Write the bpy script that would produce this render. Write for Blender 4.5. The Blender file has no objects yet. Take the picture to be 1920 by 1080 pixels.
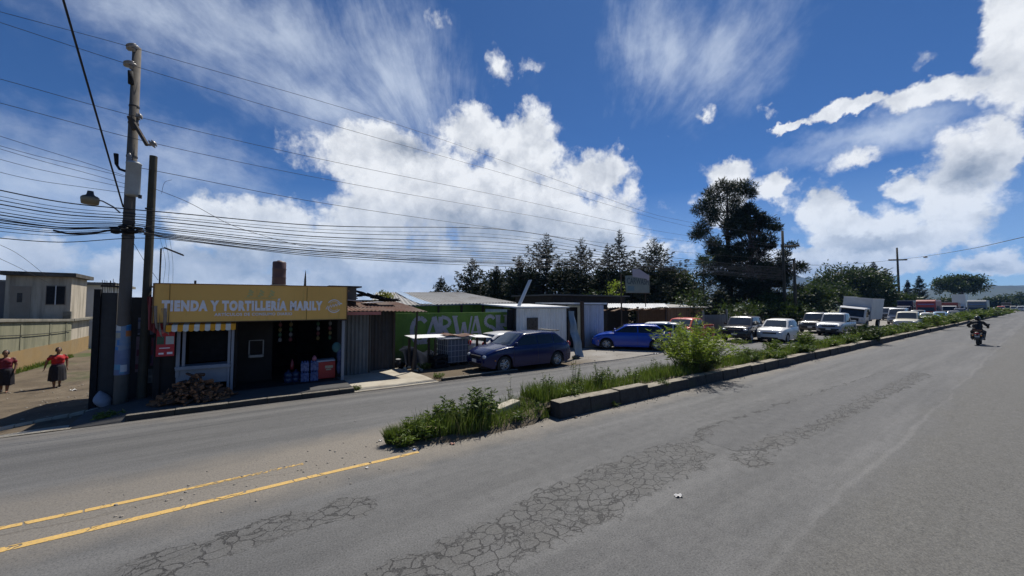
import bpy, bmesh, random
import numpy as np
from math import *
from mathutils import Vector, Matrix
random.seed(7)
rng = np.random.default_rng(7)
S = bpy.context.scene
COL = S.collection

# ------------------------------------------------------------------ camera: X runs along the road, Y away across it
FPX, CAMH = 700.0, 2.42
PITCH, YAW = atan(32 / FPX), atan(995 / FPX)
FS, FT, RS, RT = cos(YAW), sin(YAW), sin(YAW), -cos(YAW)
cam = bpy.data.cameras.new('camera')
cam.sensor_width = 36.0
cam.lens = 36.0 * FPX / 1920
cam.clip_start, cam.clip_end = 0.1, 30000
camo = bpy.data.objects.new('camera', cam)
COL.objects.link(camo)
camo.location = (0, 0, CAMH)
camo.rotation_euler = (pi / 2 + PITCH, 0, -atan2(FS, FT))
S.camera = camo

def ray(u, v):
    x, y = (u - 960) / FPX, (540 - v) / FPX
    c, s = cos(PITCH), sin(PITCH)
    fw, up = c - y * s, s + y * c
    return Vector((FS * fw + RS * x, FT * fw + RT * x, up))
def G(u, v, z=0.0):
    d = ray(u, v); k = (z - CAMH) / d.z
    return Vector((d.x * k, d.y * k, z))
def Yp(u, v, y):
    d = ray(u, v); k = y / d.y
    return Vector((d.x * k, y, CAMH + d.z * k))
def Dp(u, D, z=0.0):                     # point at forward distance D in the bearing of a measured column
    x = (u - 960) / FPX * D
    return Vector((FS * D + RS * x, FT * D + RT * x, z))
def ztop(v, D):
    return CAMH + (572 - v) / FPX * D

# ------------------------------------------------------------------ objects
def tag(o, label=None, cat=None, group=None, kind=None):
    if label: o['label'] = label
    if cat: o['category'] = cat
    if group: o['group'] = group
    if kind: o['kind'] = kind
    return o
def empty(name, loc=(0, 0, 0), rz=0.0, label=None, cat=None, group=None):
    o = bpy.data.objects.new(name, None)
    COL.objects.link(o)
    o.location = loc; o.rotation_euler = (0, 0, rz)
    o.empty_display_size = .2
    return tag(o, label, cat, group)
def link(name, me, mats=None, parent=None):
    o = bpy.data.objects.new(name, me)
    COL.objects.link(o)
    if mats is not None and not len(me.materials):
        for m in (mats if isinstance(mats, (list, tuple)) else [mats]):
            me.materials.append(m)
    if parent is not None: o.parent = parent
    return o
def copy_tree(o, parent=None):
    c = o.copy(); COL.objects.link(c); c.parent = parent
    for ch in list(o.children): copy_tree(ch, c)
    return c

EACH = {'post', 'prop', 'panel_seam', 'foot', 'steel_band', 'cap', 'picture', 'pilaster', 'loose_sheet', 'notice_bar'}
class MB:
    """collects faces for ONE mesh object"""
    def __init__(s): s.v, s.f, s.m, s.T = [], [], [], None
    def P(s, p):
        p = Vector(p)
        if s.T is not None: p = s.T @ p
        s.v.append(p); return len(s.v) - 1
    def face(s, pts, m=0):
        s.f.append([s.P(p) for p in pts]); s.m.append(m)
    def idx(s, ids, m=0): s.f.append(list(ids)); s.m.append(m)
    def bx(s, x0, x1, y0, y1, z0, z1, m=0):
        i = [s.P((x, y, z)) for z in (z0, z1) for x, y in ((x0, y0), (x1, y0), (x1, y1), (x0, y1))]
        for q in ((0, 3, 2, 1), (4, 5, 6, 7), (0, 1, 5, 4), (1, 2, 6, 5), (2, 3, 7, 6), (3, 0, 4, 7)):
            s.idx([i[k] for k in q], m)
    def cbox(s, c, d, m=0, R=None):
        c = Vector(c); h = Vector(d) / 2
        ids = []
        for z in (-1, 1):
            for x, y in ((-1, -1), (1, -1), (1, 1), (-1, 1)):
                q = Vector((x * h.x, y * h.y, z * h.z))
                if R is not None: q = R @ q
                ids.append(s.P(c + q))
        for q in ((0, 3, 2, 1), (4, 5, 6, 7), (0, 1, 5, 4), (1, 2, 6, 5), (2, 3, 7, 6), (3, 0, 4, 7)):
            s.idx([ids[k] for k in q], m)
    def cyl(s, p0, p1, r0, r1=None, n=10, m=0, caps=True):
        p0, p1 = Vector(p0), Vector(p1)
        r1 = r0 if r1 is None else r1
        d = (p1 - p0).normalized()
        a = d.orthogonal().normalized(); b = d.cross(a)
        A, B = [], []
        for k in range(n):
            t = 2 * pi * k / n; q = a * cos(t) + b * sin(t)
            A.append(s.P(p0 + q * r0)); B.append(s.P(p1 + q * r1))
        for k in range(n): s.idx((A[k], A[(k + 1) % n], B[(k + 1) % n], B[k]), m)
        if caps: s.idx(A[::-1], m); s.idx(B, m)
    def tube(s, pts, r, n=6, m=0):
        pts = [Vector(p) for p in pts]; rings = []
        rr = r if isinstance(r, (list, tuple)) else [r] * len(pts)
        a = None
        for i, p in enumerate(pts):
            d = (pts[min(i + 1, len(pts) - 1)] - pts[max(i - 1, 0)]).normalized()
            a = d.orthogonal().normalized() if a is None else (a - d * a.dot(d)).normalized()
            b = d.cross(a)
            rings.append([s.P(p + (a * cos(2 * pi * k / n) + b * sin(2 * pi * k / n)) * rr[i]) for k in range(n)])
        for A, B in zip(rings, rings[1:]):
            for k in range(n): s.idx((A[k], A[(k + 1) % n], B[(k + 1) % n], B[k]), m)
        s.idx(rings[0][::-1], m); s.idx(rings[-1], m)
    def lathe(s, prof, c=(0, 0, 0), axis='z', n=20, m=0, caps=True):
        c = Vector(c); rings = []
        for r, h in prof:
            ring = []
            for k in range(n):
                t = 2 * pi * k / n
                q = {'z': (r * cos(t), r * sin(t), h), 'y': (r * cos(t), h, r * sin(t)), 'x': (h, r * cos(t), r * sin(t))}[axis]
                ring.append(s.P(c + Vector(q)))
            rings.append(ring)
        for A, B in zip(rings, rings[1:]):
            for k in range(n): s.idx((A[k], A[(k + 1) % n], B[(k + 1) % n], B[k]), m)
        if caps and prof[0][0] > 1e-4: s.idx(rings[0][::-1], m)
        if caps and prof[-1][0] > 1e-4: s.idx(rings[-1], m)
    def ell(s, c, r, n=12, k=8, m=0, R=None):
        c = Vector(c); rings = []
        for i in range(k + 1):
            t = pi * i / k; ring = []
            for j in range(n):
                p = 2 * pi * j / n
                q = Vector((r[0] * sin(t) * cos(p), r[1] * sin(t) * sin(p), -r[2] * cos(t)))
                if R is not None: q = R @ q
                ring.append(s.P(c + q))
            rings.append(ring)
        for A, B in zip(rings, rings[1:]):
            for j in range(n): s.idx((A[j], A[(j + 1) % n], B[(j + 1) % n], B[j]), m)
    def grid(s, fn, nu, nv, m=0):
        ids = [[s.P(fn(i / nu, j / nv)) for j in range(nv + 1)] for i in range(nu + 1)]
        for i in range(nu):
            for j in range(nv): s.idx((ids[i][j], ids[i + 1][j], ids[i + 1][j + 1], ids[i][j + 1]), m)
    def prism(s, poly, d0, d1, plane='xz', m=0):
        def pt(a, b, d): return {'xz': (a, d, b), 'xy': (a, b, d), 'yz': (d, a, b)}[plane]
        A = [s.P(pt(a, b, d0)) for a, b in poly]; B = [s.P(pt(a, b, d1)) for a, b in poly]
        n = len(poly)
        for k in range(n): s.idx((A[k], A[(k + 1) % n], B[(k + 1) % n], B[k]), m)
        s.idx(A[::-1], m); s.idx(B, m)
    def corr(s, o, du, dv, w, h, nrm, pitch=.09, amp=.012, m=0, th=.004):
        """corrugated sheet: runs w along du, ridges along dv"""
        o, du, dv, nrm = Vector(o), Vector(du).normalized(), Vector(dv).normalized(), Vector(nrm).normalized()
        n = max(4, int(w / pitch * 6))
        for off in (0, -th):
            A, B = [], []
            for i in range(n + 1):
                x = w * i / n; q = nrm * (amp * sin(2 * pi * x / pitch) + off)
                A.append(s.P(o + du * x + q)); B.append(s.P(o + du * x + dv * h + q))
            for i in range(n):
                ids = (A[i], A[i + 1], B[i + 1], B[i])
                s.idx(ids if off == 0 else ids[::-1], m)
    def islands(s):
        par = list(range(len(s.v)))
        def find(a):
            while par[a] != a: par[a] = par[par[a]]; a = par[a]
            return a
        for f in s.f:
            for k in f[1:]: par[find(k)] = find(f[0])
        out = {}
        for f, m in zip(s.f, s.m): out.setdefault(find(f[0]), []).append((f, m))
        return list(out.values())
    def build(s, name, mats, parent=None, smooth=False, bevel=0.0, fix=True):
        if name in EACH and len(s.islands()) > 1:        # every post, foot or cap is a part of its own
            res = []
            for isl in s.islands():
                q = MB(); ren = {}
                for f, m in isl:
                    for k in f:
                        if k not in ren: ren[k] = len(q.v); q.v.append(s.v[k])
                    q.f.append([ren[k] for k in f]); q.m.append(m)
                res.append(q._build(name, mats, parent, smooth, bevel, fix))
            return res
        return s._build(name, mats, parent, smooth, bevel, fix)
    def _build(s, name, mats, parent=None, smooth=False, bevel=0.0, fix=True):
        me = bpy.data.meshes.new(name)
        me.from_pydata([tuple(p) for p in s.v], [], s.f)
        if not isinstance(mats, (list, tuple)): mats = [mats]
        for k in mats: me.materials.append(k)
        if len(mats) > 1: me.polygons.foreach_set('material_index', s.m)
        if bevel or fix:
            bm = bmesh.new(); bm.from_mesh(me)
            bmesh.ops.recalc_face_normals(bm, faces=bm.faces)
            if bevel:
                ed = [e for e in bm.edges if len(e.link_faces) == 2 and e.calc_face_angle(0) > .6]
                bmesh.ops.bevel(bm, geom=ed, offset=bevel, segments=2, profile=.6, affect='EDGES', clamp_overlap=True)
            bm.to_mesh(me); bm.free()
        if smooth: me.polygons.foreach_set('use_smooth', [True] * len(me.polygons))
        return link(name, me, None, parent)

def rawmesh(name, verts, quads):
    """numpy verts (N,3) and faces (M,4) or (M,3) -> mesh"""
    me = bpy.data.meshes.new(name)
    verts = np.asarray(verts, np.float32); quads = np.asarray(quads, np.int32)
    k = quads.shape[1]
    me.vertices.add(len(verts)); me.vertices.foreach_set('co', verts.ravel())
    me.loops.add(quads.size); me.loops.foreach_set('vertex_index', quads.ravel())
    me.polygons.add(len(quads))
    me.polygons.foreach_set('loop_start', np.arange(0, quads.size, k, dtype=np.int32))
    me.update(calc_edges=True); me.validate()
    return me
def unit(a): return a / np.maximum(np.linalg.norm(a, axis=1, keepdims=True), 1e-6)
def leaves(name, base, d, L, W, bend=.25):
    """leaf blades: from base along d, length L, width W; each bent once (two quads folded at the middle)"""
    base, d = np.asarray(base, float), unit(np.asarray(d, float))
    n = len(base); L = np.broadcast_to(L, n)[:, None]; W = np.broadcast_to(W, n)[:, None]
    side = unit(np.cross(d, rng.normal(size=(n, 3)) + 1e-3)); nrm = np.cross(d, side)
    b = rng.uniform(-bend, bend, (n, 1)) * L
    p0 = base - side * W * .18; p1 = base + side * W * .18
    mid = base + d * L * .5 + nrm * b * .4
    p2, p3 = mid + side * W * .5, mid - side * W * .5
    tip = base + d * L - nrm * b * .5
    p4, p5 = tip + side * W * .08, tip - side * W * .08
    v = np.stack([p0, p1, p2, p3, p4, p5], 1).reshape(-1, 3)
    i = np.arange(n)[:, None] * 6
    q = np.concatenate([i + [0, 1, 2, 3], i + [3, 2, 4, 5]], 1).reshape(-1, 4)
    return rawmesh(name, v, q)
def blades(name, base, h, w, lean=.35):
    """grass blades as bent tapering strips"""
    base = np.asarray(base, float); n = len(base)
    a = rng.uniform(0, 2 * pi, n); s = np.stack([np.cos(a), np.sin(a), 0 * a], 1)
    b = rng.uniform(0, 2 * pi, n); l = np.stack([np.cos(b), np.sin(b), 0 * b], 1) * (rng.uniform(0, lean, n) * h)[:, None]
    up = np.array([0, 0, 1.0]); w = np.broadcast_to(w, n)[:, None]; h = np.asarray(h)[:, None]
    m = base + up * h * .55 + l * .35; t = base + up * h + l
    v = np.stack([base - s * w / 2, base + s * w / 2, m + s * w * .4, m - s * w * .4, t + s * w * .06, t - s * w * .06], 1).reshape(-1, 3)
    i = np.arange(n)[:, None] * 6
    q = np.concatenate([i + [0, 1, 2, 3], i + [3, 2, 4, 5]], 1).reshape(-1, 4)
    return rawmesh(name, v, q)
def text_mesh(s, size=1.0, ext=.003, off=0.0, sx=1.0, shear=0.0, spacing=1.0):
    cu = bpy.data.curves.new('lettering', 'FONT'); cu.body = s; cu.size = size; cu.extrude = ext; cu.offset = off
    cu.align_x = 'LEFT'; cu.align_y = 'BOTTOM_BASELINE'; cu.shear = shear; cu.space_character = spacing; cu.resolution_u = 3
    o = bpy.data.objects.new('lettering', cu); COL.objects.link(o)
    dg = bpy.context.evaluated_depsgraph_get()
    me = bpy.data.meshes.new_from_object(o.evaluated_get(dg))
    bpy.data.objects.remove(o)
    return me
def text_fit(name, s, x0, x1, z0, z1, y, mat, parent=None, ext=.003, off=0.0, spacing=1.0, shear=0.0, rot=0.0):
    """writing facing -Y fitted to a rectangle"""
    me = text_mesh(s, 1.0, ext, off, 1.0, shear, spacing)
    co = np.empty(len(me.vertices) * 3, np.float32); me.vertices.foreach_get('co', co); co = co.reshape(-1, 3)
    lo, hi = co.min(0), co.max(0)
    X = (co[:, 0] - lo[0]) / (hi[0] - lo[0]); Z = (co[:, 1] - lo[1]) / (hi[1] - lo[1])
    cx, cz = (x0 + x1) / 2, (z0 + z1) / 2
    X = (X - .5) * (x1 - x0); Z = (Z - .5) * (z1 - z0)
    out = np.stack([cx + X * cos(rot) - Z * sin(rot), y - co[:, 2], cz + X * sin(rot) + Z * cos(rot)], 1)
    me.vertices.foreach_set('co', out.astype(np.float32).ravel()); me.update()
    me.name = name; me.materials.clear()
    return link(name, me, mat, parent)

# ------------------------------------------------------------------ node helpers
class NB:
    def __init__(s, nt): s.nt = nt
    def n(s, t, **kw):
        x = s.nt.nodes.new(t)
        for k, v in kw.items(): setattr(x, k, v)
        return x
    def put(s, sock, v):
        if isinstance(v, bpy.types.NodeSocket): s.nt.links.new(v, sock)
        elif v is not None:
            if hasattr(sock.default_value, '__len__'):
                if not hasattr(v, '__len__'): v = (v,) * len(sock.default_value)
                v = tuple(v)
                if len(sock.default_value) == 4 and len(v) == 3: v = v + (1,)
            sock.default_value = v
    def m(s, op, a, b=None, c=None, clamp=False):
        x = s.n('ShaderNodeMath', operation=op, use_clamp=clamp)
        s.put(x.inputs[0], a)
        if b is not None: s.put(x.inputs[1], b)
        if c is not None: s.put(x.inputs[2], c)
        return x.outputs[0]
    def vm(s, op, a, b=None):
        x = s.n('ShaderNodeVectorMath', operation=op)
        s.put(x.inputs[0], a)
        if b is not None: s.put(x.inputs[3 if op == 'SCALE' else 1], b)
        return x.outputs['Value'] if op in ('LENGTH', 'DOT_PRODUCT', 'DISTANCE') else x.outputs[0]
    def sep(s, v):
        x = s.n('ShaderNodeSeparateXYZ'); s.put(x.inputs[0], v); return x.outputs
    def comb(s, a, b, c=0.0):
        x = s.n('ShaderNodeCombineXYZ'); s.put(x.inputs[0], a); s.put(x.inputs[1], b); s.put(x.inputs[2], c); return x.outputs[0]
    def noise(s, v, scale, detail=4, rough=.55, dist=0.0, lac=2.0, col=False):
        x = s.n('ShaderNodeTexNoise'); s.put(x.inputs['Vector'], v)
        x.inputs['Scale'].default_value = scale; x.inputs['Detail'].default_value = detail
        x.inputs['Roughness'].default_value = rough; x.inputs['Distortion'].default_value = dist
        x.inputs['Lacunarity'].default_value = lac
        return x.outputs['Color' if col else 'Fac']
    def vor(s, v, scale, feature='F1', out='Distance', rnd=1.0):
        x = s.n('ShaderNodeTexVoronoi', feature=feature); s.put(x.inputs['Vector'], v)
        x.inputs['Scale'].default_value = scale; x.inputs['Randomness'].default_value = rnd
        return x.outputs[out]
    def mr(s, v, a, b, c=0.0, d=1.0, smooth=False):
        x = s.n('ShaderNodeMapRange', interpolation_type='SMOOTHSTEP' if smooth else 'LINEAR', clamp=True)
        s.put(x.inputs[0], v)
        for k, q in zip((1, 2, 3, 4), (a, b, c, d)): s.put(x.inputs[k], q)
        return x.outputs[0]
    def mix(s, f, a, b, blend='MIX'):
        x = s.n('ShaderNodeMix', data_type='RGBA', blend_type=blend)
        s.put(x.inputs[0], f); s.put(x.inputs[6], a); s.put(x.inputs[7], b); return x.outputs[2]
    def bump(s, h, strength=.3, dist=.01):
        x = s.n('ShaderNodeBump'); x.inputs['Strength'].default_value = strength; x.inputs['Distance'].default_value = dist
        s.put(x.inputs['Height'], h); return x.outputs[0]
    def obj(s): return s.n('ShaderNodeTexCoord').outputs['Object']
    def pos(s): return s.n('ShaderNodeNewGeometry').outputs['Position']
    def isl(s): return s.n('ShaderNodeNewGeometry').outputs['Random Per Island']

def newmat(name):
    m = bpy.data.materials.new(name); m.use_nodes = True
    b = m.node_tree.nodes['Principled BSDF']
    return m, NB(m.node_tree), b
MATS = {}
def M(name, col, rough=.8, var=.22, scale=4.0, dirt=None, dirt_amt=.45, dirt_scale=1.3, bump=.15, bscale=30, metal=0.0, spec=.4, coat=0.0, streak=False):
    """weathered procedural surface: base colour broken by noise, a second dirt colour in patches, fine bump"""
    if name in MATS: return MATS[name]
    m, N, b = newmat(name)
    p = N.obj()
    f = N.noise(p, scale, 6, .6)
    c = N.mix(f, [k * (1 - var) for k in col], [min(1, k * (1 + var)) for k in col])
    if dirt is not None:
        q = N.vm('MULTIPLY', p, (3.0, 3.0, .35)) if streak else p
        g = N.mr(N.noise(q, dirt_scale, 7, .65, .3), .45, .72, 0, dirt_amt)
        c = N.mix(g, c, dirt)
    N.put(b.inputs['Base Color'], c)
    b.inputs['Metallic'].default_value = metal
    N.put(b.inputs['Roughness'], N.mr(N.noise(p, scale * 2.3, 4), .3, .7, max(.03, rough - .1), min(1, rough + .1)))
    b.inputs['Specular IOR Level'].default_value = spec
    b.inputs['Coat Weight'].default_value = coat
    b.inputs['Coat Roughness'].default_value = .06
    if bump: N.put(b.inputs['Normal'], N.bump(N.noise(p, bscale, 5, .6), bump, .01))
    MATS[name] = m
    return m
def LEAF(name, dark, light, yellow=None, transl=.3, rough=.55, hscale=.7):
    if name in MATS: return MATS[name]
    m, N, b = newmat(name)
    r = N.isl()
    c = N.mix(r, dark, light)
    c = N.mix(N.mr(N.noise(N.obj(), hscale, 3), .35, .7), c, N.mix(.5, dark, c))
    if yellow is not None: c = N.mix(N.mr(N.m('FRACT', N.m('MULTIPLY', r, 7.31)), .86, .9, 0, .8), c, yellow)
    N.put(b.inputs['Base Color'], c)
    b.inputs['Roughness'].default_value = rough; b.inputs['Specular IOR Level'].default_value = .3
    t = N.n('ShaderNodeBsdfTranslucent'); N.put(t.inputs[0], N.mix(.5, c, [min(1, light[0] * 1.5), min(1, light[1] * 1.5), light[2]]))
    x = N.n('ShaderNodeMixShader'); x.inputs[0].default_value = transl
    N.nt.links.new(b.outputs[0], x.inputs[1]); N.nt.links.new(t.outputs[0], x.inputs[2])
    N.nt.links.new(x.outputs[0], N.nt.nodes['Material Output'].inputs[0])
    MATS[name] = m
    return m
# ------------------------------------------------------------------ daylight
SUN_AZ = radians(23)                                  # right of the viewing bearing
SUN_EL = radians(57)
sd = Vector(((FS * cos(SUN_AZ) + RS * sin(SUN_AZ)) * cos(SUN_EL), (FT * cos(SUN_AZ) + RT * sin(SUN_AZ)) * cos(SUN_EL), sin(SUN_EL)))
sl = bpy.data.lights.new('sun', 'SUN'); sl.energy = 5.0; sl.angle = radians(.5); sl.color = (1, .955, .88)
so = bpy.data.objects.new('sun', sl); COL.objects.link(so)
so.rotation_euler = (-sd).to_track_quat('-Z', 'Y').to_euler()
so.location = (20, 40, 60)
W = bpy.data.worlds.new('World'); S.world = W; W.use_nodes = True
N = NB(W.node_tree); bg = W.node_tree.nodes['Background']
sky = N.n('ShaderNodeTexSky', sky_type='NISHITA'); sky.sun_disc = False
sky.sun_elevation = SUN_EL; sky.sun_rotation = atan2(sd.x, sd.y)
sky.altitude = 2300; sky.air_density = 1.0; sky.dust_density = .6; sky.ozone_density = 1.6
SKY_STRENGTH = .072
gen = N.n('ShaderNodeTexCoord').outputs['Generated']
dirn = N.vm('NORMALIZE', gen)
# bearing and height of the looked-at direction, in degrees
az = N.m('MULTIPLY', N.m('ARCTAN2', N.vm('DOT_PRODUCT', dirn, (RS, RT, 0)), N.vm('DOT_PRODUCT', dirn, (FS, FT, 0))), 180 / pi)
el = N.m('MULTIPLY', N.m('ARCSINE', N.sep(dirn)[2]), 180 / pi)
pa = N.comb(az, el, 0)
def azel(u, v):
    d = ray(u, v).normalized()
    return degrees(atan2(d.x * RS + d.y * RT, d.x * FS + d.y * FT)), degrees(asin(d.z))
def field(blobs, p, k=.35):
    out = None
    for u, v, ru, rv in blobs:
        a, e = azel(u, v)
        ra = abs(azel(u + ru, v)[0] - azel(u - ru, v)[0]) / 2; re_ = abs(azel(u, v - rv)[1] - azel(u, v + rv)[1]) / 2
        x = N.vm('LENGTH', N.vm('MULTIPLY', N.vm('SUBTRACT', p, (a, e, 0)), (1 / ra, 1 / re_, 0)))
        out = x if out is None else N.n('ShaderNodeMath', operation='SMOOTH_MIN')
        if out is not x:
            N.put(out.inputs[0], prev); N.put(out.inputs[1], x); out.inputs[2].default_value = k
            out = out.outputs[0]
        prev = out
    return N.m('SUBTRACT', 1.0, out)
CUMULUS = [(470, 425, 150, 62), (545, 440, 75, 60), (385, 400, 60, 45), (700, 300, 115, 62), (690, 425, 110, 70), (800, 360, 150, 95), (890, 250, 85, 55), (985, 285, 75, 85),
           (960, 400, 190, 100), (1115, 335, 55, 52), (1130, 425, 95, 60), (350, 500, 230, 55), (780, 500, 330, 45), (60, 470, 95, 42), (1030, 480, 230, 40),
           (1365, 320, 62, 32), (1345, 380, 50, 45), (1450, 345, 42, 32), (1530, 385, 65, 40), (1600, 425, 130, 42), (1710, 445, 110, 30), (1790, 345, 95, 90), (1880, 300, 70, 80),
           (1905, 110, 85, 130), (1880, 30, 60, 60), (1700, 340, 60, 30), (1520, 480, 150, 34), (1650, 490, 90, 22), (1850, 485, 95, 26),
           (1200, 480, 90, 28), (40, 520, 90, 30), (650, 545, 520, 34), (1500, 500, 200, 24),
           (1500, 236, 50, 9), (1600, 208, 80, 17), (1720, 190, 100, 28), (1830, 165, 80, 40)]
PUFF = [(1455, 202, 42, 26), (1244, 261, 24, 14), (1325, 205, 45, 18), (878, 76, 36, 24), (938, 135, 42, 56), (1725, 130, 70, 34), (1620, 300, 90, 26), (1310, 320, 50, 42), (1000, 130, 60, 30), (820, 40, 40, 50), (1660, 390, 120, 60), (1180, 350, 50, 60), (560, 300, 60, 60), (1500, 350, 90, 60)]
GREY = [(650, 525, 600, 40), (880, 470, 330, 40), (420, 470, 120, 30), (1830, 325, 95, 45), (1880, 400, 70, 30), (760, 290, 80, 30), (900, 430, 260, 50), (500, 490, 330, 40), (1100, 450, 130, 30), (1620, 440, 120, 18), (1520, 495, 160, 20), (1850, 495, 80, 14), (150, 500, 160, 35)]
CIRRUS = [(500, 70, 330, 100), (730, 140, 110, 115), (330, 40, 230, 70), (60, 330, 260, 85), (300, 300, 160, 60), (1250, 80, 80, 110), (1340, 90, 110, 100), (1640, 262, 180, 28), (620, 200, 200, 60)]
# wind-torn edges: bend the bearings by noise before measuring against the cloud masses
w1 = N.vm('SUBTRACT', N.noise(pa, .06, 1.5, .4, col=True), (.5, .5, .5))
w2 = N.vm('SUBTRACT', N.noise(pa, .45, 4, .6, col=True), (.5, .5, .5))
pw = N.vm('ADD', pa, N.vm('ADD', N.vm('SCALE', w1, 5.0), N.vm('SCALE', w2, 3.6)))
B = field(CUMULUS, pw)
B = N.m('MAXIMUM', N.m('MAXIMUM', B, -1.2), N.m('SUBTRACT', N.m('MULTIPLY', field(PUFF, pw), .5), .36))
pn = N.vm('ADD', pa, N.vm('SCALE', w2, 1.2))
n1 = N.noise(pn, .20, 10, .60, 0)
up = N.vm('ADD', pn, (1.0, 2.2, 0))
n2 = N.noise(up, .20, 6, .60, 0)
dens = N.m('ADD', N.m('MULTIPLY', B, 1.75), N.m('MULTIPLY', N.m('SUBTRACT', n1, .5), 2.9))
cov = N.mr(dens, -.20, .56, 0, 1, True)
Gf = field(GREY, pw, .5)
lit = N.m('ADD', .86, N.m('MULTIPLY', N.m('SUBTRACT', n1, n2), 1.5))
lit = N.m('SUBTRACT', lit, N.m('MULTIPLY', N.mr(N.m('ADD', Gf, N.m('MULTIPLY', N.m('SUBTRACT', n1, .5), 1.5)), -.1, .9, 0, 1, True), .62))
lit = N.m('SUBTRACT', lit, N.m('MULTIPLY', N.mr(dens, .8, 2.2), .10))
lit = N.m('ADD', lit, N.m('MULTIPLY', N.m('SUBTRACT', N.noise(pn, .9, 5, .6), .5), .22), clamp=True)
ccol = N.mix(lit, (.20, .245, .325), (.80, .82, .845))
# cirrus: streaks combed along the wind
Cf = field(CIRRUS, pw, .5)
cb = N.vm('ADD', pa, N.vm('ADD', N.vm('SCALE', w1, 7.0), N.vm('SCALE', w2, .7)))
def fan(u, v, dens_):
    d = N.vm('SUBTRACT', cb, azel(u, v) + (0,)); x, y, _z = N.sep(d)
    ang = N.m('ARCTAN2', x, y); r = N.vm('LENGTH', d)
    return N.noise(N.comb(N.m('MULTIPLY', ang, dens_), N.m('MULTIPLY', r, .11), 0), 1.0, 8, .66, 0)
ns = N.n('ShaderNodeMix', data_type='FLOAT')
N.put(ns.inputs[0], N.mr(az, -2, 6)); N.put(ns.inputs[2], fan(830, 400, 9.0)); N.put(ns.inputs[3], fan(1080, 420, 8.0)); ns = ns.outputs[0]
nb = N.noise(pa, .09, 5, .6)
ci = N.mr(N.m('ADD', N.m('MULTIPLY', Cf, .55), N.m('ADD', N.m('MULTIPLY', N.m('SUBTRACT', ns, .5), 1.05), N.m('MULTIPLY', N.m('SUBTRACT', nb, .5), 1.3))), -.40, 1.0, 0, .74, True)
skyc = N.mix(1.0, N.vm('SCALE', sky.outputs[0], SKY_STRENGTH), (.36, .64, .98), 'MULTIPLY')
c = N.mix(ci, skyc, (.66, .73, .83))
c = N.mix(cov, c, ccol)
# pale band low in the sky
c = N.mix(N.mr(el, 0, 16, .42, 0), c, (.50, .66, .86))
N.put(bg.inputs[0], c); bg.inputs[1].default_value = 1.0
W.cycles.sampling_method = 'MANUAL'; W.cycles.sample_map_resolution = 512
S.view_settings.view_transform = 'Standard'; S.view_settings.look = 'None'; S.view_settings.exposure = .16; S.view_settings.gamma = 1
# ------------------------------------------------------------------ terrain
def sm(t):
    t = max(0.0, min(1.0, t)); return t * t * (3 - 2 * t)
def ground_z(x, y):
    """dirt level: the alley on the left drops behind the kerb line, all else is nearly level"""
    drop = -.70 * sm((y - 11.6) / 9.5) * sm((-2.2 - x) / .8)
    return -.02 + drop
def axis(bits):
    out = []
    for a, b, st in bits: out += list(np.arange(a, b, st))
    return out + [bits[-1][1]]
xs = axis([(-6000, -200, 580), (-200, -40, 20), (-40, -14, 2), (-14, -1, .35), (-1, 30, 1.0), (30, 120, 6), (120, 400, 40), (400, 8000, 760)])
ys = axis([(-2000, -20, 330), (-20, 10, 5), (10, 24, .4), (24, 60, 3), (60, 200, 14), (200, 8000, 780)])
V = np.array([(x, y, ground_z(x, y) + (.018 * (sin(x * 5.1 + y * 2.7) * sin(y * 4.3 - x * 1.9)) if -14 < x < -2.6 and 11.6 < y < 26 else 0)) for y in ys for x in xs])
nx = len(xs)
Q = [(j * nx + i, j * nx + i + 1, (j + 1) * nx + i + 1, (j + 1) * nx + i) for j in range(len(ys) - 1) for i in range(nx - 1)]
me = rawmesh('ground', V, Q); me.polygons.foreach_set('use_smooth', [True] * len(me.polygons))
m, N, b = newmat('dirt'); p = N.obj(); xyz = N.sep(p)
a = N.noise(p, .35, 8, .65); f = N.noise(p, 9, 8, .7)
c = N.mix(a, (.075, .058, .040), (.175, .14, .098))
c = N.mix(N.mr(f, .5, .75, 0, .65), c, (.12, .095, .07))
c = N.mix(N.mr(N.vor(p, 14, 'F1'), .0, .16, .5, 0), c, (.30, .27, .22))
c = N.mix(N.m('MULTIPLY', N.mr(N.noise(p, 1.1, 7, .7), .55, .68), .6), c, (.05, .042, .032))
al = N.m('MULTIPLY', N.mr(xyz[0], -2.2, -3.0), N.mr(xyz[1], 36, 30))
st_ = N.noise(N.vm('ADD', N.vm('MULTIPLY', p, (1.5, .8, 1)), N.vm('SCALE', N.noise(p, .8, 4, .6, col=True), 1.4)), 1.0, 7, .68)
c = N.mix(N.m('MULTIPLY', al, N.mr(st_, .52, .66, 0, .5)), c, (.045, .036, .027))
c = N.mix(N.m('MULTIPLY', al, N.mr(st_, .46, .34, 0, .5)), c, (.20, .165, .12))
grassy = N.m('MULTIPLY', N.mr(N.noise(p, .22, 6, .6), .50, .62), N.mr(xyz[1], 20, 32))
c = N.mix(grassy, c, (.05, .085, .022))
yard = N.m('MULTIPLY', N.mr(xyz[0], 11, 13), N.mr(xyz[1], 30, 18))
c = N.mix(N.m('MULTIPLY', yard, N.mr(N.noise(p, .8, 6), .3, .7, .5, 1)), c, (.30, .285, .26))
far = N.mr(N.vm('LENGTH', p), 80, 320)
c = N.mix(far, c, N.mix(N.noise(p, .01, 5), (.035, .055, .02), (.085, .10, .045)))
N.put(b.inputs['Base Color'], c); b.inputs['Roughness'].default_value = .95; b.inputs['Specular IOR Level'].default_value = .15
N.put(b.inputs['Normal'], N.bump(N.m('ADD', f, N.m('MULTIPLY', N.noise(p, 2.2, 6), 1.5)), .6, .04))
tag(link('ground', me, m), kind='structure')

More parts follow.
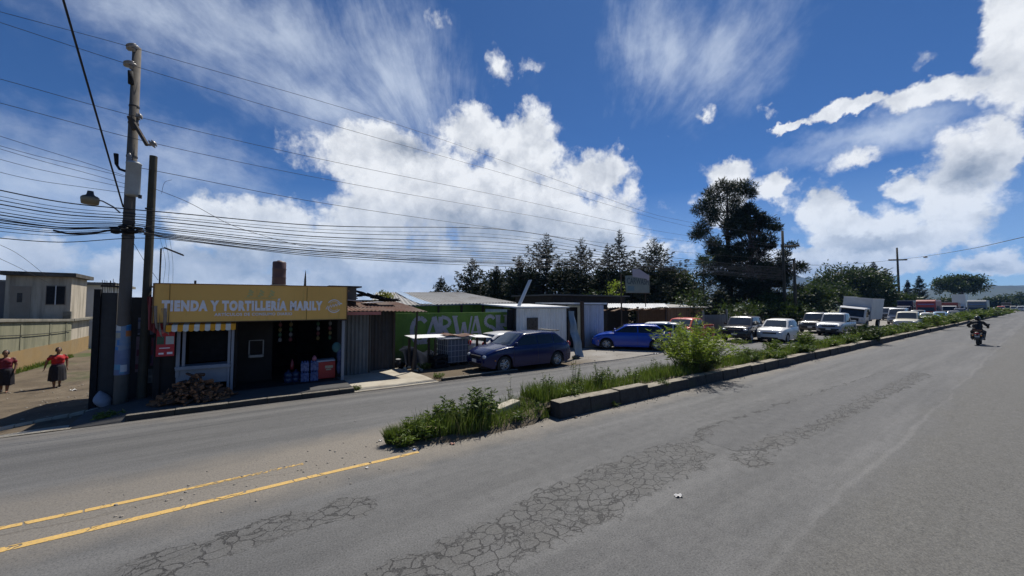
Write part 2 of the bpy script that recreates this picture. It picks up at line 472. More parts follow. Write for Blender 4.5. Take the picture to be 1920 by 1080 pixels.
# ------------------------------------------------------------------ asphalt, one sheet for both carriageways
def seg_dist(N, X, Y, x0, y0, x1, y1):
    """distance on the ground from a stretch of road"""
    dx, dy = x1 - x0, y1 - y0; L2 = dx * dx + dy * dy
    ux, uy = N.m('SUBTRACT', X, x0), N.m('SUBTRACT', Y, y0)
    t = N.m('DIVIDE', N.m('ADD', N.m('MULTIPLY', ux, dx), N.m('MULTIPLY', uy, dy)), L2, clamp=True)
    ex = N.m('SUBTRACT', ux, N.m('MULTIPLY', t, dx)); ey = N.m('SUBTRACT', uy, N.m('MULTIPLY', t, dy))
    return N.m('SQRT', N.m('ADD', N.m('MULTIPLY', ex, ex), N.m('MULTIPLY', ey, ey)))
m, N, b = newmat('asphalt'); p = N.obj(); X, Y, _ = N.sep(p)
wob = N.vm('SCALE', N.vm('SUBTRACT', N.noise(p, 3.2, 4, .6, col=True), (.5, .5, .5)), .22)
pc = N.vm('ADD', p, wob); Xw, Yw, _ = N.sep(N.vm('ADD', p, N.vm('SCALE', wob, 2.2)))
fine = N.noise(p, 120, 3, .7); mid = N.noise(p, 6, 6, .65); big = N.noise(p, .35, 5, .6)
stretch = N.noise(N.vm('MULTIPLY', p, (.10, 1.25, 1)), 1.6, 7, .62)
stretch2 = N.noise(N.vm('MULTIPLY', p, (.3, 3.0, 1)), 2.6, 5, .6)
c = N.mix(N.mr(stretch, .3, .7), (.064, .064, .063), (.140, .138, .134))
c = N.mix(N.mr(big, .35, .7, 0, .45), c, (.082, .083, .085))
c = N.mix(N.mr(stretch2, .55, .75, 0, .35), c, (.150, .147, .140))
c = N.mix(N.mr(mid, .55, .8, 0, .5), c, (.07, .07, .07))
# brown-grey coarse shoulder side, nearest the viewer
coarse = N.m('MULTIPLY', N.mr(N.m('ADD', Y, N.m('MULTIPLY', N.m('SUBTRACT', N.noise(p, .6, 5), .5), 1.3)), 1.75, 1.2), 1.0)
c = N.mix(N.m('MULTIPLY', coarse, .75), c, N.mix(N.mr(N.noise(p, 22, 5, .75), .35, .65), (.050, .048, .042), (.150, .142, .120)))
# pale scuffs along the wheel tracks
sc = N.m('ADD', Y, N.m('MULTIPLY', N.m('SUBTRACT', N.noise(p, .35, 3), .5), .5))
for yy, w_, k in ((1.55, .07, .30), (1.8, .30, .22), (3.0, .45, .16), (5.2, .40, .22), (8.3, .35, .22), (10.0, .5, .25)):
    d = N.m('ABSOLUTE', N.m('SUBTRACT', sc, yy))
    c = N.mix(N.m('MULTIPLY', N.mr(d, w_, 0, 0, k, True), N.mr(stretch, .3, .6, .2, 1)), c, (.25, .245, .235))
# overlay patch, darker with a tar seam
pd = seg_dist(N, Xw, Yw, 7.2, 3.35, 19, 2.85)
patch = N.mr(pd, .62, .52)
c = N.mix(N.m('MULTIPLY', patch, .5), c, (.072, .072, .074))
seam = N.m('MULTIPLY', N.mr(N.m('ABSOLUTE', N.m('SUBTRACT', pd, .57)), .034, .008), N.mr(N.noise(p, 2.0, 4), .38, .55))
# alligator cracking in bands along the wheel track
crk = None
for x0, y0, x1, y1, r in ((.6, 3.15, 3.2, 3.4, .36), (3.0, 3.4, 5.9, 3.45, .44), (5.6, 3.5, 7.6, 3.9, .10), (-.75, 4.85, 1.1, 4.88, .24), (6.4, 2.75, 8.0, 2.85, .22), (8.4, 2.7, 19.5, 2.58, .16), (-4, 3.3, 1.0, 3.2, .22)):
    d = N.m('SUBTRACT', seg_dist(N, Xw, Yw, x0, y0, x1, y1), r)
    crk = d if crk is None else N.m('MINIMUM', crk, d)
area = N.mr(N.m('ADD', crk, N.m('MULTIPLY', N.m('SUBTRACT', N.noise(p, 2.4, 6, .65), .5), .5)), .05, -.02)
pa_ = N.vm('MULTIPLY', pc, (.8, 1.15, 1)); e1 = N.vor(pa_, 6.2, 'DISTANCE_TO_EDGE'); e2 = N.vor(N.vm('ADD', pc, (3.3, 1.7, 0)), 11.5, 'DISTANCE_TO_EDGE')
keep2 = N.mr(N.noise(p, 1.7, 3), .45, .55)
e2 = N.m('ADD', e2, N.m('MULTIPLY', N.m('SUBTRACT', 1, keep2), .2))
width = N.m('SUBTRACT', N.m('MULTIPLY', N.m('POWER', N.noise(p, 4.2, 4, .65), 2.0), .098), .004)
lines = N.m('MAXIMUM', N.mr(N.m('SUBTRACT', e1, width), .026, .006), N.m('MULTIPLY', N.mr(N.m('SUBTRACT', e2, width), .020, .0), .75))
edge = N.m('MULTIPLY', N.mr(N.m('ABSOLUTE', crk), .016, .004), N.mr(N.noise(p, 3.1, 4), .50, .60))
lines = N.m('MULTIPLY', lines, N.mr(N.noise(p, 2.6, 5, .6), .30, .46, .2, 1))
sunk = N.m('MULTIPLY', N.m('MULTIPLY', area, N.mr(N.noise(p, 3.4, 5, .65), .60, .68)), N.mr(e1, .10, .02))
lines = N.m('MAXIMUM', lines, N.m('MULTIPLY', sunk, .8))
crack = N.m('MAXIMUM', N.m('MULTIPLY', lines, area), N.m('MAXIMUM', edge, seam))
# a few long single cracks between the yellow lines
yl = N.m('ADD', Y, N.m('MULTIPLY', N.m('SUBTRACT', N.noise(p, .9, 6, .6), .5), .5))
lc = N.m('MULTIPLY', N.mr(N.m('ABSOLUTE', N.m('SUBTRACT', yl, 6.38)), .022, .006), N.mr(X, 1.2, .2))
crack = N.m('MAXIMUM', crack, N.m('MULTIPLY', lc, .9))
c = N.mix(N.m('MULTIPLY', area, N.mr(N.noise(p, 2.2, 5), .35, .65, .1, .6)), c, (.082, .078, .07))
c = N.mix(N.m('MULTIPLY', crack, .97), c, (.012, .0115, .011))
# dust and grit gathered at the median and along the kerbs
dn = N.noise(p, 1.3, 7, .65)
dm = N.m('ADD', Y, N.m('MULTIPLY', N.m('SUBTRACT', dn, .5), 1.0))
dust = N.m('MULTIPLY', N.mr(dm, 5.35, 6.0), N.mr(dm, 7.9, 7.2))
dust = N.m('MULTIPLY', dust, N.mr(X, -6, 1.0, .22, 1))
kd = N.mr(dm, 10.45, 11.05, 0, .6)
dust = N.m('MAXIMUM', dust, kd)
c = N.mix(N.m('MULTIPLY', dust, .85), c, N.mix(N.noise(p, 24, 6, .7), (.15, .125, .095), (.36, .315, .25)))
c = N.mix(N.mr(N.noise(p, 62, 4, .75), .46, .70, 0, .55), c, (.23, .225, .215))
c = N.mix(N.mr(N.noise(p, 48, 4, .75), .50, .66, 0, .75), c, (.035, .035, .035))
c = N.mix(N.mr(N.noise(p, 30, 4, .7), .35, .7, .0, .35), c, (.075, .075, .074))
oil = N.m('MULTIPLY', N.mr(N.noise(N.vm('MULTIPLY', p, (.8, 1.6, 1)), 1.1, 6, .7), .62, .76), .45)
c = N.mix(oil, c, (.055, .054, .052))
N.put(b.inputs['Base Color'], c)
N.put(b.inputs['Roughness'], N.mr(mid, .3, .7, .72, .92)); b.inputs['Specular IOR Level'].default_value = .35
h = N.m('SUBTRACT', N.m('ADD', N.m('MULTIPLY', fine, .25), N.m('MULTIPLY', N.noise(p, 45, 4), .35)), N.m('MULTIPLY', crack, 1.0))
N.put(b.inputs['Normal'], N.bump(h, .55, .014))
# sheet with a gently waved far edge
xr = axis([(-60, -8, 4), (-8, 34, .7), (34, 120, 5), (120, 900, 30)])
v, q = [], []
for i, x in enumerate(xr):
    yf = 11.06 + (.10 * sin(x * 1.7) * sin(x * .63) + .05 * sin(x * 5.1)) * (1 if x > 6 or x < -2.1 else .0)
    for y in (-9, -3, 0, 3, 6, 9, yf): v.append((x, y, 0))
    if i:
        k = 7 * i
        q += [(k - 7 + j, k + j, k + j + 1, k - 6 + j) for j in range(6)]
tag(link('road', rawmesh('road', v, q), m), kind='structure')

# yellow centre lines, worn through to the asphalt
m, N, b = newmat('yellow_road_paint'); p = N.obj(); X, Y, _ = N.sep(p)
c = N.mix(N.noise(p, 5, 6, .65), (.44, .275, .075), (.66, .43, .135))
c = N.mix(N.mr(N.noise(p, 38, 5, .7), .5, .66, 0, .75), c, (.30, .22, .11))
N.put(b.inputs['Base Color'], c); b.inputs['Roughness'].default_value = .75
tr = N.n('ShaderNodeBsdfTransparent'); mxs = N.n('ShaderNodeMixShader')
wear = N.mr(N.m('SUBTRACT', N.noise(p, 16, 7, .75), N.mr(X, -1.2, 1.2, 0, N.mr(Y, 6.2, 6.5, .02, .24))), .33, .40)
cr = N.vor(N.vm('ADD', p, N.vm('SCALE', N.noise(p, 3, 3, col=True), .3)), 1.9, 'DISTANCE_TO_EDGE')
wear = N.m('MULTIPLY', wear, N.mr(cr, .008, .016))
N.put(mxs.inputs[0], wear); N.nt.links.new(tr.outputs[0], mxs.inputs[1]); N.nt.links.new(b.outputs[0], mxs.inputs[2])
N.nt.links.new(mxs.outputs[0], N.nt.nodes['Material Output'].inputs[0])
def stripe(x0, x1, y0, y1, w):
    v, q = [], []
    n = 40
    for i in range(n + 1):
        t = i / n; x = x0 + (x1 - x0) * t; y = y0 + (y1 - y0) * t + .012 * sin(x * 1.9)
        ww = w / 2 * (1 - .25 * sm((t - .8) / .2)); j = random.uniform(-.004, .004)
        v += [(x, y - ww + j, .004), (x, y + ww + j, .004)]
        if i: q.append((2 * i - 2, 2 * i, 2 * i + 1, 2 * i - 1))
    tag(link('road_marking', rawmesh('road_marking', v, q), m), kind='structure')
stripe(-30, 2.35, 5.98, 6.02, .115)
stripe(-30, .75, 6.68, 6.58, .105)

# ------------------------------------------------------------------ concrete
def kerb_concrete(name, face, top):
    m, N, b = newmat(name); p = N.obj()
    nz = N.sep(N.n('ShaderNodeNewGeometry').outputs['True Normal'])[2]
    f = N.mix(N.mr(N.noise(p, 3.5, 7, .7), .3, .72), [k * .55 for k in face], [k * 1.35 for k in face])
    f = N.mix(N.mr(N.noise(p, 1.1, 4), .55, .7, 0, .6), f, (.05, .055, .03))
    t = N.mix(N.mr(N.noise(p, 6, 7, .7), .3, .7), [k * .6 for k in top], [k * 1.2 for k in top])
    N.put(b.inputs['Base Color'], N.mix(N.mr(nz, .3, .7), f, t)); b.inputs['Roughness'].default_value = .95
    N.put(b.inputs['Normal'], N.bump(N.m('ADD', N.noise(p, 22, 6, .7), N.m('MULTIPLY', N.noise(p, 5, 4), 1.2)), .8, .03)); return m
# shade put into the dark side faces; dusty tops also carry sunlit tone
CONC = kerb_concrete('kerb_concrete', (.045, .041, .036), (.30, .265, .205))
CONC_D = M('dark_concrete', (.075, .073, .07), .9, .3, 3, (.06, .055, .05), .6, 1.6, .4, 40)
CONC_L = M('pale_concrete', (.42, .38, .30), .9, .22, 2.5, (.24, .19, .13), .6, 1.2, .4, 40)
SOIL = M('soil', (.09, .07, .045), .95, .4, 5, (.16, .13, .09), .5, 2, .6, 25)
def kerb_block(mb, x0, x1, y0, y1, z0, z1, j=.012):
    r = lambda: random.uniform(-j, j)
    P = [(x0, y0 + r() * .6, z0), (x1, y0 + r() * .6, z0), (x1, y1, z0), (x0, y1, z0),
         (x0, y0 + .015 + r(), z1 + r()), (x1, y0 + .015 + r(), z1 + r()), (x1, y1 + r(), z1 + r()), (x0, y1 + r(), z1 + r())]
    i = [mb.P(q) for q in P]
    for q in ((0, 3, 2, 1), (4, 5, 6, 7), (0, 1, 5, 4), (1, 2, 6, 5), (2, 3, 7, 6), (3, 0, 4, 7)): mb.idx([i[k] for k in q])
mb = MB(); x = 5.45
while x < 150:
    L = random.uniform(.95, 1.15) * (1 if x < 40 else 3)
    kerb_block(mb, x, x + L - random.uniform(.002, .014), 6.0 - .0028 * (x - 5.4) + .02 * sin(x * .7) + random.uniform(-.015, .015), 6.31 - .0028 * (x - 5.4), -.02, (.35 if x < 8 else .30) + random.uniform(-.010, .008), .016)
    x += L
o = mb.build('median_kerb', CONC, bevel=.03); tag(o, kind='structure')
mb = MB(); x = 2.6
while x < 150:
    L = random.uniform(.95, 1.15) * (1 if x < 40 else 3)
    if x > 5: kerb_block(mb, x, x + L - .012, 7.22, 7.38, -.02, .20 + .02 * sin(x * 2))
    x += L
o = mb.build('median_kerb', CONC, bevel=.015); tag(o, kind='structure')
mb = MB()
def soil(u, v_):
    x = 1.9 + u * 148; y = 6.02 + v_ * 1.3
    w_ = sm((x - 1.9) / 1.4)
    y = 6.55 + (y - 6.55) * (.25 + .75 * w_)
    z = (.10 * w_ if x < 5.3 else .26) + .05 * sin(x * 2.3 + y * 3) * sin(x * 1.1)
    if v_ in (0.0, 1.0): z = -.02 if x < 5.3 else .2
    if x > 5.3: y = 6.27 + (y - 6.02) * .81
    return (x, y, z)
mb.grid(soil, 260, 8)
tag(mb.build('median_soil', SOIL, smooth=True), kind='structure')
# fallen kerb piece in the weeds at the nose of the median
o = empty('kerb_stone', (4.55, 6.75, .0), radians(14), 'broken pale kerb block tilted in the weeds at the end of the median', 'kerb stone')
mb = MB(); kerb_block(mb, -.42, .42, -.13, .13, .02, .29, .02)
q = mb.build('block', CONC_L, o, bevel=.02); q.rotation_euler = (.05, -.07, 0)
mb = MB(); kerb_block(mb, 4.98, 5.44, 6.62, 6.8, -.02, .17, .02)
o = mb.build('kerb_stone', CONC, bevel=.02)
tag(o, 'small sunken kerb stone half hidden behind the broken block', 'kerb stone')

# far pavement before the shop
mb = MB(); x = -2.05
while x < 2.4:
    L = min(random.uniform(.75, .95), 2.45 - x)
    kerb_block(mb, x, x + L - .008, 11.06, 11.22, -.02, .125, .006); x += L
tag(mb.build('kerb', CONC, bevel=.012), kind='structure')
mb = MB()
mb.face([(-2.05, 11.222, .115), (2.45, 11.222, .115), (2.45, 13.6, .13), (-2.05, 13.6, .13)])
mb.face([(-2.9, 11.35, -.004), (-2.05, 11.222, .115), (-2.05, 13.6, .13), (-3.0, 13.35, .0)])
mb.face([(-3.0, 11.12, -.016), (-2.05, 11.06, -.01), (-2.05, 11.222, .115), (-2.9, 11.35, -.004)])
mb.face([(-2.05, 11.06, -.02), (-2.05, 11.222, -.02), (-2.05, 11.222, .115)])
tag(mb.build('pavement', CONC_D, fix=False), kind='structure')
mb = MB()
mb.grid(lambda u, v_: (2.46 + u * 2.5 - v_ * .35 * u, 11.04 + v_ * 2.9, .012 + .06 * sm(v_ * 2.5) + .01 * sin(u * 9) * sin(v_ * 7)), 12, 10)
tag(mb.build('driveway', CONC_L, smooth=True), kind='structure')
mb = MB()
mb.grid(lambda u, v_: (-16 + u * 13.2, 11.0 + v_ * (.36 + .1 * sin(u * 40)), .012 - .02 * v_ + .004 * sin(u * 60)), 50, 3)
tag(mb.build('gutter_strip', CONC_L, smooth=True), kind='structure')
mb = MB(); x = 5.1
while x < 8.0:
    L = random.uniform(.9, 1.1); kerb_block(mb, x, x + L - .01, 11.08, 11.22, -.02, .085, .012); x += L
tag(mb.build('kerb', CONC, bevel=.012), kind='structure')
# thin stone line on the alley side of the pavement
mb = MB()
for i in range(7):
    t = i / 7; kerb_block(mb, 0, .36, -.05, .05, 0, .1, .01)
    for k in range(len(mb.v) - 8, len(mb.v)):
        w_ = mb.v[k]; mb.v[k] = Vector((-3.95 + t * 1.35 + w_.x * .5, 11.75 + t * 1.25 + w_.y + w_.x * .46, -.06 + w_.z - .03 * t))
tag(mb.build('edging', CONC_L, bevel=.008), kind='structure')

# mountains: ridges far behind
def ridge(name, dist, a0, a1, prof, seed, depth=1500):
    r = np.random.default_rng(seed); ph = r.uniform(0, 6, 12)
    n, k = 150, 10; v, q = [], []
    for i in range(n + 1):
        a = radians(a0 + (a1 - a0) * i / n); h = np.interp(degrees(a), [z[0] for z in prof], [z[1] for z in prof]) * dist
        for j in range(k + 1):
            t = j / k; d = dist - depth * (1 - t)
            hh = h * t ** 1.3 * (1 + .10 * sum(sin(degrees(a) * (1.1 * w_ + .4) + ph[w_] + t * 3 * (w_ % 3)) / (w_ + 1.5) for w_ in range(9)) * (.5 + .5 * t))
            x = d * tan(a) ; D = d
            v.append((FS * D + RS * x, FT * D + RT * x, hh - 8 + CAMH))
        if i:
            o_ = (k + 1) * i
            q += [(o_ - k - 1 + j, o_ + j, o_ + j + 1, o_ - k + j) for j in range(k)]
    me = rawmesh(name, v, q); me.polygons.foreach_set('use_smooth', [True] * len(me.polygons))
    return tag(link(name, me, HILL), kind='structure')
HILL = M('forested_hill', (.030, .045, .022), .95, .45, .012, (.06, .075, .035), .5, .004, 0)
ridge('mountain', 2700, 18, 66, [(18, .03), (26, .05), (30, .072), (36, .082), (40, .08), (43, .06), (46, .045), (50, .045), (55, .06), (60, .055), (66, .05)], 3, 1000)
ridge('hill', 1500, -10, 66, [(-10, .015), (20, .02), (36, .035), (44, .028), (48, .05), (51, .058), (54, .052), (60, .045), (66, .05)], 5, 600)
# ------------------------------------------------------------------ building materials
SHEET = M('galvanised_sheet', (.16, .165, .165), .6, .25, 2.2, (.09, .075, .06), .6, 2.0, .15, 30, metal=.35, streak=True)
SHEET_D = M('dark_sheet', (.045, .045, .047), .7, .3, 2.2, (.06, .04, .03), .6, 2.0, .15, 30, streak=True)
SHEET_W = M('white_painted_sheet', (.62, .63, .63), .55, .12, 2.2, (.34, .31, .27), .45, 1.4, .1, 30, streak=True)
RUST = M('rusty_sheet', (.15, .075, .05), .9, .35, 3, (.24, .205, .17), .9, 1.1, .3, 30)
ROOFGREY = M('weathered_roof_sheet', (.30, .295, .28), .75, .2, 2, (.16, .13, .10), .6, .8, .15, 30)
WOOD = M('dark_timber', (.055, .042, .032), .85, .4, 6, (.10, .08, .06), .4, 3, .4, 30, streak=True)
PLANK = M('brown_planks', (.17, .105, .06), .85, .35, 5, (.08, .05, .03), .6, 2.5, .3, 30, streak=True)
BLACK = M('matt_black', (.010, .010, .011), .9, .3, 4)  # plain black, also used to stand for darkness in openings
STEEL = M('dull_steel', (.25, .25, .25), .5, .2, 6, (.13, .10, .08), .4, 3, .1, 40, metal=.6)
ALU = M('grey_painted_metal', (.24, .25, .28), .5, .12, 6, (.2, .19, .18), .4, 3, .05, 40)
PLASTER_Y = M('cream_plaster', (.44, .385, .30), .9, .2, 1.5, (.15, .13, .10), .8, .8, .25, 25, streak=True)
PLASTER_O = M('ochre_plaster', (.27, .18, .075), .9, .18, 1.5, (.2, .16, .10), .5, .9, .25, 25)
PLASTER_G = M('mossy_plaster', (.22, .21, .135), .9, .25, 1.6, (.075, .08, .045), .85, .7, .25, 25, streak=True)
PLASTER_W = M('white_plaster', (.70, .70, .68), .9, .1, 1.5, (.4, .38, .33), .4, .9, .2, 25)
MOSS = M('moss_stained_slab', (.20, .185, .15), .95, .35, 2.5, (.055, .052, .035), .8, 1.4, .4, 25)
def glass(name, col, rough=.06):
    if name in MATS: return MATS[name]
    m, N, b = newmat(name); p = N.obj()
    N.put(b.inputs['Base Color'], N.mix(N.noise(p, 2, 4), [k * .7 for k in col], [k * 1.3 for k in col]))
    N.put(b.inputs['Roughness'], N.mr(N.noise(p, 7, 4), .3, .7, rough * .6, rough * 2)); b.inputs['Specular IOR Level'].default_value = .6
    MATS[name] = m; return m
GLASS = glass('dark_glass', (.012, .014, .018))

# ------------------------------------------------------------------ the corner shop
shop = empty('shop', (.3, 14.6, 0), 0, 'low dark corner grocery shop with an open front under the yellow sign', 'shop')
def loc(o, parent):                      # keep world coordinates for a part built in place
    if isinstance(o, list): return [loc(q, parent) for q in o]
    o.parent = parent; o.matrix_parent_inverse = Matrix.Translation(-parent.location); return o
def part(name, mb, mat, parent, **k): return loc(mb.build(name, mat, None, **k), parent)
SHOPWALL = M('grimy_shop_wall', (.030, .024, .020), .9, .35, 2, (.025, .02, .018), .6, 1.2, .2, 25, streak=True)
DARKIN = M('interior_darkness', (.022, .019, .018), .95, .4, 2, (.04, .03, .02), .4, 1.3)  # near-black colour carries the darkness of the shop interior
mb = MB()
mb.bx(-1.87, -1.75, 12.5, 17.0, .1, 2.75); mb.bx(2.33, 2.45, 13.0, 17.0, .1, 2.75); mb.bx(2.33, 2.45, 12.28, 13.0, 1.95, 2.92); mb.bx(-1.75, 2.33, 16.85, 17.0, .1, 2.75)  # short upper piece on one side added to block a sun leak
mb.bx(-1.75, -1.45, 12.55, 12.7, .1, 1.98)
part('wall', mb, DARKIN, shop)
mb = MB(); mb.bx(-.36, 0.62, 13.7, 13.82, .13, 2.6); mb.bx(-.36, -.24, 12.9, 13.7, .13, 2.6)
part('partition_wall', mb, SHOPWALL, shop)
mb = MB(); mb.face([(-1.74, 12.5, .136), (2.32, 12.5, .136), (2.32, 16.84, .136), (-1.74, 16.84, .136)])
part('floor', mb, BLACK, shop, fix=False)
mb = MB(); mb.corr((-1.95, 12.32, 2.86), (1, 0, 0), (0, 1, -.045), 4.5, 4.9, (0, .045, 1), .17, .022)
mb.bx(-1.85, 2.42, 12.42, 12.5, 2.0, 2.80); mb.bx(-1.85, 2.42, 14.5, 14.6, 2.55, 2.66)
part('roof', mb, ROOFGREY, shop, fix=False)
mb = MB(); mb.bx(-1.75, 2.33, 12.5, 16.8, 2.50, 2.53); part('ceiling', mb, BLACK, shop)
mb = MB(); mb.bx(2.36, 2.44, 12.45, 12.53, .11, 2.0); mb.bx(-.36, -.30, 12.42, 12.48, .11, 1.95)
part('post', mb, ALU, shop, bevel=.006)
# serving window with its grey sheet-metal counter
mb = MB(); mb.bx(-1.45, -1.38, 12.42, 12.5, .62, 1.98); mb.bx(-1.34, -1.28, 12.44, 12.5, .88, 1.98); mb.bx(-.43, -.375, 12.42, 12.5, .12, 1.98); mb.bx(-1.38, -.43, 12.44, 12.49, 1.93, 1.98)
part('window_frame', mb, ALU, shop, bevel=.006)
mb = MB(); mb.bx(-1.46, -.375, 12.36, 12.9, .84, .885); mb.bx(-1.44, -.40, 12.44, 12.47, .42, .84); mb.bx(-1.45, -.36, 12.35, 12.375, .80, .86)
part('counter', mb, ALU, shop, bevel=.006)
mb = MB(); mb.bx(-1.27, -.43, 13.1, 13.14, .9, 1.92); part('hatch_darkness_panel', mb, BLACK, shop)  # black sheet stands for the darkness inside the hatch
# striped awning valance
AW = []
for k, (n_, cc) in enumerate((('awning_yellow', (.80, .33, .02)), ('awning_white', (.76, .70, .58)))):
    AW.append(M(n_, cc, .85, .12, 6, (cc[0] * .5, cc[1] * .5, cc[2] * .5), .4, 4, .1, 60))
mb = MB(); n = 13; x0, x1 = -1.62, -.27
for i in range(n):
    a, b_ = x0 + (x1 - x0) * i / n, x0 + (x1 - x0) * (i + 1) / n
    for s in range(4):
        u0, u1 = a + (b_ - a) * s / 4, a + (b_ - a) * (s + 1) / 4
        zz = lambda t: 1.79 - .022 * sin(pi * t)
        mb.face([(u0, 12.16 , 1.93), (u1, 12.16, 1.93), (u1, 12.12, zz((s + 1) / 4)), (u0, 12.12, zz(s / 4))], i % 2)
        mb.face([(u0, 12.44, 1.975), (u1, 12.44, 1.975), (u1, 12.16, 1.93), (u0, 12.16, 1.93)], i % 2)
part('awning', mb, AW, shop, fix=False)
mb = MB(); mb.bx(.02, .40, 13.64, 13.68, 1.35, 1.37); mb.bx(.02, .40, 13.64, 13.68, .92, .94); mb.bx(.02, .05, 13.64, 13.68, .86, 1.37); mb.bx(.37, .40, 13.64, 13.68, .86, 1.37)
for k in range(3): mb.bx(.05, .37, 13.55 - .02 * k, 13.66, .86 - .02 * k + .035 * k, .87 + .035 * k)
part('wire_rack', mb, STEEL, shop)
mb = MB(); mb.bx(1.55, 2.2, 16.5, 16.84, .14, 2.1)
for k in range(4): mb.bx(.9, 2.25, 16.3, 16.84, .5 + .45 * k, .53 + .45 * k)
part('shelf', mb, DARKIN, shop)

# yellow fascia sign
sign = empty('shop_sign', (.3, 12.24, 2.47), 0, 'long mustard yellow fascia sign reading TIENDA Y TORTILLERÍA MARILY', 'shop sign')
m, N, b = newmat('yellow_vinyl'); p = N.obj(); X, Y, Z = N.sep(p)
c = N.mix(N.mr(N.noise(p, .8, 4), .3, .7), (.72, .385, .075), (.80, .45, .10))
c = N.mix(N.m('MULTIPLY', N.mr(Z, .0, -.45), N.mr(X, 1.2, -2.1, .1, .8)), c, (.78, .31, .05))
c = N.mix(N.mr(N.noise(N.vm('MULTIPLY', p, (6, 1, .7)), 1.6, 6, .65), .55, .75, 0, .3), c, (.30, .21, .06))
N.put(b.inputs['Base Color'], c); b.inputs['Roughness'].default_value = .45
VINYL = m
mb = MB()
def sg(u, v_): return (-1.86 + u * 4.29, 12.215 + .006 * sin(u * 30) * sin(v_ * 3), (2.0 + .02 * u * 0 + v_ * (.93 + .04 * u)))
mb.grid(sg, 60, 6)
mb.face([(-1.86, 12.25, 2.0), (2.43, 12.25, 2.0), (2.43, 12.25, 2.97), (-1.86, 12.25, 2.93)])
part('panel', mb, VINYL, sign, fix=False, smooth=False)
mb = MB()
for q in ((-1.885, -1.86, 1.985, 2.945), (2.43, 2.455, 1.985, 2.985)): mb.bx(q[0], q[1], 12.19, 12.27, q[2], q[3])
mb.prism([(-1.86, 2.93), (2.43, 2.97), (2.43, 2.99), (-1.86, 2.95)], 12.19, 12.27); mb.bx(-1.86, 2.43, 12.2, 12.27, 1.98, 2.0)
part('frame', mb, M('brown_edge_trim', (.16, .09, .04), .7), sign)
mb = MB()
for x in (-1.585, 1.36): mb.bx(x - .006, x + .006, 12.204, 12.208, 2.0, 2.93)
part('panel_seam', mb, M('dark_seam_strip', (.22, .14, .03), .8), sign)  # darker joints between the sign panels
LET = M('faded_white_vinyl', (.80, .76, .76), .6, .12, 8, (.6, .45, .25), .3, 9, 0)
lw = loc(text_fit('lettering', 'TIENDA Y TORTILLERÍA MARILY', -1.72, 1.77, 2.262, 2.60, 12.206, LET, off=.072, spacing=1.2), sign)
lw2 = loc(text_fit('lettering', 'ARTÍCULOS DE CONSUMO DIARIO', -.72, 1.0, 2.135, 2.235, 12.206, LET, off=.03, spacing=1.1), sign)
# round seal with a slanting ribbon of script
mb = MB(); cx, cz = 2.08, 2.39
for r0, r1, a0, a1 in ((.175, .20, .35, 2.6), (.175, .20, 3.5, 5.7), (.135, .145, .4, 2.5), (.135, .145, 3.6, 5.6)):
    for k in range(24):
        t0, t1 = a0 + (a1 - a0) * k / 24, a0 + (a1 - a0) * (k + 1) / 24
        mb.face([(cx + r * cos(t) * .95, 12.2045, cz + r * sin(t)) for r, t in ((r0, t0), (r1, t0), (r1, t1), (r0, t1))])
pts = [(-.22, -.09), (-.17, .0), (-.14, -.06), (-.10, .03), (-.07, -.04), (-.03, .05), (0, -.02), (.04, .06), (.08, .0), (.11, .1), (.14, .03), (.18, .08), (.22, .07)]
for (a, b_), (c_, d_) in zip(pts, pts[1:]):
    w_ = .018; mb.face([(cx + a, 12.204, cz + b_ - w_), (cx + c_, 12.204, cz + d_ - w_), (cx + c_, 12.204, cz + d_ + w_), (cx + a, 12.204, cz + b_ + w_)])
part('emblem', mb, LET, sign, fix=False)
mb = MB()
for k, x in enumerate((.02, .26, .50)):
    for j in range(5):
        mb.ell((x + (-.05, .03, -.02, .05, 0)[j] * .8, 12.207, 2.66 + .035 * j), (.035, .003, .028), 8, 5)
mb.bx(-.1, .62, 12.203, 12.206, 2.60, 2.615)
part('corn_drawing', mb, M('pale_olive_print', (.52, .44, .16), .6), sign)
# old red panel hung at the shop corner, curling
o = empty('price_board', (-1.62, 12.3, 1.75), 0, 'red drinks price board with two small pictures at the shop corner', 'price board')
RED = M('red_sign_paint', (.42, .030, .035), .6, .15, 5, (.25, .03, .03), .4, 3, .05)
mb = MB(); mb.bx(-1.80, -1.47, 12.28, 12.30, 1.18, 1.90); part('board', mb, RED, o, bevel=.004)
mb = MB(); mb.face([(-1.47, 12.29, 1.90), (-1.80, 12.29, 1.90), (-1.72, 12.29, 2.0), (-1.58, 12.29, 2.0)]); part('header', mb, RED, o, fix=False)
mb = MB(); mb.bx(-1.63, -1.48, 12.272, 12.279, 1.47, 1.66); part('picture', mb, M('pale_print', (.42, .42, .38), .6, .2, 12), o)
mb = MB(); mb.bx(-1.79, -1.66, 12.272, 12.279, 1.47, 1.66); part('picture', mb, M('green_print', (.05, .09, .05), .6, .5, 12), o)
mb = MB(); mb.bx(-1.75, -1.66, 12.272, 12.279, 1.23, 1.27); mb.bx(-1.6, -1.5, 12.272, 12.279, 1.23, 1.28); mb.bx(-1.74, -1.55, 12.272, 12.279, 1.37, 1.39); part('notice_bar', mb, LET, o)
mb = MB(); mb.ell((-1.69, 12.278, 1.78), (.05, .004, .05)); part('emblem', mb, M('pink_print', (.7, .2, .2), .6), o)
o = empty('banner', (-2.0, 12.36, 2.1), 0, 'torn red and beige cloth banner drooping beside the end of the yellow sign', 'banner')
mb = MB()
mb.grid(lambda u, v_: (-1.99 + u * .13 + .05 * v_, 12.25 + .05 * sin(u * 9 + v_ * 4), 2.62 - v_ * (.78 + .1 * u)), 8, 10)
loc(mb.build('red_cloth', M('faded_red_cloth', (.24, .05, .05), .9, .3, 5)), o)
mb = MB()
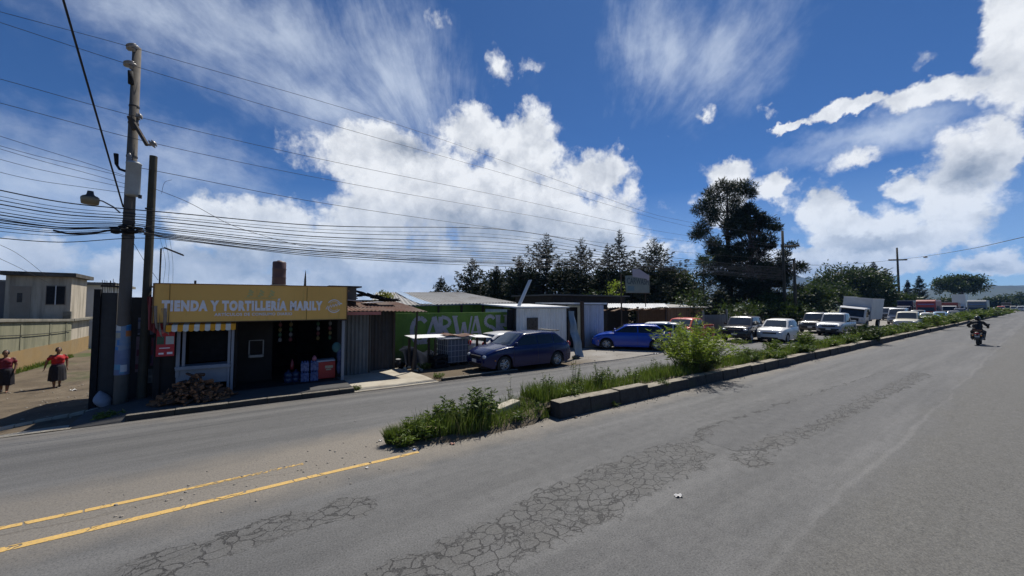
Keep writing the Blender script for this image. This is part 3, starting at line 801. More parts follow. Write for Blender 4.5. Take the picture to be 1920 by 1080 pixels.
mb.grid(lambda u, v_: (-1.90 + u * .12 + .10 * v_, 12.2 + .05 * sin(u * 8 + v_ * 5), 2.40 - v_ * (.52 + .25 * u)), 8, 10)
mb.grid(lambda u, v_: (-1.72 + u * .11 + .05 * v_, 12.19 + .04 * sin(u * 8 + v_ * 3), 2.34 - v_ * (.55 + .1 * u)), 8, 10)
loc(mb.build('beige_cloth', M('beige_cloth', (.30, .24, .19), .9, .25, 5)), o)

# brown water tank and pipes on the roof
o = empty('water_tank', (.76, 14.0, 2.82), 0, 'brown plastic water tank on the flat roof behind the yellow sign', 'water tank')
mb = MB(); mb.lathe([(.0, .24), (.185, .24), (.195, .28), (.188, .45), (.197, .47), (.188, .5), (.19, .72), (.198, .74), (.19, .77), (.188, .95), (.17, .985), (.07, 1.0), (.06, 1.02), (0, 1.02)], n=24)
mb.build('barrel', M('brown_plastic', (.075, .04, .038), .5, .2, 3, (.13, .09, .08), .4, 2, .05), o, smooth=True, fix=True)
mb = MB()
for a in range(3): mb.bx(-.3, .3, -.25 + a * .22, -.17 + a * .22, -.05, .06)
mb.bx(-.36, .36, -.3, .3, .06, .10); mb.bx(-.22, .22, -.2, .2, .10, .24)
mb.build('stand', CONC_L, o)
o = empty('roof_pipe', Yp(572, 534, 14.2), 0, 'thin dark pointed vent pipe standing on the shop roof', 'vent pipe')
mb = MB(); mb.cyl((0, 0, -.2), (0, 0, .2), .045, .03, 8); mb.cyl((0, 0, .2), (0.01, 0, .48), .03, .006, 8); mb.build('pipe', SHEET_D, o)
o = empty('roof_pipe', Yp(366, 533, 13.0), 0, 'short black stub of pipe rising just above the left half of the yellow sign', 'vent pipe')
mb = MB(); mb.cyl((0, 0, -.25), (0, 0, .10), .025, .025, 8); mb.build('pipe', SHEET_D, o)
o = empty('roof_shed', (2.62, 14.6, 2.5), 0, 'small black tin roof shed behind the right end of the yellow sign', 'shed')
a, b_ = Yp(650, 538, 14.4), Yp(668, 565, 14.4)
mb = MB(); mb.bx(a.x - .5, b_.x, 14.4, 15.6, 2.3, a.z - .02); loc(mb.build('wall', SHEET_D), o)
mb = MB(); mb.bx(a.x - .6, b_.x + .14, 14.2, 15.8, a.z - .02, a.z + .03); loc(mb.build('roof', BLACK), o)

# block wall with rebar at the alley corner
o = empty('block_wall', (-2.5, 13.4, 0), 0, 'dark grimy block wall with rebar sticking out of its top at the alley corner', 'wall')
mb = MB(); mb.bx(-2.90, -1.88, 13.3, 13.5, -.05, 2.62); mb.bx(-2.91, -2.64, 13.05, 13.3, -.05, 2.72); loc(mb.build('wall', M('blackened_block', (.058, .056, .055), .9, .3, 3, (.03, .03, .03), .6, 1.2, .4, 20, streak=True), bevel=.012), o)
mb = MB(); mb.bx(-3.03, -2.92, 13.0, 13.12, -.12, 2.80); mb.bx(-2.98, -2.93, 13.12, 17.5, -.7, 2.5); loc(mb.build('gate_leaf', BLACK), o)
mb = MB()
for k in range(9):
    x = -2.92 + .034 * k; mb.cyl((x, 13.16 + .03 * (k % 3), 2.7), (x + random.uniform(-.02, .02), 13.16, 2.95 + random.uniform(0, .12)), .006, n=5)
mb.bx(-2.95, -2.62, 13.1, 13.14, 2.86, 2.90); mb.bx(-2.95, -2.62, 13.2, 13.24, 2.93, 2.96)
loc(mb.build('rebar', M('rebar_steel', (.05, .04, .035), .8)), o)
def poster(name, label, x0, x1, z0, z1, y, cols, seed, lean=0.0):
    """pasted paper: a plain sheet with its own printed blocks"""
    m, N, b = newmat('printed_paper'); p = N.obj()
    r = random.Random(seed); cc = N.mix(N.noise(p, 4, 3), cols[0], cols[1])
    for k in range(7):
        u0 = r.uniform(x0, x1); w0 = r.uniform(z0, z1); X, _, Z = N.sep(p)
        f = N.m('MULTIPLY', N.m('LESS_THAN', N.m('ABSOLUTE', N.m('SUBTRACT', X, u0)), (x1 - x0) * r.uniform(.08, .3)), N.m('LESS_THAN', N.m('ABSOLUTE', N.m('SUBTRACT', Z, w0)), (z1 - z0) * r.uniform(.03, .13)))
        cc = N.mix(N.m('MULTIPLY', f, .85), cc, r.choice(cols))
    N.put(b.inputs['Base Color'], cc); b.inputs['Roughness'].default_value = .7
    mb = MB(); mb.grid(lambda u, v_: (x0 + u * (x1 - x0), y - .006 - .02 * (v_ > .9) * (u > .6) + .004 * sin(u * 7), z0 + v_ * (z1 - z0)), 6, 6)
    mb.face([(x0, y, z0), (x1, y, z0), (x1, y, z1), (x0, y, z1)])
    return tag(mb.build(name, m, fix=False), label, 'poster')
poster('poster', 'maroon and grey poster pasted on the dark wall between the two poles', -2.32, -2.12, .72, 1.62, 13.295, [(.16, .03, .05), (.30, .28, .32), (.05, .05, .09), (.38, .35, .35)], 3)
poster('poster', 'blue and red framed poster on the dark wall right of the wooden pole', -2.04, -1.89, .86, 1.58, 13.285, [(.10, .13, .30), (.36, .07, .08), (.45, .45, .48), (.05, .07, .13)], 5)
poster('poster', 'blue and white poster high on the dark wall behind the wooden pole', -2.3, -1.92, 1.66, 2.1, 13.29, [(.08, .10, .2), (.36, .36, .4), (.04, .04, .06)], 8)
poster('poster', 'small grey notice low on the dark wall under the framed poster', -2.08, -1.92, .42, .78, 13.29, [(.28, .28, .26), (.16, .16, .16), (.36, .36, .34)], 9)
o = empty('rubbish_sack', (-2.72, 12.88, -.02), .9, 'bulging white rubbish sack leaning against the foot of the dark corner column', 'sack')
mb = MB(); mb.grid(lambda u, v_: ((.17 + .03 * sin(5 * u * 2 * pi) * v_) * sin(pi * min(.97, v_ * .9 + .08)) * cos(2 * pi * u), .12 * sin(pi * min(.97, v_ * .9 + .08)) * sin(2 * pi * u) + .16 * v_, .40 * v_), 22, 10)
mb.build('sack', M('dirty_white_plastic', (.30, .30, .34), .5, .2, 6, (.15, .14, .14), .4, 5, .3, 20), o, smooth=True)

# goods at the open front
o = empty('drinks_cooler', (2.02, 12.95, .12), radians(-4), 'red drinks chest cooler with a pale lid at the right of the shop front', 'cooler')
mb = MB(); mb.bx(-.24, .24, -.2, .26, .05, .56); mb.build('body', M('red_cooler_paint', (.40, .028, .022), .4, .12, 5, (.2, .02, .02), .3, 3, .04), o, bevel=.02)
mb = MB(); mb.bx(-.25, .25, -.21, .27, .563, .61); q = mb.build('lid', M('pale_grey_plastic', (.34, .36, .40), .4), o, bevel=.015); q.rotation_euler = (.0, -.03, 0)
mb = MB()
for x in (-.2, .2):
    for y in (-.16, .22): mb.cyl((x, y, 0), (x, y, .05), .025, n=8)
mb.build('foot', BLACK, o)
mb = MB(); mb.bx(-.05, .17, -.206, -.202, .36, .44); mb.bx(-.02, .12, -.206, -.202, .30, .34); mb.build('emblem', M('gold_white_print', (.42, .34, .22), .5, .5, 20), o)
def bottle_pack(x, y, z, label):
    o = empty('bottle_pack', (x, y, z), random.uniform(-.1, .1), label, 'bottle pack', 'shrink-wrapped bottle packs stacked at the shop front')
    mb = MB(); mb.bx(-.11, .11, -.11, .11, 0, .27); mb.build('wrap', M('blue_white_film', (.045, .07, .19), .25, .5, 14, (.26, .29, .40), .8, 13, .3, 20), o, bevel=.03)
    mb = MB()
    for a in range(3):
        for b_ in range(3): mb.cyl((-.07 + .07 * a, -.07 + .07 * b_, .27), (-.07 + .07 * a, -.07 + .07 * b_, .305), .016, n=6)
    mb.build('cap', M('blue_cap', (.10, .14, .35), .4), o)
    return o
for x, w_ in ((1.42, 'left'), (1.67, 'right')):
    for k, h in enumerate(('bottom', 'top')):
        bottle_pack(x, 12.85, .12 + .31 * k, f'blue wrapped pack of water bottles, {h} of the {w_} stack beside the red cooler')
o = empty('water_jug', (1.67, 12.85, .74), 0, 'small jug with a pink cap standing on the right stack of bottle packs', 'jug')
mb = MB(); mb.lathe([(0, 0), (.06, 0), (.065, .06), (.05, .1), (.025, .12), (.025, .14)], n=12); mb.build('jug', M('pale_pink_plastic', (.40, .14, .17), .4), o, smooth=True)
for i, x in enumerate((1.0, 1.2)):
    o = empty('water_jug', (x, 12.95, .12), 0, ('dark blue five gallon water jug, the left one' if i == 0 else 'dark blue five gallon water jug next to the bottle packs') + ' on the shop floor', 'jug')
    mb = MB(); mb.lathe([(0, 0), (.10, 0), (.115, .03), (.115, .12), (.105, .14), (.115, .16), (.115, .26), (.09, .31), (.03, .34), (.03, .38), (0, .38)], n=16); mb.build('jug', M('blue_water_plastic', (.015, .03, .075), .25), o, smooth=True)
o = empty('soft_drink_bottle', (1.1, 13.0, .5), 0, 'red capped soft drink bottle standing behind the dark blue jugs', 'bottle')
mb = MB(); mb.lathe([(0, 0), (.05, 0), (.055, .1), (.04, .2), (.015, .27), (.015, .3), (0, .3)], n=12); mb.build('bottle', M('cola_red_plastic', (.20, .02, .025), .3), o, smooth=True)
o = empty('clothes_bundle', (2.3, 12.6, 1.0), 0, 'teal and blue bundle of bags hanging on the right post of the shop', 'bags')
mb = MB(); mb.ell((-.06, 0, .12), (.13, .09, .16), 12, 8); loc_b = mb.build('teal_bag', M('teal_cloth', (.05, .13, .13), .8, .4, 7), o, smooth=True)
mb = MB(); mb.ell((.04, -.02, -.14), (.09, .08, .24), 12, 8); mb.build('blue_bag', M('navy_cloth', (.035, .05, .12), .7, .5, 9, (.16, .16, .2), .5, 9), o, smooth=True)
mb = MB(); mb.ell((.03, -.01, -.5), (.08, .07, .2), 12, 8); mb.build('lower_bag', MATS['navy_cloth'], o, smooth=True)

SN = [M('snack_bag_red', (.09, .014, .014), .5, .4, 20), M('snack_bag_yellow', (.10, .07, .014), .5, .4, 20), M('snack_bag_green', (.02, .055, .02), .5, .4, 20), M('snack_bag_white', (.10, .10, .10), .5, .4, 20)]
for i, x in enumerate((.78, 1.05, 1.78, 2.12)):
    o = empty('snack_strip', (x, 13.05, 1.98), 0, ('strip of small snack bags hanging in the dark shop opening, ' + ('nearest the partition wall', 'second from the partition wall', 'above the bottle packs', 'above the red cooler')[i]), 'snack bags')
    for k_ in range(4):
        mb = MB(); mb.ell((random.uniform(-.01, .01), 0, -.14 - .15 * k_), (.05, .02, .065), 10, 6); mb.build('bag', SN[(i + k_) % 4], o, smooth=True)
    mb = MB(); mb.cyl((0, .01, 0), (0, .01, -.62), .004, n=5); mb.build('hanger', STEEL, o)
# firewood heap
BARK = M('bark', (.075, .040, .024), .9, .45, 12, (.03, .02, .015), .6, 6, .6, 40)
SPLIT = M('split_wood', (.24, .11, .048), .85, .45, 9, (.09, .05, .03), .6, 6, .4, 40)
proto_logs = []
for k in range(4):
    mb = MB(); L = random.uniform(.24, .34); r = random.uniform(.034, .055)
    sec = [(r * cos(t), r * sin(t)) for t in np.linspace(.15, pi - .15, 6)] + [(0, -r * .35)]
    A = [mb.P((-L / 2, a, b_)) for a, b_ in sec]; Bq = [mb.P((L / 2, a * 1.1, b_ * .92)) for a, b_ in sec]
    n = len(sec)
    for j in range(n): mb.idx((A[j], A[(j + 1) % n], Bq[(j + 1) % n], Bq[j]), 0 if j < n - 2 else 1)
    mb.idx(A[::-1], 1); mb.idx(Bq, 1)
    o = mb.build('firewood_log', [BARK, SPLIT], bevel=.003); proto_logs.append(o)
spots = []
for i in range(230):
    t = random.random(); a = random.uniform(0, 2 * pi); rr = sqrt(random.random())
    x, y = -1.02 + .72 * rr * cos(a), 11.92 + .44 * rr * sin(a); z = .15 + .62 * max(0, 1 - rr ** 1.1) * random.uniform(.1, 1) ** .5
    spots.append((x, y, z))
for i, (x, y, z) in enumerate(spots):
    o = proto_logs[i] if i < 4 else proto_logs[i % 4].copy()
    if i >= 4: COL.objects.link(o)
    o.location = (x, y, z); o.rotation_euler = (random.uniform(-3, 3), random.uniform(-.35, .35), random.uniform(-.7, .7) + (pi / 2 if random.random() < .6 else 0))
    tag(o, 'short piece of split firewood in the loose heap below the shop counter', 'firewood', 'firewood heaped before the shop')

# ------------------------------------------------------------------ rusty lean-to next to the shop
shed = empty('lean_to_shed', (3.6, 14, 0), 0, 'lean-to shed of grey corrugated sheets with a rusty roof beside the shop', 'shed')
mb = MB(); mb.corr((2.47, 13.5, .05), (1, 0, 0), (0, 0, 1), 1.02, 2.3, (0, -1, 0), .125, .018); part('wall', mb, SHEET, shed, fix=False)
mb = MB(); mb.corr((3.49, 13.95, .03), (1, 0, 0), (0, 0, 1), .92, 2.4, (0, -1, 0), .125, .016); part('wall', mb, SHEET_D, shed, fix=False)
mb = MB(); mb.bx(3.42, 3.5, 13.5, 13.6, .03, 2.3); mb.bx(4.38, 4.46, 13.85, 13.95, .02, 2.36); mb.bx(4.4, 4.46, 13.95, 15.4, .02, 2.4); part('post', mb, WOOD, shed)
mb = MB()
a, b_, c_, d_ = Vector((2.47, 12.72, 2.23)), Vector((5.24, 12.72, 2.20)), Vector((4.95, 15.2, 2.54)), Vector((2.47, 15.2, 2.56))
def rf(u, v_):
    q = a.lerp(b_, u).lerp(d_.lerp(c_, u), v_); q.z += .016 * sin(u * 2 * pi * 21) + .012 * sin(v_ * 3 + u * 5); return q
mb.grid(rf, 126, 6); part('roof', mb, RUST, shed, fix=False)
mb = MB(); mb.bx(2.47, 3.6, 12.69, 12.72, 2.10, 2.20); part('fascia', mb, M('faded_pink_paint', (.45, .16, .13), .8, .2, 4, (.3, .2, .17), .5, 3), shed)
mb = MB(); mb.tube([(4.95, 12.95, 2.2), (4.92, 13.0, 1.2), (4.80, 13.0, -.02)], [.035, .04, .045], 7); part('prop_pole', mb, WOOD, shed)
mb = MB(); mb.cbox((2.95, 14.2, 2.58), (.55, .9, .02), R=Matrix.Rotation(.1, 3, 'Y')); mb.cbox((3.75, 14.4, 2.52), (.6, .8, .02), R=Matrix.Rotation(-.08, 3, 'Y'))
part('loose_sheet', mb, SHEET_W, shed)
o = empty('scrap_heap', (3.6, 15.6, 2.5), 0, 'black heap of scrap boards lying on top of the rusty roof', 'scrap heap')
mb = MB()
for k in range(12):
    mb.cbox((3.05 + k * .17, 15.9 + random.uniform(-.3, .3), 2.66 + .28 * max(0, 1 - abs(k - 3) / 6) * random.uniform(.4, 1)), (.55, .6, .05), R=Matrix.Rotation(random.uniform(-.1, .5), 3, 'Y') @ Matrix.Rotation(random.uniform(0, 1), 3, 'Z'))
mb.bx(2.9, 5.0, 15.5, 16.4, 2.3, 2.62)
loc(mb.build('boards', BLACK), o)
o = empty('barrel', G(722, 691), 0, 'grey metal drum standing in front of the dark corrugated sheets', 'drum')
mb = MB(); mb.lathe([(0, 0), (.15, 0), (.155, .02), (.15, .12), (.156, .14), (.15, .16), (.15, .26), (.157, .28), (.157, .30), (.13, .305), (0, .30)], n=20); mb.build('drum', M('grey_drum', (.20, .19, .19), .5, .2, 5, (.1, .08, .07), .5, 3, .1, 30, metal=.3), o, smooth=True)
mb = MB(); mb.cyl((.02, -.02, .305), (.02, -.02, .35), .11, .09, 14); mb.build('bowl', M('white_enamel', (.7, .7, .7), .35), o, smooth=True)
o = empty('rubbish_bag', G(747, 690), .4, 'black rubbish bags with a white basin on top beside the grey drum', 'rubbish bag')
mb = MB(); mb.ell((0, 0, .14), (.19, .16, .17), 14, 8); mb.ell((.2, .05, .1), (.16, .14, .12), 14, 8); mb.build('bag', M('black_bin_bag', (.012, .012, .014), .35, .3, 10, None, 0, 1, .6, 14), o, smooth=True)
mb = MB(); mb.lathe([(.05, .29), (.1, .34), (.105, .345), (.1, .345)], n=14); mb.build('basin', M('white_enamel', (.7, .7, .7), .35), o, smooth=True)
o = empty('rubble_pile', G(775, 695), 0, 'low pile of pale rubble lying between the driveway slab and the weeds', 'rubble')
mb = MB()
for k in range(16): mb.cbox((random.uniform(-.3, .45), random.uniform(-.2, .3), random.uniform(.0, .12)), (random.uniform(.06, .18), random.uniform(.06, .14), random.uniform(.04, .1)), R=Matrix.Rotation(random.uniform(0, 3), 3, 'Z') @ Matrix.Rotation(random.uniform(-.5, .5), 3, 'X'))
mb.build('stones', CONC_L, o, bevel=.008)

# ------------------------------------------------------------------ car wash
cw = empty('painted_wall', (8.3, 16, 0), 0, 'green painted wall with large grey letters CARWASH', 'wall')
m, N, b = newmat('green_wall_paint'); p = N.obj()
c = N.mix(N.mr(N.noise(p, 1.2, 7, .65), .3, .7), (.075, .155, .020), (.145, .26, .036))
c = N.mix(N.mr(N.noise(N.vm('MULTIPLY', p, (3, 3, .5)), 1.5, 7, .7), .52, .72, 0, .7), c, (.045, .07, .022))
c = N.mix(N.mr(N.sep(p)[2], .5, .1, 0, .7), c, (.05, .055, .06))
N.put(b.inputs['Base Color'], c); b.inputs['Roughness'].default_value = .8
GREEN = m
mb = MB(); mb.bx(4.7, 11.5, 16.0, 16.15, -.05, 2.06); part('wall', mb, GREEN, cw)
GREYP = M('grey_wall_paint', (.40, .38, .42), .85, .15, 6, (.16, .22, .09), .45, 5)
def hand_letters():
    mb = MB(); w, h = .8, 1.16
    def stroke(x, pts, t=.15):
        depth[0] -= .0004
        for (a, b_), (c_, d_) in zip(pts, pts[1:]):
            depth[0] -= .00012; Yd = depth[0]
            d = Vector((c_ - a, d_ - b_)); n = Vector((-d.y, d.x)).normalized() * t / 2 if d.length > 0 else Vector((0, 0))
            mb.face([(x + a - n.x, Yd, b_ - n.y), (x + c_ - n.x, Yd, d_ - n.y), (x + c_ + n.x, Yd, d_ + n.y), (x + a + n.x, Yd, b_ + n.y)])
    z0, z1 = .72, 1.88
    depth = [15.994]
    arc = lambda cx, cz, rx, rz, a0, a1, n=12: [(cx + rx * cos(a0 + (a1 - a0) * i / n), cz + rz * sin(a0 + (a1 - a0) * i / n)) for i in range(n + 1)]
    X = Yp(770, 600, 16).x
    stroke(X, arc(.42, 1.3, .36, .54, .7, 5.5), .20)
    X = Yp(797, 600, 16).x
    stroke(X, [(0, z0), (.42, z1)], .12); stroke(X, [(.42, z1), (.78, z0)], .24); stroke(X, [(.15, 1.12), (.66, 1.12)], .10); stroke(X, [(-.12, z0), (.14, z0)], .08); stroke(X, [(.6, z0), (.95, z0)], .08)
    X = Yp(826, 600, 16).x
    stroke(X, [(0, z0), (0, z1)], .22); stroke(X, arc(.05, 1.62, .42, .24, 1.57, -1.57), .16); stroke(X, [(.15, 1.38), (.55, z0)], .2); stroke(X, [(-.14, z0), (.18, z0)], .07)
    X = Yp(852, 600, 16).x
    stroke(X, [(0, z1), (.26, z0)], .2); stroke(X, [(.26, z0), (.48, 1.6)], .10); stroke(X, [(.48, 1.6), (.68, z0)], .2); stroke(X, [(.68, z0), (.92, z1)], .09); stroke(X, [(-.12, z1), (.16, z1)], .07)
    X = Yp(880, 600, 16).x
    stroke(X, [(.04, z0), (.36, z1)], .10); stroke(X, [(.36, z1), (.66, z0)], .2); stroke(X, [(.14, 1.1), (.56, 1.1)], .09); stroke(X, [(.5, z0), (.8, z0)], .07)
    X = Yp(908, 600, 16).x
    stroke(X, arc(.32, 1.62, .27, .25, .4, 4.4) + arc(.30, 1.04, .33, .31, 1.7, -2.6), .17)
    X = Yp(932, 600, 16).x
    stroke(X, [(.05, z0 - .12), (.05, z1)], .27); stroke(X, [(.52, z1), (.50, 1.3)], .13); stroke(X, [(.12, 1.42), (.5, 1.42)], .16); stroke(X, [(.18, 1.3), (.72, z0 - .05)], .24); stroke(X, [(-.12, z1), (.2, z1)], .08); stroke(X, [(.38, z1), (.66, z1)], .07)
    return mb
loc(hand_letters().build('lettering', GREYP, fix=False), cw)
o = empty('garage_building', (9, 21, 0), 0, 'low green workshop with a wide grey tin roof behind the green wall', 'workshop')
mb = MB(); mb.bx(4.6, 13.2, 19.0, 26, -.05, 2.45); part('wall', mb, GREEN, o)
mb = MB()
for k in range(6): mb.bx(5.6 + k * 1.4, 5.7 + k * 1.4, 18.93, 18.998, 0, 2.45)
part('post', mb, WOOD, o)
mb = MB()
A, Bq = Yp(690, 574, 18.6), Yp(968, 567, 18.6); C_, D_ = Yp(705, 548, 22.5), Yp(866, 548, 22.5)
def rf2(u, v_):
    q = A.lerp(Bq, u).lerp(C_.lerp(D_, u), v_); q.z += .02 * sin(u * 2 * pi * 40); return q
mb.grid(rf2, 240, 3); mb.face([A + Vector((0, 0, -.07)), Bq + Vector((0, 0, -.07)), Bq + Vector((0, .02, -.02)), A + Vector((0, .02, -.02))])
mb.face([Bq, D_, (D_.x, 26, D_.z - .9), (Bq.x, 26, Bq.z)]); part('roof', mb, ROOFGREY, o, fix=False)
mb = MB(); mb.grid(lambda u, v_: rf2(.20 + .08 * u + .10 * (1 - v_), .02 + v_ * .95) + Vector((0, 0, .035)), 10, 3); part('skylight', mb, M('clear_roof_sheet', (.42, .52, .62), .3, .15, 3), o, fix=False)
o = empty('roof_plant', Yp(722, 560, 17), 0, 'tuft of yellow green plant growing over the scrap on the roof', 'plant')
cs = rng.normal(0, 1, (260, 3)) * (.17, .15, .09) + (0, 0, .1)
q = link('foliage', leaves('foliage', cs, rng.normal(size=(260, 3)) + (0, 0, .6), .12, .06), LEAF('roof_plant_leaf', (.10, .12, .02), (.26, .26, .05)), o)

# corrugated sheet laid over a caged tank
o = empty('water_container', (6.97, 14.2, 0), radians(2), 'caged white plastic water container standing in front of the green wall', 'water container')
mb = MB(); mb.bx(-.46, .46, -.5, .5, .13, 1.02); mb.build('bottle', M('cloudy_white_plastic', (.13, .145, .185), .5, .15, 3, (.12, .13, .15), .5, 2, .05), o, bevel=.04)
mb = MB()
for k in range(7):
    x = -.5 + k / 6
    for y in (-.52, .52): mb.cyl((x, y, .1), (x, y, 1.06), .011, n=5)
    if 0 < k < 6:
        for x2 in (-.5, .5): mb.cyl((x2, -.52 + 1.04 * k / 6, .1), (x2, -.52 + 1.04 * k / 6, 1.06), .011, n=5)
for z in (.14, .36, .58, .80, 1.05):
    mb.tube([(-.5, -.53, z), (.5, -.53, z), (.5, .53, z), (-.5, .53, z), (-.5, -.53, z)], .012, 5)
mb.build('cage', M('cage_steel', (.42, .44, .48), .5, .15, 8, metal=.3), o)
mb = MB(); mb.bx(-.52, .52, -.54, .54, .085, .105)
for x in (-.45, 0, .45): mb.bx(x - .06, x + .06, -.5, .5, 0, .085)
mb.build('pallet', WOOD, o)
o = empty('roof_sheet', (6.6, 13.6, 1.15), 0, 'bright white corrugated sheets laid flat across the water container and props', 'roofing sheet')
mb = MB()
P0, P1 = Vector((4.95, 13.3, 1.20)), Vector((8.35, 13.3, 1.09))
def sh(u, v_):
    q = P0.lerp(P1, u) + Vector((0, v_ * .95, .05 * v_)); q.z += .012 * sin(v_ * 2 * pi * 8) + .03 * sin(u * 4); return q
mb.grid(sh, 12, 50); loc(mb.build('sheet', SHEET_W, fix=False), o)
mb = MB(); mb.grid(lambda u, v_: sh(.38 + u * .38, v_ * .7) + Vector((0, -.06, .05 + .03 * sin(u * 9))), 12, 40); loc(mb.build('rusty_sheet', RUST, fix=False), o)
mb = MB()
for x in (5.1, 5.9, 8.1): mb.bx(x - .04, x + .04, 13.45, 13.53, -.05, 1.10); mb.bx(x - .04, x + .04, 14.1, 14.18, -.05, 1.13)
loc(mb.build('prop', WOOD), o)
o = empty('tarpaulin', (5.9, 14.6, 0), 0, 'dark blue grey tarpaulin draped over things under the sheet roof', 'tarpaulin')
mb = MB(); mb.grid(lambda u, v_: (4.95 + u * 1.5, 14.0 + v_ * 1.0 + .05 * sin(u * 14), .75 * sm(v_ * 2.2) * (.8 + .2 * sin(u * 7)) * sm((1 - u) * 6) + .02 * sin(u * 31 + v_ * 9)), 40, 16)
loc(mb.build('cloth', M('blue_grey_tarp', (.012, .016, .026), .95, .3, 3, (.035, .04, .055), .4, 2, .2, 20, spec=.05), smooth=True, fix=False), o)  # colour darkened in place of shadow from the sheet roof
o = empty('black_crate', (6.1, 13.65, 0), .1, 'black plastic crate standing in the shade left of the water container', 'crate')
mb = MB(); mb.bx(-.3, .3, -.2, .2, 0, .03)
for z in (.03, .2, .37):
    mb.bx(-.3, .3, -.2, -.17, z, z + .1); mb.bx(-.3, .3, .17, .2, z, z + .1); mb.bx(-.3, -.27, -.17, .17, z, z + .1); mb.bx(.27, .3, -.17, .17, z, z + .1)
for x in (-.3, .25):
    for y in (-.2, .15): mb.bx(x, x + .05, y, y + .05, 0, .48)
mb.build('crate', BLACK, o)

# ------------------------------------------------------------------ white corrugated shacks
s1 = empty('white_shack', (12.6, 16.8, 0), 0, 'white corrugated sheet shack with a small dark window behind the navy car', 'shack')
mb = MB(); mb.corr((10.95, 15.2, .0), (1, 0, 0), (0, 0, 1), 3.42, 2.24, (0, -1, 0), .19, .014); mb.corr((10.95, 15.2, 0), (0, 1, 0), (0, 0, 1), 3.0, 2.2, (-1, 0, 0), .19, .014); mb.bx(14.3, 14.36, 15.2, 18.4, 0, 2.3); part('wall', mb, SHEET_W, s1, fix=False)
mb = MB(); mb.prism([(15.0, 2.26), (18.6, 2.44), (18.6, 2.50), (15.0, 2.34)], 10.85, 14.42, 'yz'); part('roof', mb, SHEET_W, s1)
a, b_ = Yp(988, 596, 15.19), Yp(1008, 624, 15.19)
mb = MB(); mb.bx(a.x, b_.x, 15.155, 15.178, b_.z, a.z); part('window', mb, M('brown_dark_glass', (.03, .022, .02), .3), s1)
mb = MB(); mb.bx(10.6, 10.86, 15.3, 15.5, 0, 2.2); mb.bx(10.78, 10.88, 15.12, 15.22, 0, 2.25); part('post', mb, BLACK, s1)
s2 = empty('white_shack', (16.6, 17, 0), 0, 'narrower white sheet shack with a bluish front behind the bright blue car', 'shack')
mb = MB(); mb.corr((15.62, 15.35, 0), (1, 0, 0), (0, 0, 1), 1.95, 2.42, (0, -1, 0), .19, .014); mb.bx(17.5, 17.56, 15.35, 18.4, 0, 2.4); part('wall', mb, M('bluish_white_sheet', (.40, .43, .49), .5, .15, 2.2, (.2, .2, .22), .5, 1.4, .1, 30, streak=True), s2, fix=False)
mb = MB(); mb.prism([(15.15, 2.46), (18.6, 2.52), (18.6, 2.58), (15.15, 2.56)], 14.9, 17.7, 'yz'); part('roof', mb, SHEET_W, s2)
mb = MB(); mb.bx(14.40, 15.58, 15.55, 15.65, 0, 2.3); part('gap_shade_panel', mb, BLACK, s2)  # black panel put in for the darkness between the shacks
a = Yp(1092, 565, 15.1)
mb = MB(); mb.cyl((a.x, 15.1, 0), (a.x - .03, 15.1, a.z), .11, .12, 10); part('post', mb, M('brown_post', (.06, .04, .03), .85, .3, 5), s2)
o = empty('leaning_board', (11.2, 15.3, 2.3), 0, 'long white board standing slanted on top of the white shack', 'board')
a, b_ = Yp(970, 580, 15.5), Yp(994, 525, 15.5)
mb = MB(); d = (b_ - a); mb.T = Matrix.Translation(a) @ d.to_track_quat('Z', 'Y').to_matrix().to_4x4(); mb.bx(-.13, .13, -.02, .02, 0, d.length); loc(mb.build('board', SHEET_W), o)
o = empty('tin_sheet_roll', (12.15, 12.5, 0), 0, 'crumpled blue grey tin sheet hanging upright in front of the white shacks', 'tin sheet')
mb = MB()
def cloth(u, v_):
    z = 2.12 * (1 - v_); x = 12.0 + .26 * v_ + u * (.34 + .16 * v_); return (x, 12.5 - .10 * v_ + .06 * sin(u * 7 + v_ * 5) + .03 * sin(v_ * 17), z + .02)
mb.grid(cloth, 12, 24); mb.grid(lambda u, v_: Vector(cloth(u, v_)) + Vector((0, .05, 0)), 12, 24)
loc(mb.build('sheet', M('blue_grey_tin', (.24, .32, .40), .5, .25, 3, (.10, .14, .2), .6, 1.5, .1, 20, metal=.2), smooth=True, fix=False), o)
mb = MB(); mb.cyl((12.1, 12.66, 0), (12.15, 12.66, 2.25), .035, n=8); loc(mb.build('post', WOOD), o)
mb = MB(); mb.ell((12.3, 12.4, .05), (.22, .16, .08)); loc(mb.build('base', CONC_D), o)

# open workshop, plank hut and the board on its pole
w3 = empty('open_workshop', (22, 18, 0), 0, 'open fronted dark workshop under ragged translucent roof sheets behind the blue car', 'workshop')
A, Bq = Yp(1138, 578, 16.2), Yp(1252, 577, 16.2)
mb = MB(); mb.bx(A.x, Bq.x + .3, 20.0, 20.15, 0, 2.3); mb.bx(A.x, A.x + .1, 16.2, 20, 0, 2.25); part('wall', mb, BLACK, w3)
mb = MB()
for x in (A.x + .15, (A.x + Bq.x) / 2, Bq.x): mb.bx(x - .06, x + .06, 16.3, 16.42, 0, 2.3)
part('post', mb, WOOD, w3)
mb = MB(); C_, D_ = Yp(1140, 569, 19.5), Yp(1246, 569, 19.5)
def rf3(u, v_):
    q = A.lerp(Bq, u).lerp(C_.lerp(D_, u), v_); q.z += .02 * sin(u * 2 * pi * 34) + .06 * sin(u * 9) * (1 - v_); q.y += .12 * sin(u * 23) * (1 - v_); return q
mb.grid(rf3, 204, 5); part('roof', mb, SHEET_W, w3, fix=False)
mb = MB()
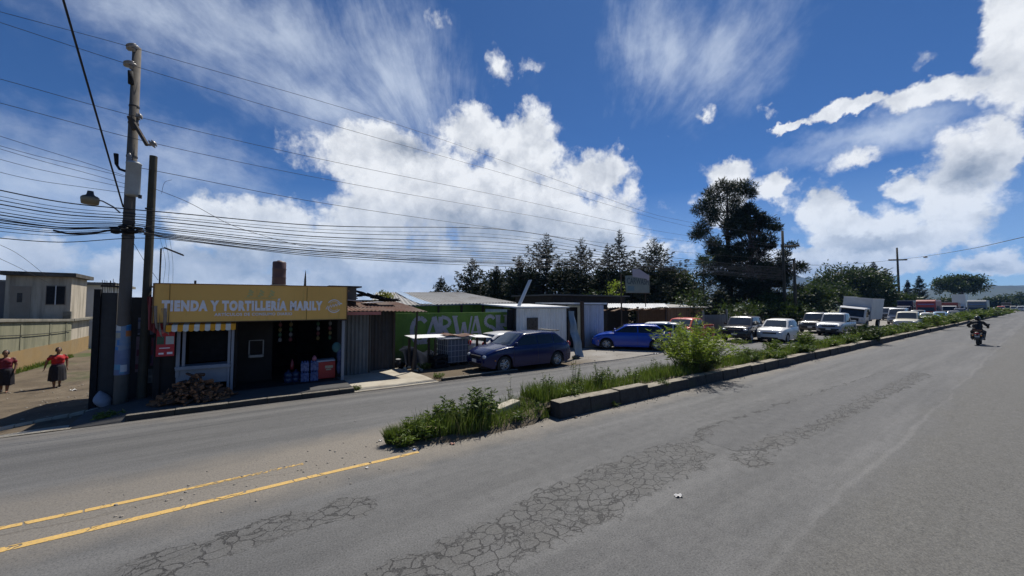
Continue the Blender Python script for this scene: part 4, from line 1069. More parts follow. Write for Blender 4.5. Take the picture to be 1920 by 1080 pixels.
for k in range(9):
    u = k / 8; q = A.lerp(Bq, u); mb.cbox((q.x, q.y + random.uniform(-.1, .3), q.z - .1), (random.uniform(.3, 1.0), .3, .05), R=Matrix.Rotation(random.uniform(-.3, .3), 3, 'Y'))
part('ragged_board', mb, PLANK, w3)
w4 = empty('plank_hut', (29, 20, 0), 0, 'long low hut of brown planks behind the leafy roadside bush', 'hut')
A, Bq = Yp(1252, 577, 18), Yp(1318, 578, 18)
mb = MB(); n = int((Bq.x - A.x) / .18)
for k in range(n): mb.bx(A.x + k * .18, A.x + k * .18 + .17, 18 + random.uniform(-.02, .02), 18.06, 0, A.z - random.uniform(0, .06))
mb.bx(A.x, Bq.x, 18.1, 21, 0, A.z - .15); part('wall', mb, PLANK, w4)
mb = MB(); mb.prism([(17.6, A.z - .02), (21.2, A.z + .25), (21.2, A.z + .30), (17.6, A.z + .04)], A.x - .2, Bq.x + .3, 'yz'); part('roof', mb, ROOFGREY, w4)
o = empty('dark_roof_building', (15, 23, 0), 0, 'dark building with a flat grey roof edge behind the white shacks', 'building')
A, Bq = Yp(1036, 551, 22), Yp(1172, 553, 22)
mb = MB(); mb.bx(A.x, Bq.x, 22, 27, -.05, A.z - .12); part('wall', mb, SHOPWALL, o)
mb = MB(); mb.bx(A.x - .3, Bq.x + .3, 21.7, 27.2, A.z - .12, A.z - .02); part('roof', mb, M('dark_roof_felt', (.10, .10, .10), .8, .25, 2), o)
a, b_, c_ = Yp(1172, 517, 15.6), Yp(1217, 514, 15.6), Yp(1217, 549, 15.6)
o = empty('sign_board', (a.x, 15.6, 0), 0, 'pale green sign board on a thin pole with a torn white sheet on top', 'sign')
mb = MB(); px = Yp(1165, 560, 15.7).x; mb.cyl((px, 15.7, 0), (px, 15.7, a.z + .1), .045, n=8); mb.cyl((b_.x - .3, 15.7, 2.3), (b_.x - .3, 15.7, a.z), .03, n=6); mb.bx(px, b_.x, 15.62, 15.68, c_.z - .05, c_.z); part('pole', mb, WOOD, o)
mb = MB(); mb.face([(a.x, 15.58, a.z), (b_.x, 15.58, b_.z), (b_.x, 15.58, c_.z), (a.x + .06, 15.58, c_.z - .05)]); mb.face([(a.x, 15.61, a.z), (b_.x, 15.61, b_.z), (b_.x, 15.61, c_.z), (a.x + .06, 15.61, c_.z - .05)])
part('board', mb, M('pale_green_board', (.16, .215, .19), .7, .2, 3, (.11, .16, .18), .6, 2), o, fix=False)
loc(text_fit('lettering', 'CARWASH', a.x + .15, b_.x - .1, (a.z + c_.z) / 2, a.z - .10, 15.574, M('dark_sign_paint', (.05, .075, .085), .7), off=.02), o)
mb = MB(); mb.bx(a.x + .2, a.x + .9, 15.572, 15.576, c_.z + .1, (a.z + c_.z) / 2 - .12); part('picture', mb, M('blue_green_print', (.09, .17, .2), .7, .4, 6), o)
w1_, w2_ = Yp(1186, 504, 15.55), Yp(1217, 518, 15.55)
mb = MB(); mb.face([(w1_.x - .05, 15.55, w1_.z), (w1_.x + .75, 15.55, w1_.z + .02), (w2_.x, 15.55, w2_.z + .05), (w2_.x + .02, 15.55, w2_.z - .25), (w2_.x - .1, 15.55, w2_.z - .3), (w2_.x - .35, 15.55, a.z - .12), (w1_.x, 15.55, a.z - .03)])
part('torn_sheet', mb, M('greyish_white_tarp', (.33, .34, .39), .7, .12, 4), o, fix=False)

# grey gate and fence pieces farther along
o = empty('metal_gate', Dp(1338, 28), radians(0), 'grey sheet metal gate between the plank hut and the dark jeep', 'gate')
mb = MB(); mb.corr((-1.5, 0, 0), (1, 0, 0), (0, 0, 1), 3.4, 1.7, (0, -1, 0), .2, .02); mb.build('sheet', SHEET, o, fix=False)
mb = MB(); mb.bx(-1.6, -1.5, -.05, .05, 0, 2.0); mb.bx(1.9, 2.0, -.05, .05, 0, 2.1); mb.build('post', STEEL, o)

# ------------------------------------------------------------------ houses down the alley
GZ = -.72
o = empty('boundary_wall', (-8.9, 26, GZ), 0, 'long cement wall with an ochre lower band and a mossy coping along the alley', 'wall')
mb = MB(); mb.prism([(14.0, 2.75), (34.3, 2.12), (34.3, .98), (14.0, 1.0)], -9.06, -8.86, 'yz'); q = mb.build('upper_wall', PLASTER_G, None); q.location.z = GZ; loc(q, empty) if False else None
q.parent = o; q.location = (8.9, -26, 0)
mb = MB(); mb.bx(-9.06, -8.845, 14.0, 34.35, -.1, .99); q = mb.build('lower_band', PLASTER_O, o); q.location = (8.9, -26, 0)
mb = MB(); mb.prism([(14.0, 2.76), (34.45, 2.13), (34.45, 2.28), (14.0, 2.92)], -9.5, -8.76, 'yz'); q = mb.build('coping', MOSS, o, bevel=.03); q.location = (8.9, -26, 0)
mb = MB()
for y in (17.5, 21, 24.5, 28, 31.2, 33.4): mb.bx(-8.858, -8.838, y, y + .14, .99, 2.2)

for q in mb.build('pilaster', M('dark_cement', (.19, .185, .12), .9, .2, 3), o): q.location = (8.9, -26, 0)
mb = MB(); mb.tube([(-8.80, 18 + t * 1.6, 2.35 - .75 * sin(pi * min(1, t / 9.5) * .5) - .0 * t) for t in range(11)], .018, 5); q = mb.build('cable', BLACK, o); q.location = (8.9, -26, 0)
def house():
    o = empty('house', (-9.05, 34.6, GZ), radians(3), 'two storey cream house with a flat slab roof and dark twin window', 'house')
    mb = MB(); mb.bx(-4.2, 0, 0.0, 4.6, -.1, 2.15); mb.build('ground_floor', PLASTER_Y, o)
    mb = MB(); mb.bx(-4.2, .015, -.015, 4.62, -.1, .95); mb.build('lower_band', PLASTER_O, o)
    mb = MB(); mb.bx(-2.5, .02, .0, 3.4, 2.3, 4.86); mb.build('upper_floor', PLASTER_Y, o)
    mb = MB(); mb.bx(-5.5, -2.52, .6, 4.4, 2.3, 4.5); mb.build('side_wing', M('grey_render', (.16, .155, .15), .9, .2, 2), o)
    mb = MB(); mb.bx(-5.3, .3, -.35, 5.0, 2.15, 2.30); mb.build('floor_slab', MOSS, o, bevel=.02)
    mb = MB(); mb.bx(-2.62, .28, -.42, 3.7, 4.86, 5.10); mb.build('roof', M('blackened_slab', (.055, .05, .042), .95, .5, 2.5, (.18, .17, .14), .6, 1.2, .4, 25), o, bevel=.02)
    mb = MB(); mb.bx(-.98, -.20, -.03, .02, 3.15, 4.32); f = mb.build('window', M('brown_window_frame', (.17, .14, .11), .7), o)
    for x0, x1 in ((-.95, -.61), (-.57, -.23)):
        mb = MB(); mb.bx(x0, x1, -.045, -.032, 3.2, 4.27); mb.build('pane', BLACK, f)
    mb = MB(); mb.bx(-.61, -.57, -.06, -.03, 3.15, 4.32); mb.build('mullion', M('white_frame', (.6, .6, .6), .5), f)
    mb = MB(); mb.bx(-2.3, -1.55, -.03, .01, 2.3, 4.25); d = mb.build('door', M('faded_door', (.30, .25, .19), .85, .2, 4, (.2, .16, .12), .5, 2), o)
    mb = MB(); mb.bx(-2.05, -1.86, -.045, -.032, 3.3, 3.85); mb.build('pane', M('brown_dark_glass', (.03, .022, .02), .3), d)
    mb = MB(); mb.bx(-.2, .12, -.3, -.02, 2.3, 2.75); mb.build('planter', MOSS, o)
    return o
house()
o = empty('house', (-9.9, 40.0, GZ - .1), radians(3), 'white painted house with a barred upper window behind the cream house', 'house')
mb = MB(); mb.bx(-5, 1.1, 0, 8, -.1, 4.7); mb.build('wall', PLASTER_W, o)
mb = MB(); mb.bx(-5, 1.7, -.4, 8.3, 4.7, 4.9); mb.build('roof', MOSS, o)
mb = MB(); mb.bx(1.103, 1.13, .8, 3.0, 2.9, 4.1); mb.build('window', GLASS, o)
mb = MB(); mb.bx(1.103, 1.6, -.2, 8, 2.35, 2.5); mb.build('canopy', MOSS, o)
mb = MB(); mb.bx(-.6, .9, -.02, .0, -.1, 2.2); mb.build('garage_door', M('white_steel_door', (.72, .73, .76), .5, .08, 3), o)
mb = MB(); mb.bx(.92, 1.08, -.03, .0, -.1, 2.3); mb.build('door', M('brown_door', (.10, .05, .035), .7), o)
# ------------------------------------------------------------------ vehicles
def paint(name, col, rough=.3, metal=.0, dust=.25):
    if name in MATS: return MATS[name]
    m, N, b = newmat(name); p = N.obj()
    d = N.m('MULTIPLY', N.mr(N.noise(p, 2.3, 6, .65), .35, .75), N.mr(N.sep(p)[2], .75, .15, dust * .4, dust * 2.2))
    N.put(b.inputs['Base Color'], N.mix(d, col, (.22, .19, .15)))
    N.put(b.inputs['Roughness'], N.m('ADD', rough, N.m('MULTIPLY', d, .5))); b.inputs['Metallic'].default_value = metal
    b.inputs['Coat Weight'].default_value = .35; b.inputs['Specular IOR Level'].default_value = .35; b.inputs['Coat Roughness'].default_value = .08
    MATS[name] = m; return m
RUBBER = M('tyre_rubber', (.022, .022, .022), .85, .25, 8, (.08, .07, .055), .5, 5, .1, 40)
RIM = M('alloy_rim', (.42, .43, .45), .35, .12, 8, (.2, .18, .15), .3, 4, 0, 30, metal=.7)
TRIM = M('black_trim', (.018, .018, .019), .6, .25, 8, (.07, .06, .05), .4, 3, .05, 40)
LAMPG = M('clear_lamp', (.50, .52, .53), .15, .2, 20, None, 0, 1, 0, 30, spec=.7)
LAMPR = M('red_lamp', (.38, .012, .015), .2, .2, 20, None, 0, 1, 0, 30, spec=.6)
LAMPO = M('amber_lamp', (.60, .22, .03), .25, .2, 20, None, 0, 1, 0, 30)
PLATE = M('number_plate', (.55, .55, .53), .5, .1, 20)
CHROME = M('chrome', (.55, .56, .58), .18, .1, 8, None, 0, 1, 0, 30, metal=.9)
WSG = glass('windscreen_glass', (.05, .062, .075), .08)
CARGLASS = glass('tinted_car_glass', (.010, .012, .016), .05)
def pl(x, pts):
    return float(np.interp(x, [p[0] for p in pts], [p[1] for p in pts]))
def spl(x, pts, r=.07):
    return sum(pl(x + r * k / 3, pts) * (4 - abs(k)) for k in range(-3, 4)) / 16.0

WHEELS = {}
def wheel_meshes(r, w, style):
    k = (round(r, 3), round(w, 3), style)
    if k in WHEELS: return WHEELS[k]
    mb = MB(); mb.lathe([(r * .66, -w / 2), (r * .93, -w / 2), (r * .99, -w * .38), (r, -w * .2), (r, w * .2), (r * .99, w * .38), (r * .93, w / 2), (r * .66, w / 2)], axis='y', n=28, caps=False)
    a = mb.build('tyre', RUBBER, None, smooth=True); me1 = a.data; bpy.data.objects.remove(a)
    mb = MB(); R = r * .67
    mb.lathe([(R, .46 * w), (R * .95, .5 * w), (R * .88, .42 * w), (R * .86, .2 * w)], axis='y', n=28, caps=False)
    n = 5 if style == 'alloy' else 8
    if style == 'steel':
        mb.lathe([(R * .97, .25 * w), (R * .55, .40 * w), (R * .3, .38 * w), (R * .2, .46 * w), (0, .46 * w)], axis='y', n=20)
    else:
        for i in range(n):
            t = 2 * pi * i / n; c, s = cos(t), sin(t)
            q = lambda rr, ww, y: (rr * c - ww * s, y, rr * s + ww * c)
            for g in (-1, 1):
                mb.face([q(R * .12, g * R * .10, .42 * w), q(R * .12, g * R * .22, .38 * w), q(R * .92, g * R * .26, .40 * w), q(R * .92, g * R * .06, .44 * w)])
        mb.lathe([(R * .24, .36 * w), (R * .24, .44 * w), (R * .14, .47 * w), (0, .47 * w)], axis='y', n=14, caps=False)
        mb.lathe([(R * .87, .1 * w), (0, .08 * w)], axis='y', n=20, m=1)
    a = mb.build('rim', [RIM, TRIM], None, smooth=False, fix=False); me2 = a.data; bpy.data.objects.remove(a)
    WHEELS[k] = (me1, me2); return WHEELS[k]
def add_wheels(root, axles, W, r, w=.2, style='alloy'):
    a, b_ = wheel_meshes(r, w, style)
    for x in axles:
        for s in (1, -1):
            o = link('wheel', a, None, root); o.location = (x, s * (W / 2 - w / 2 - .02), r)
            if s < 0: o.rotation_euler = (0, 0, pi)
            link('rim', b_, None, o)

def make_car(name, label, cat, loc_, rz, P, paintm, group='cars and trucks along the far lane', tilt=None, detail=2):
    root = empty(name, loc_, rz, label, cat, group)
    W, H, clr, r = P['W'], P['H'], P.get('clr', .2), P.get('r', .30)
    xf, xr, Lf, Lr = P['xf'], P['xr'], P['Lf'], P['Lr']          # axles, nose, tail
    deck = P['deck']; belt = P['belt']
    x0, x1, x2, x3 = P['glass']                                    # windscreen foot, roof front, roof rear, rear glass foot
    def wid(x):
        k = 1.0
        for e, s in ((Lf, 1), (Lr, -1)):
            d = (e - x) * s
            if d < .75: k -= P.get('corner', .16) * (1 - max(d, 0) / .75) ** 2.4
        return W / 2 * k
    def prof(z):
        return pl(z, [(0, .93), (clr + .05, .955), (clr + .28, 1.0), (belt - .22, .995), (belt - .04, .955), (belt + .02, .93)])
    ra = r * 1.17
    def zb(x):
        z = clr + (.10 * sm((x - Lf + .35) / .35) if x > 0 else .08 * sm((Lr + .35 - x) / .35))
        for a in (xf, xr):
            if abs(x - a) < ra: z = max(z, r + sqrt(ra * ra - (x - a) ** 2))
        return z
    def side(x, z): return wid(x) * prof(z)
    X = sorted(set([round(q, 4) for q in list(np.linspace(Lr, Lf, 56)) + [a + ra * cos(t) for a in (xf, xr) for t in np.linspace(0, pi, 17)] + [Lf - .02, Lf - .06, Lr + .02, Lr + .06]]))
    mb = MB(); rows = []
    nl = 7
    for x in X:
        b0, t0 = zb(x), spl(x, deck, .06); b0 = min(b0, t0 - .06)
        half = [(side(x, b0 + (t0 - .03 - b0) * i / (nl - 1)), b0 + (t0 - .03 - b0) * i / (nl - 1)) for i in range(nl)]
        yw = half[-1][0]; half += [(yw - .05, t0 - .004), (yw * .72, t0 + .018), (yw * .35, t0 + .03), (0, t0 + .034)]
        rows.append([mb.P((x, y, z)) for y, z in half] + [mb.P((x, -y, z)) for y, z in half[-2::-1]])
    for A, Bq in zip(rows, rows[1:]):
        for k in range(len(A) - 1): mb.idx((A[k], A[k + 1], Bq[k + 1], Bq[k]))
    mb.idx(rows[0]); mb.idx(rows[-1][::-1])
    body = mb.build('body', paintm, root, smooth=True)
    # greenhouse
    tp = [(x3, belt - .02), (x2, H - .05), ((x1 + x2) / 2 - .1, H), (x1, H - .045), (x0, belt - .02)]
    wr = P.get('wr', .70) * W / 2; wb = W / 2 * .94; xc = (x0 + x3) / 2; hl = (x0 - x3) / 2
    def hw(x, z):
        t = (z - belt) / (H - belt); k = 1 - .07 * abs((x - xc) / hl) ** 2
        return (wb + (wr - wb) * (t ** 1.25 if t > 0 else t)) * k
    def top(x): return spl(x, tp, .09)
    mb = MB(); rows = []
    for x in np.linspace(x3 + .01, x0 - .01, 44):
        t = max(top(x), belt - .01); zs = [belt - .05] + [belt + (t - .05 - belt) * i / 5 for i in range(6)] if t > belt + .06 else [belt - .05] + [belt - .05 + (t - belt + .04) * i / 6 for i in range(6)]
        half = [(hw(x, z), z) for z in zs]; yt = hw(x, t)
        half += [(yt - .02, t - .022), (yt - .09, t - .004), (yt * .5, t + .012), (0, t + .018)]
        rows.append([mb.P((x, y, z)) for y, z in half] + [mb.P((x, -y, z)) for y, z in half[-2::-1]])
    for A, Bq in zip(rows, rows[1:]):
        for k in range(len(A) - 1): mb.idx((A[k], A[k + 1], Bq[k + 1], Bq[k]))
    mb.idx(rows[0]); mb.idx(rows[-1][::-1])
    mb.build('roof', P.get('roofpaint', paintm), root, smooth=True)
    def toppt(x, f):                                             # f = -1..1 across
        t = top(x); yt = hw(x, t) - .09
        return Vector((x, f * yt, t + .018 - .02 * f * f))
    def screen(xa, xb, name, mat, n0=.1, n1=.88):
        mb = MB(); sgn = 1 if xb > xa else -1
        def fn(u, v_):
            x = xa + (xb - xa) * (n0 + (n1 - n0) * v_); e = .01
            n = Vector((-(top(x + e) - top(x - e)) / (2 * e), 0, 1)).normalized()
            return toppt(x, (u * 2 - 1) * .985) + n * .008
        mb.grid(fn, 10, 8); mb.build(name, mat, root, smooth=True, fix=False)
    screen(x0, x1, 'windscreen', P.get('ws', WSG)); 
    if P.get('rear_glass', True): screen(x3, x2, 'rear_window', CARGLASS, .16, .86)
    for xa, xb in P['windows']:
        for s in (1, -1):
            mb = MB(); cols = []
            for i in range(15):
                x = xa + (xb - xa) * i / 14; lo = belt + .035; hi = min(top(x) - .085, H - .115)
                if hi < lo + .015: hi = lo + .002
                cols.append([mb.P((x, s * (hw(x, lo + (hi - lo) * j / 4) + .007), lo + (hi - lo) * j / 4)) for j in range(5)])
            for A, Bq in zip(cols, cols[1:]):
                for k in range(4): mb.idx((A[k], A[k + 1], Bq[k + 1], Bq[k]))
            mb.build('side_window', CARGLASS, root, smooth=True, fix=False)
    add_wheels(root, (xf, xr), W, r, P.get('ww', .2), P.get('style', 'alloy'))
    mb = MB(); mb.bx(Lr + .12, Lf - .12, -W / 2 + .24, W / 2 - .24, clr - .02, .6); mb.build('underbody', TRIM, root)
    # lamps, grille, bumpers, mirrors, plates
    nz = spl(Lf - .12, deck, .06)
    hz = P.get('hz', nz - .12); wn = wid(Lf - .1)
    for s in (1, -1):
        mb = MB(); mb.ell((Lf - .13, s * (wn - .20), hz), (.13, .19, P.get('hh', .075)), 12, 8, R=Matrix.Rotation(-s * .5, 3, 'Z')); mb.build('headlight', LAMPG, root, smooth=True)
        mb = MB(); mb.ell((Lr + .05, s * (wid(Lr + .05) * .86), belt - .12 + P.get('tz', 0)), (.09, .09, .13), 10, 8); mb.build('tail_light', LAMPR, root, smooth=True)
        mb = MB(); mb.ell((x0 - .22, s * (wb + .10), belt + .10), (.055, .10, .07), 10, 7); mb.cbox((x0 - .2, s * (wb + .02), belt + .05), (.04, .08, .03)); mb.build('door_mirror', P.get('mirror', paintm), root, smooth=True)
        if detail > 1:
            mb = MB(); mb.ell((xf + r * 1.35, s * (side(xf + r * 1.35, .5) + .002), .47), (.035, .008, .022), 8, 6); mb.build('side_marker', LAMPO, root, smooth=True)
            for xa, xb in P['windows'][:2]:
                hx = min(xa, xb) + .14
                mb = MB(); mb.cbox((hx, s * (side(hx, belt - .13) + .012), belt - .13), (.16, .022, .03)); mb.build('door_handle', P.get('mirror', paintm), root, bevel=.008)
            for xs_ in P.get('seams', []):
                mb = MB()
                zz = np.linspace(clr + .1, belt - .035, 8)
                for za, zc in zip(zz, zz[1:]):
                    mb.face([(xs_ - .006, s * (side(xs_, za) + .002), za), (xs_ + .006, s * (side(xs_, za) + .002), za), (xs_ + .006, s * (side(xs_, zc) + .002), zc), (xs_ - .006, s * (side(xs_, zc) + .002), zc)])
                mb.build('door_seam', TRIM, root, fix=False)
    mb = MB(); mb.bx(Lf - .05, Lf + .012, -wn * .5, wn * .5, hz - .07, hz + .035); mb.build('grille', P.get('grille', TRIM), root, bevel=.01)
    if detail > 1:
        mb = MB(); mb.bx(Lf - .05, Lf + .014, -wn * .62, wn * .62, clr + .06, clr + .18); mb.build('air_intake', TRIM, root, bevel=.01)
    bm_ = P.get('bumper', paintm)
    for x, sg_ in ((Lf, 1), (Lr, -1)):
        mb = MB(); ww = wid(x) * .97
        mb.prism([(x - sg_ * .14, -ww - .02), (x + sg_ * .02, -ww + .16), (x + sg_ * .045, 0), (x + sg_ * .02, ww - .16), (x - sg_ * .14, ww + .02)], clr + .17, clr + .31, 'xy'); mb.build('bumper', bm_, root, bevel=.02)
        mb = MB(); mb.cbox((x + sg_ * .052, 0, clr + .26 if sg_ > 0 else belt - .25), (.012, .32, .12)); mb.build('number_plate', PLATE, root)
    if P.get('spoiler'):
        mb = MB(); mb.prism([(x2 - .02, H - .03), (x2 - .26, H - .01), (x2 - .28, H + .02), (x2 + .02, H + .0)], -wr + .02, wr - .02); mb.build('spoiler', TRIM, root, bevel=.008)
    if P.get('wiper'):
        mb = MB(); q0, q1 = toppt(x0 + (x1 - x0) * .12, .1), toppt(x0 + (x1 - x0) * .3, .85); mb.tube([q0 + Vector((.02, 0, .03)), q1 + Vector((.02, 0, .03))], .008, 4); mb.build('wiper', TRIM, root)
    if P.get('rails'):
        for s in (1, -1):
            mb = MB(); mb.tube([(x1 - .15, s * (wr - .06), H - .02), (x1 - .25, s * (wr - .06), H + .05), (x2 + .25, s * (wr - .06), H + .05), (x2 + .15, s * (wr - .06), H - .02)], .018, 6); mb.build('roof_rail', STEEL, root)
    if P.get('bed'):
        a, b_ = P['bed']
        mb = MB(); z = spl((a + b_) / 2, deck, .05)
        mb.bx(a, b_, -W / 2 + .16, W / 2 - .16, z + .036, z + .045); mb.build('load_bed', TRIM, root)
        mb = MB()
        for y0_, y1_ in ((-W / 2 + .06, -W / 2 + .14), (W / 2 - .14, W / 2 - .06)): mb.bx(a, b_, y0_, y1_, z, z + .10)
        mb.bx(a, a + .07, -W / 2 + .14, W / 2 - .14, z, z + .10); mb.build('bed_side', paintm, root, bevel=.01)
    if tilt: root.rotation_euler = (tilt[0], tilt[1], rz)
    return root

HATCH = dict(W=1.70, H=1.44, clr=.17, r=.305, xf=1.28, xr=-1.32, Lf=2.08, Lr=-2.16, belt=.93, glass=(1.02, .28, -1.38, -2.02), wr=.72,
             deck=[(-2.16, .60), (-2.12, .80), (-2.0, .95), (-1.7, .955), (.9, .93), (1.15, .92), (1.7, .83), (1.95, .72), (2.04, .62), (2.08, .5)],
             windows=[(-.28, .92), (-1.12, -.33), (-1.72, -1.18)], seams=(.86, -.30, -1.14), wiper=True, hh=.085, tz=.05)
NAVY = paint('navy_metallic', (.004, .009, .065), .25, .0, .0)
_n = make_car('hatchback', 'dark navy wagon hatchback with a black rear spoiler parked facing left at the car wash', 'car', (8.72, 11.82, 0), radians(179.0), dict(HATCH, spoiler=True, style='alloy'), NAVY); _n.location = (8.78, 11.95, 0); _n.scale = (.955, .97, .97)
BLUE = paint('bright_blue_paint', (.004, .048, .36), .25, .0, .03)
_b = make_car('hatchback', 'bright blue hatchback parked nose in before the open workshop', 'car', (17.25, 13.4, 0), radians(124), dict(HATCH, H=1.42, W=1.68, xf=1.22, xr=-1.22, Lf=1.95, Lr=-1.9, glass=(1.0, .25, -1.3, -1.82),
         deck=[(-1.9, .6), (-1.87, .8), (-1.76, .95), (-1.5, .955), (.9, .93), (1.1, .92), (1.6, .82), (1.84, .7), (1.92, .6), (1.95, .5)], windows=[(-.3, .92), (-1.45, -.36)], seams=(.84, -.32)), BLUE); _b.location = (17.55, 13.4, 0); _b.scale = (1.06, 1, .965); _b.rotation_euler = (0, 0, radians(130))
SILVER = paint('silver_paint', (.36, .37, .39), .3, .45, .2)
WHITE = paint('white_car_paint', (.62, .62, .61), .3, 0, .25)
GREYC = paint('grey_metallic', (.10, .10, .105), .3, .4, .3)
BLACKC = paint('black_paint', (.012, .012, .013), .25, 0, .3)
CREAM = paint('cream_paint', (.60, .56, .44), .35, 0, .25)
LBLUE = paint('pale_blue_metallic', (.20, .34, .50), .3, .35, .15)
REDP = paint('red_truck_paint', (.33, .022, .018), .4, 0, .3)
TOMATO = paint('orange_red_paint', (.50, .055, .02), .35, 0, .2)
SEDAN = dict(HATCH, H=1.42, xf=1.3, xr=-1.3, Lf=2.1, Lr=-2.25, glass=(.95, .2, -1.0, -1.62), windows=[(-.32, .82), (-1.25, -.38)], seams=(.78, -.34),
             deck=[(-2.25, .6), (-2.2, .82), (-2.1, .93), (-1.5, .97), (.85, .93), (1.1, .92), (1.8, .80), (2.0, .70), (2.07, .6), (2.1, .5)])
SUV = dict(HATCH, W=1.72, H=1.66, clr=.27, r=.35, xf=1.22, xr=-1.2, Lf=1.85, Lr=-1.95, belt=1.06, glass=(.85, .35, -1.6, -1.86), wr=.8, corner=.1,
           deck=[(-1.95, .8), (-1.92, 1.0), (-1.85, 1.06), (.75, 1.06), (1.0, 1.05), (1.6, .98), (1.78, .9), (1.85, .6)], windows=[(-.25, .75), (-1.02, -.3), (-1.66, -1.08)], seams=(.72, -.27), style='steel', bumper=TRIM, mirror=TRIM, hh=.09)
PICKUP = dict(SUV, W=1.75, H=1.74, xf=1.55, xr=-1.4, Lf=2.35, Lr=-2.5, belt=1.05, glass=(1.1, .55, -.75, -.95), windows=[(.12, 1.0), (-.62, .06)], seams=(.95, .09, -.66),
              deck=[(-2.5, .7), (-2.47, .98), (-2.4, 1.02), (-.9, 1.02), (1.0, 1.05), (1.25, 1.04), (2.0, .98), (2.25, .90), (2.35, .6)], bed=(-2.4, -.95))
VAN = dict(SUV, W=1.8, H=2.05, clr=.2, xf=1.45, xr=-1.2, Lf=2.05, Lr=-2.2, belt=1.12, glass=(1.85, 1.15, -2.0, -2.16), wr=.82, deck=[(-2.2, .8), (-2.17, 1.05), (-2.1, 1.12), (1.7, 1.12), (1.9, 1.02), (2.0, .85), (2.05, .6)], windows=[(.8, 1.6), (-.5, .72), (-1.9, -.58)], seams=(.75, -.54))
make_car('hatchback', 'white car with red tail lights partly hidden between the water container and the navy car', 'car', (10.35, 14.5, -.02), radians(2), dict(HATCH, W=1.55, H=1.22, belt=.80, deck=[(-2.16, .50), (-2.12, .68), (-2.0, .80), (-1.7, .82), (.9, .80), (1.15, .80), (1.7, .73), (1.95, .65), (2.04, .56), (2.08, .45)]), WHITE)
make_car('hatchback', 'white car with its roof edge showing behind the tail of the bright blue hatchback', 'car', Dp(1222, 21.6), radians(118), dict(HATCH, H=1.47), WHITE)
make_car('pickup_truck', 'orange red pickup parked behind the leafy roadside bush', 'pickup', Dp(1285, 24.5), radians(185), dict(PICKUP, H=1.6), TOMATO)
make_car('jeep', 'black boxy jeep parked beside the grey metal gate', 'jeep', Dp(1391, 25.8), radians(188), dict(SUV, roofpaint=GREYC, spoiler=False), BLACKC)
make_car('hatchback', 'white three door hatchback in the far lane next to the black jeep', 'car', Dp(1457, 25.4), radians(184), dict(HATCH, H=1.5, Lf=1.8, Lr=-1.75, xf=1.1, xr=-1.15, glass=(.8, .2, -1.3, -1.66), deck=[(-1.75, .6), (-1.72, .82), (-1.62, .95), (.7, .95), (.95, .93), (1.5, .86), (1.7, .74), (1.8, .5)], windows=[(-.3, .7), (-1.4, -.36)], seams=(.62, -.33), grille=TRIM, bumper=WHITE), WHITE)
make_car('minivan', 'dark grey minivan queuing behind the silver pickup', 'van', Dp(1528, 33.5), radians(183), dict(SUV, H=1.76), GREYC, detail=1)
make_car('pickup_truck', 'silver white double cab pickup behind the weeds of the median', 'pickup', Dp(1566, 31.0), radians(182), dict(PICKUP, H=1.78), SILVER)
make_car('pickup_truck', 'cream pickup following in the queue after the box truck', 'pickup', Dp(1701, 37.5), radians(182), dict(PICKUP, H=1.78, grille=CHROME, bumper=CHROME), CREAM)
make_car('sedan', 'pale blue sedan in the queue behind the cream pickup', 'car', Dp(1760, 56), radians(180), SEDAN, LBLUE, detail=1)
make_car('van', 'silver grey passenger van left of the cream pickup', 'van', Dp(1684, 48), radians(182), VAN, SILVER, detail=1)
make_car('van', 'white roofed dark van behind the leaning box truck', 'van', Dp(1664, 60), radians(182), dict(VAN, roofpaint=WHITE), GREYC, detail=1)
make_car('sedan', 'small white car with its bonnet showing between the cream pickup and pale blue sedan', 'car', Dp(1737, 50), radians(180), dict(SEDAN, W=1.6), WHITE, detail=1)
make_car('pickup_truck', 'dark blue pickup in the queue in front of the grey lorry', 'pickup', Dp(1798, 74), radians(180), PICKUP, NAVY, detail=1)
make_car('sedan', 'white car farthest along the queue beyond the grey lorry', 'car', Dp(1868, 92), radians(180), SEDAN, WHITE, detail=1)
make_car('sedan', 'dark car behind the farthest bushes of the median', 'car', Dp(1885, 120), radians(180), SEDAN, GREYC, detail=1)
make_car('van', 'white van at the far right end of the queue of traffic', 'van', Dp(1913, 140), radians(180), VAN, WHITE, detail=1)
make_car('van', 'low cream minibus just left of the farthest white van', 'van', Dp(1899, 150), radians(180), VAN, CREAM, detail=1)

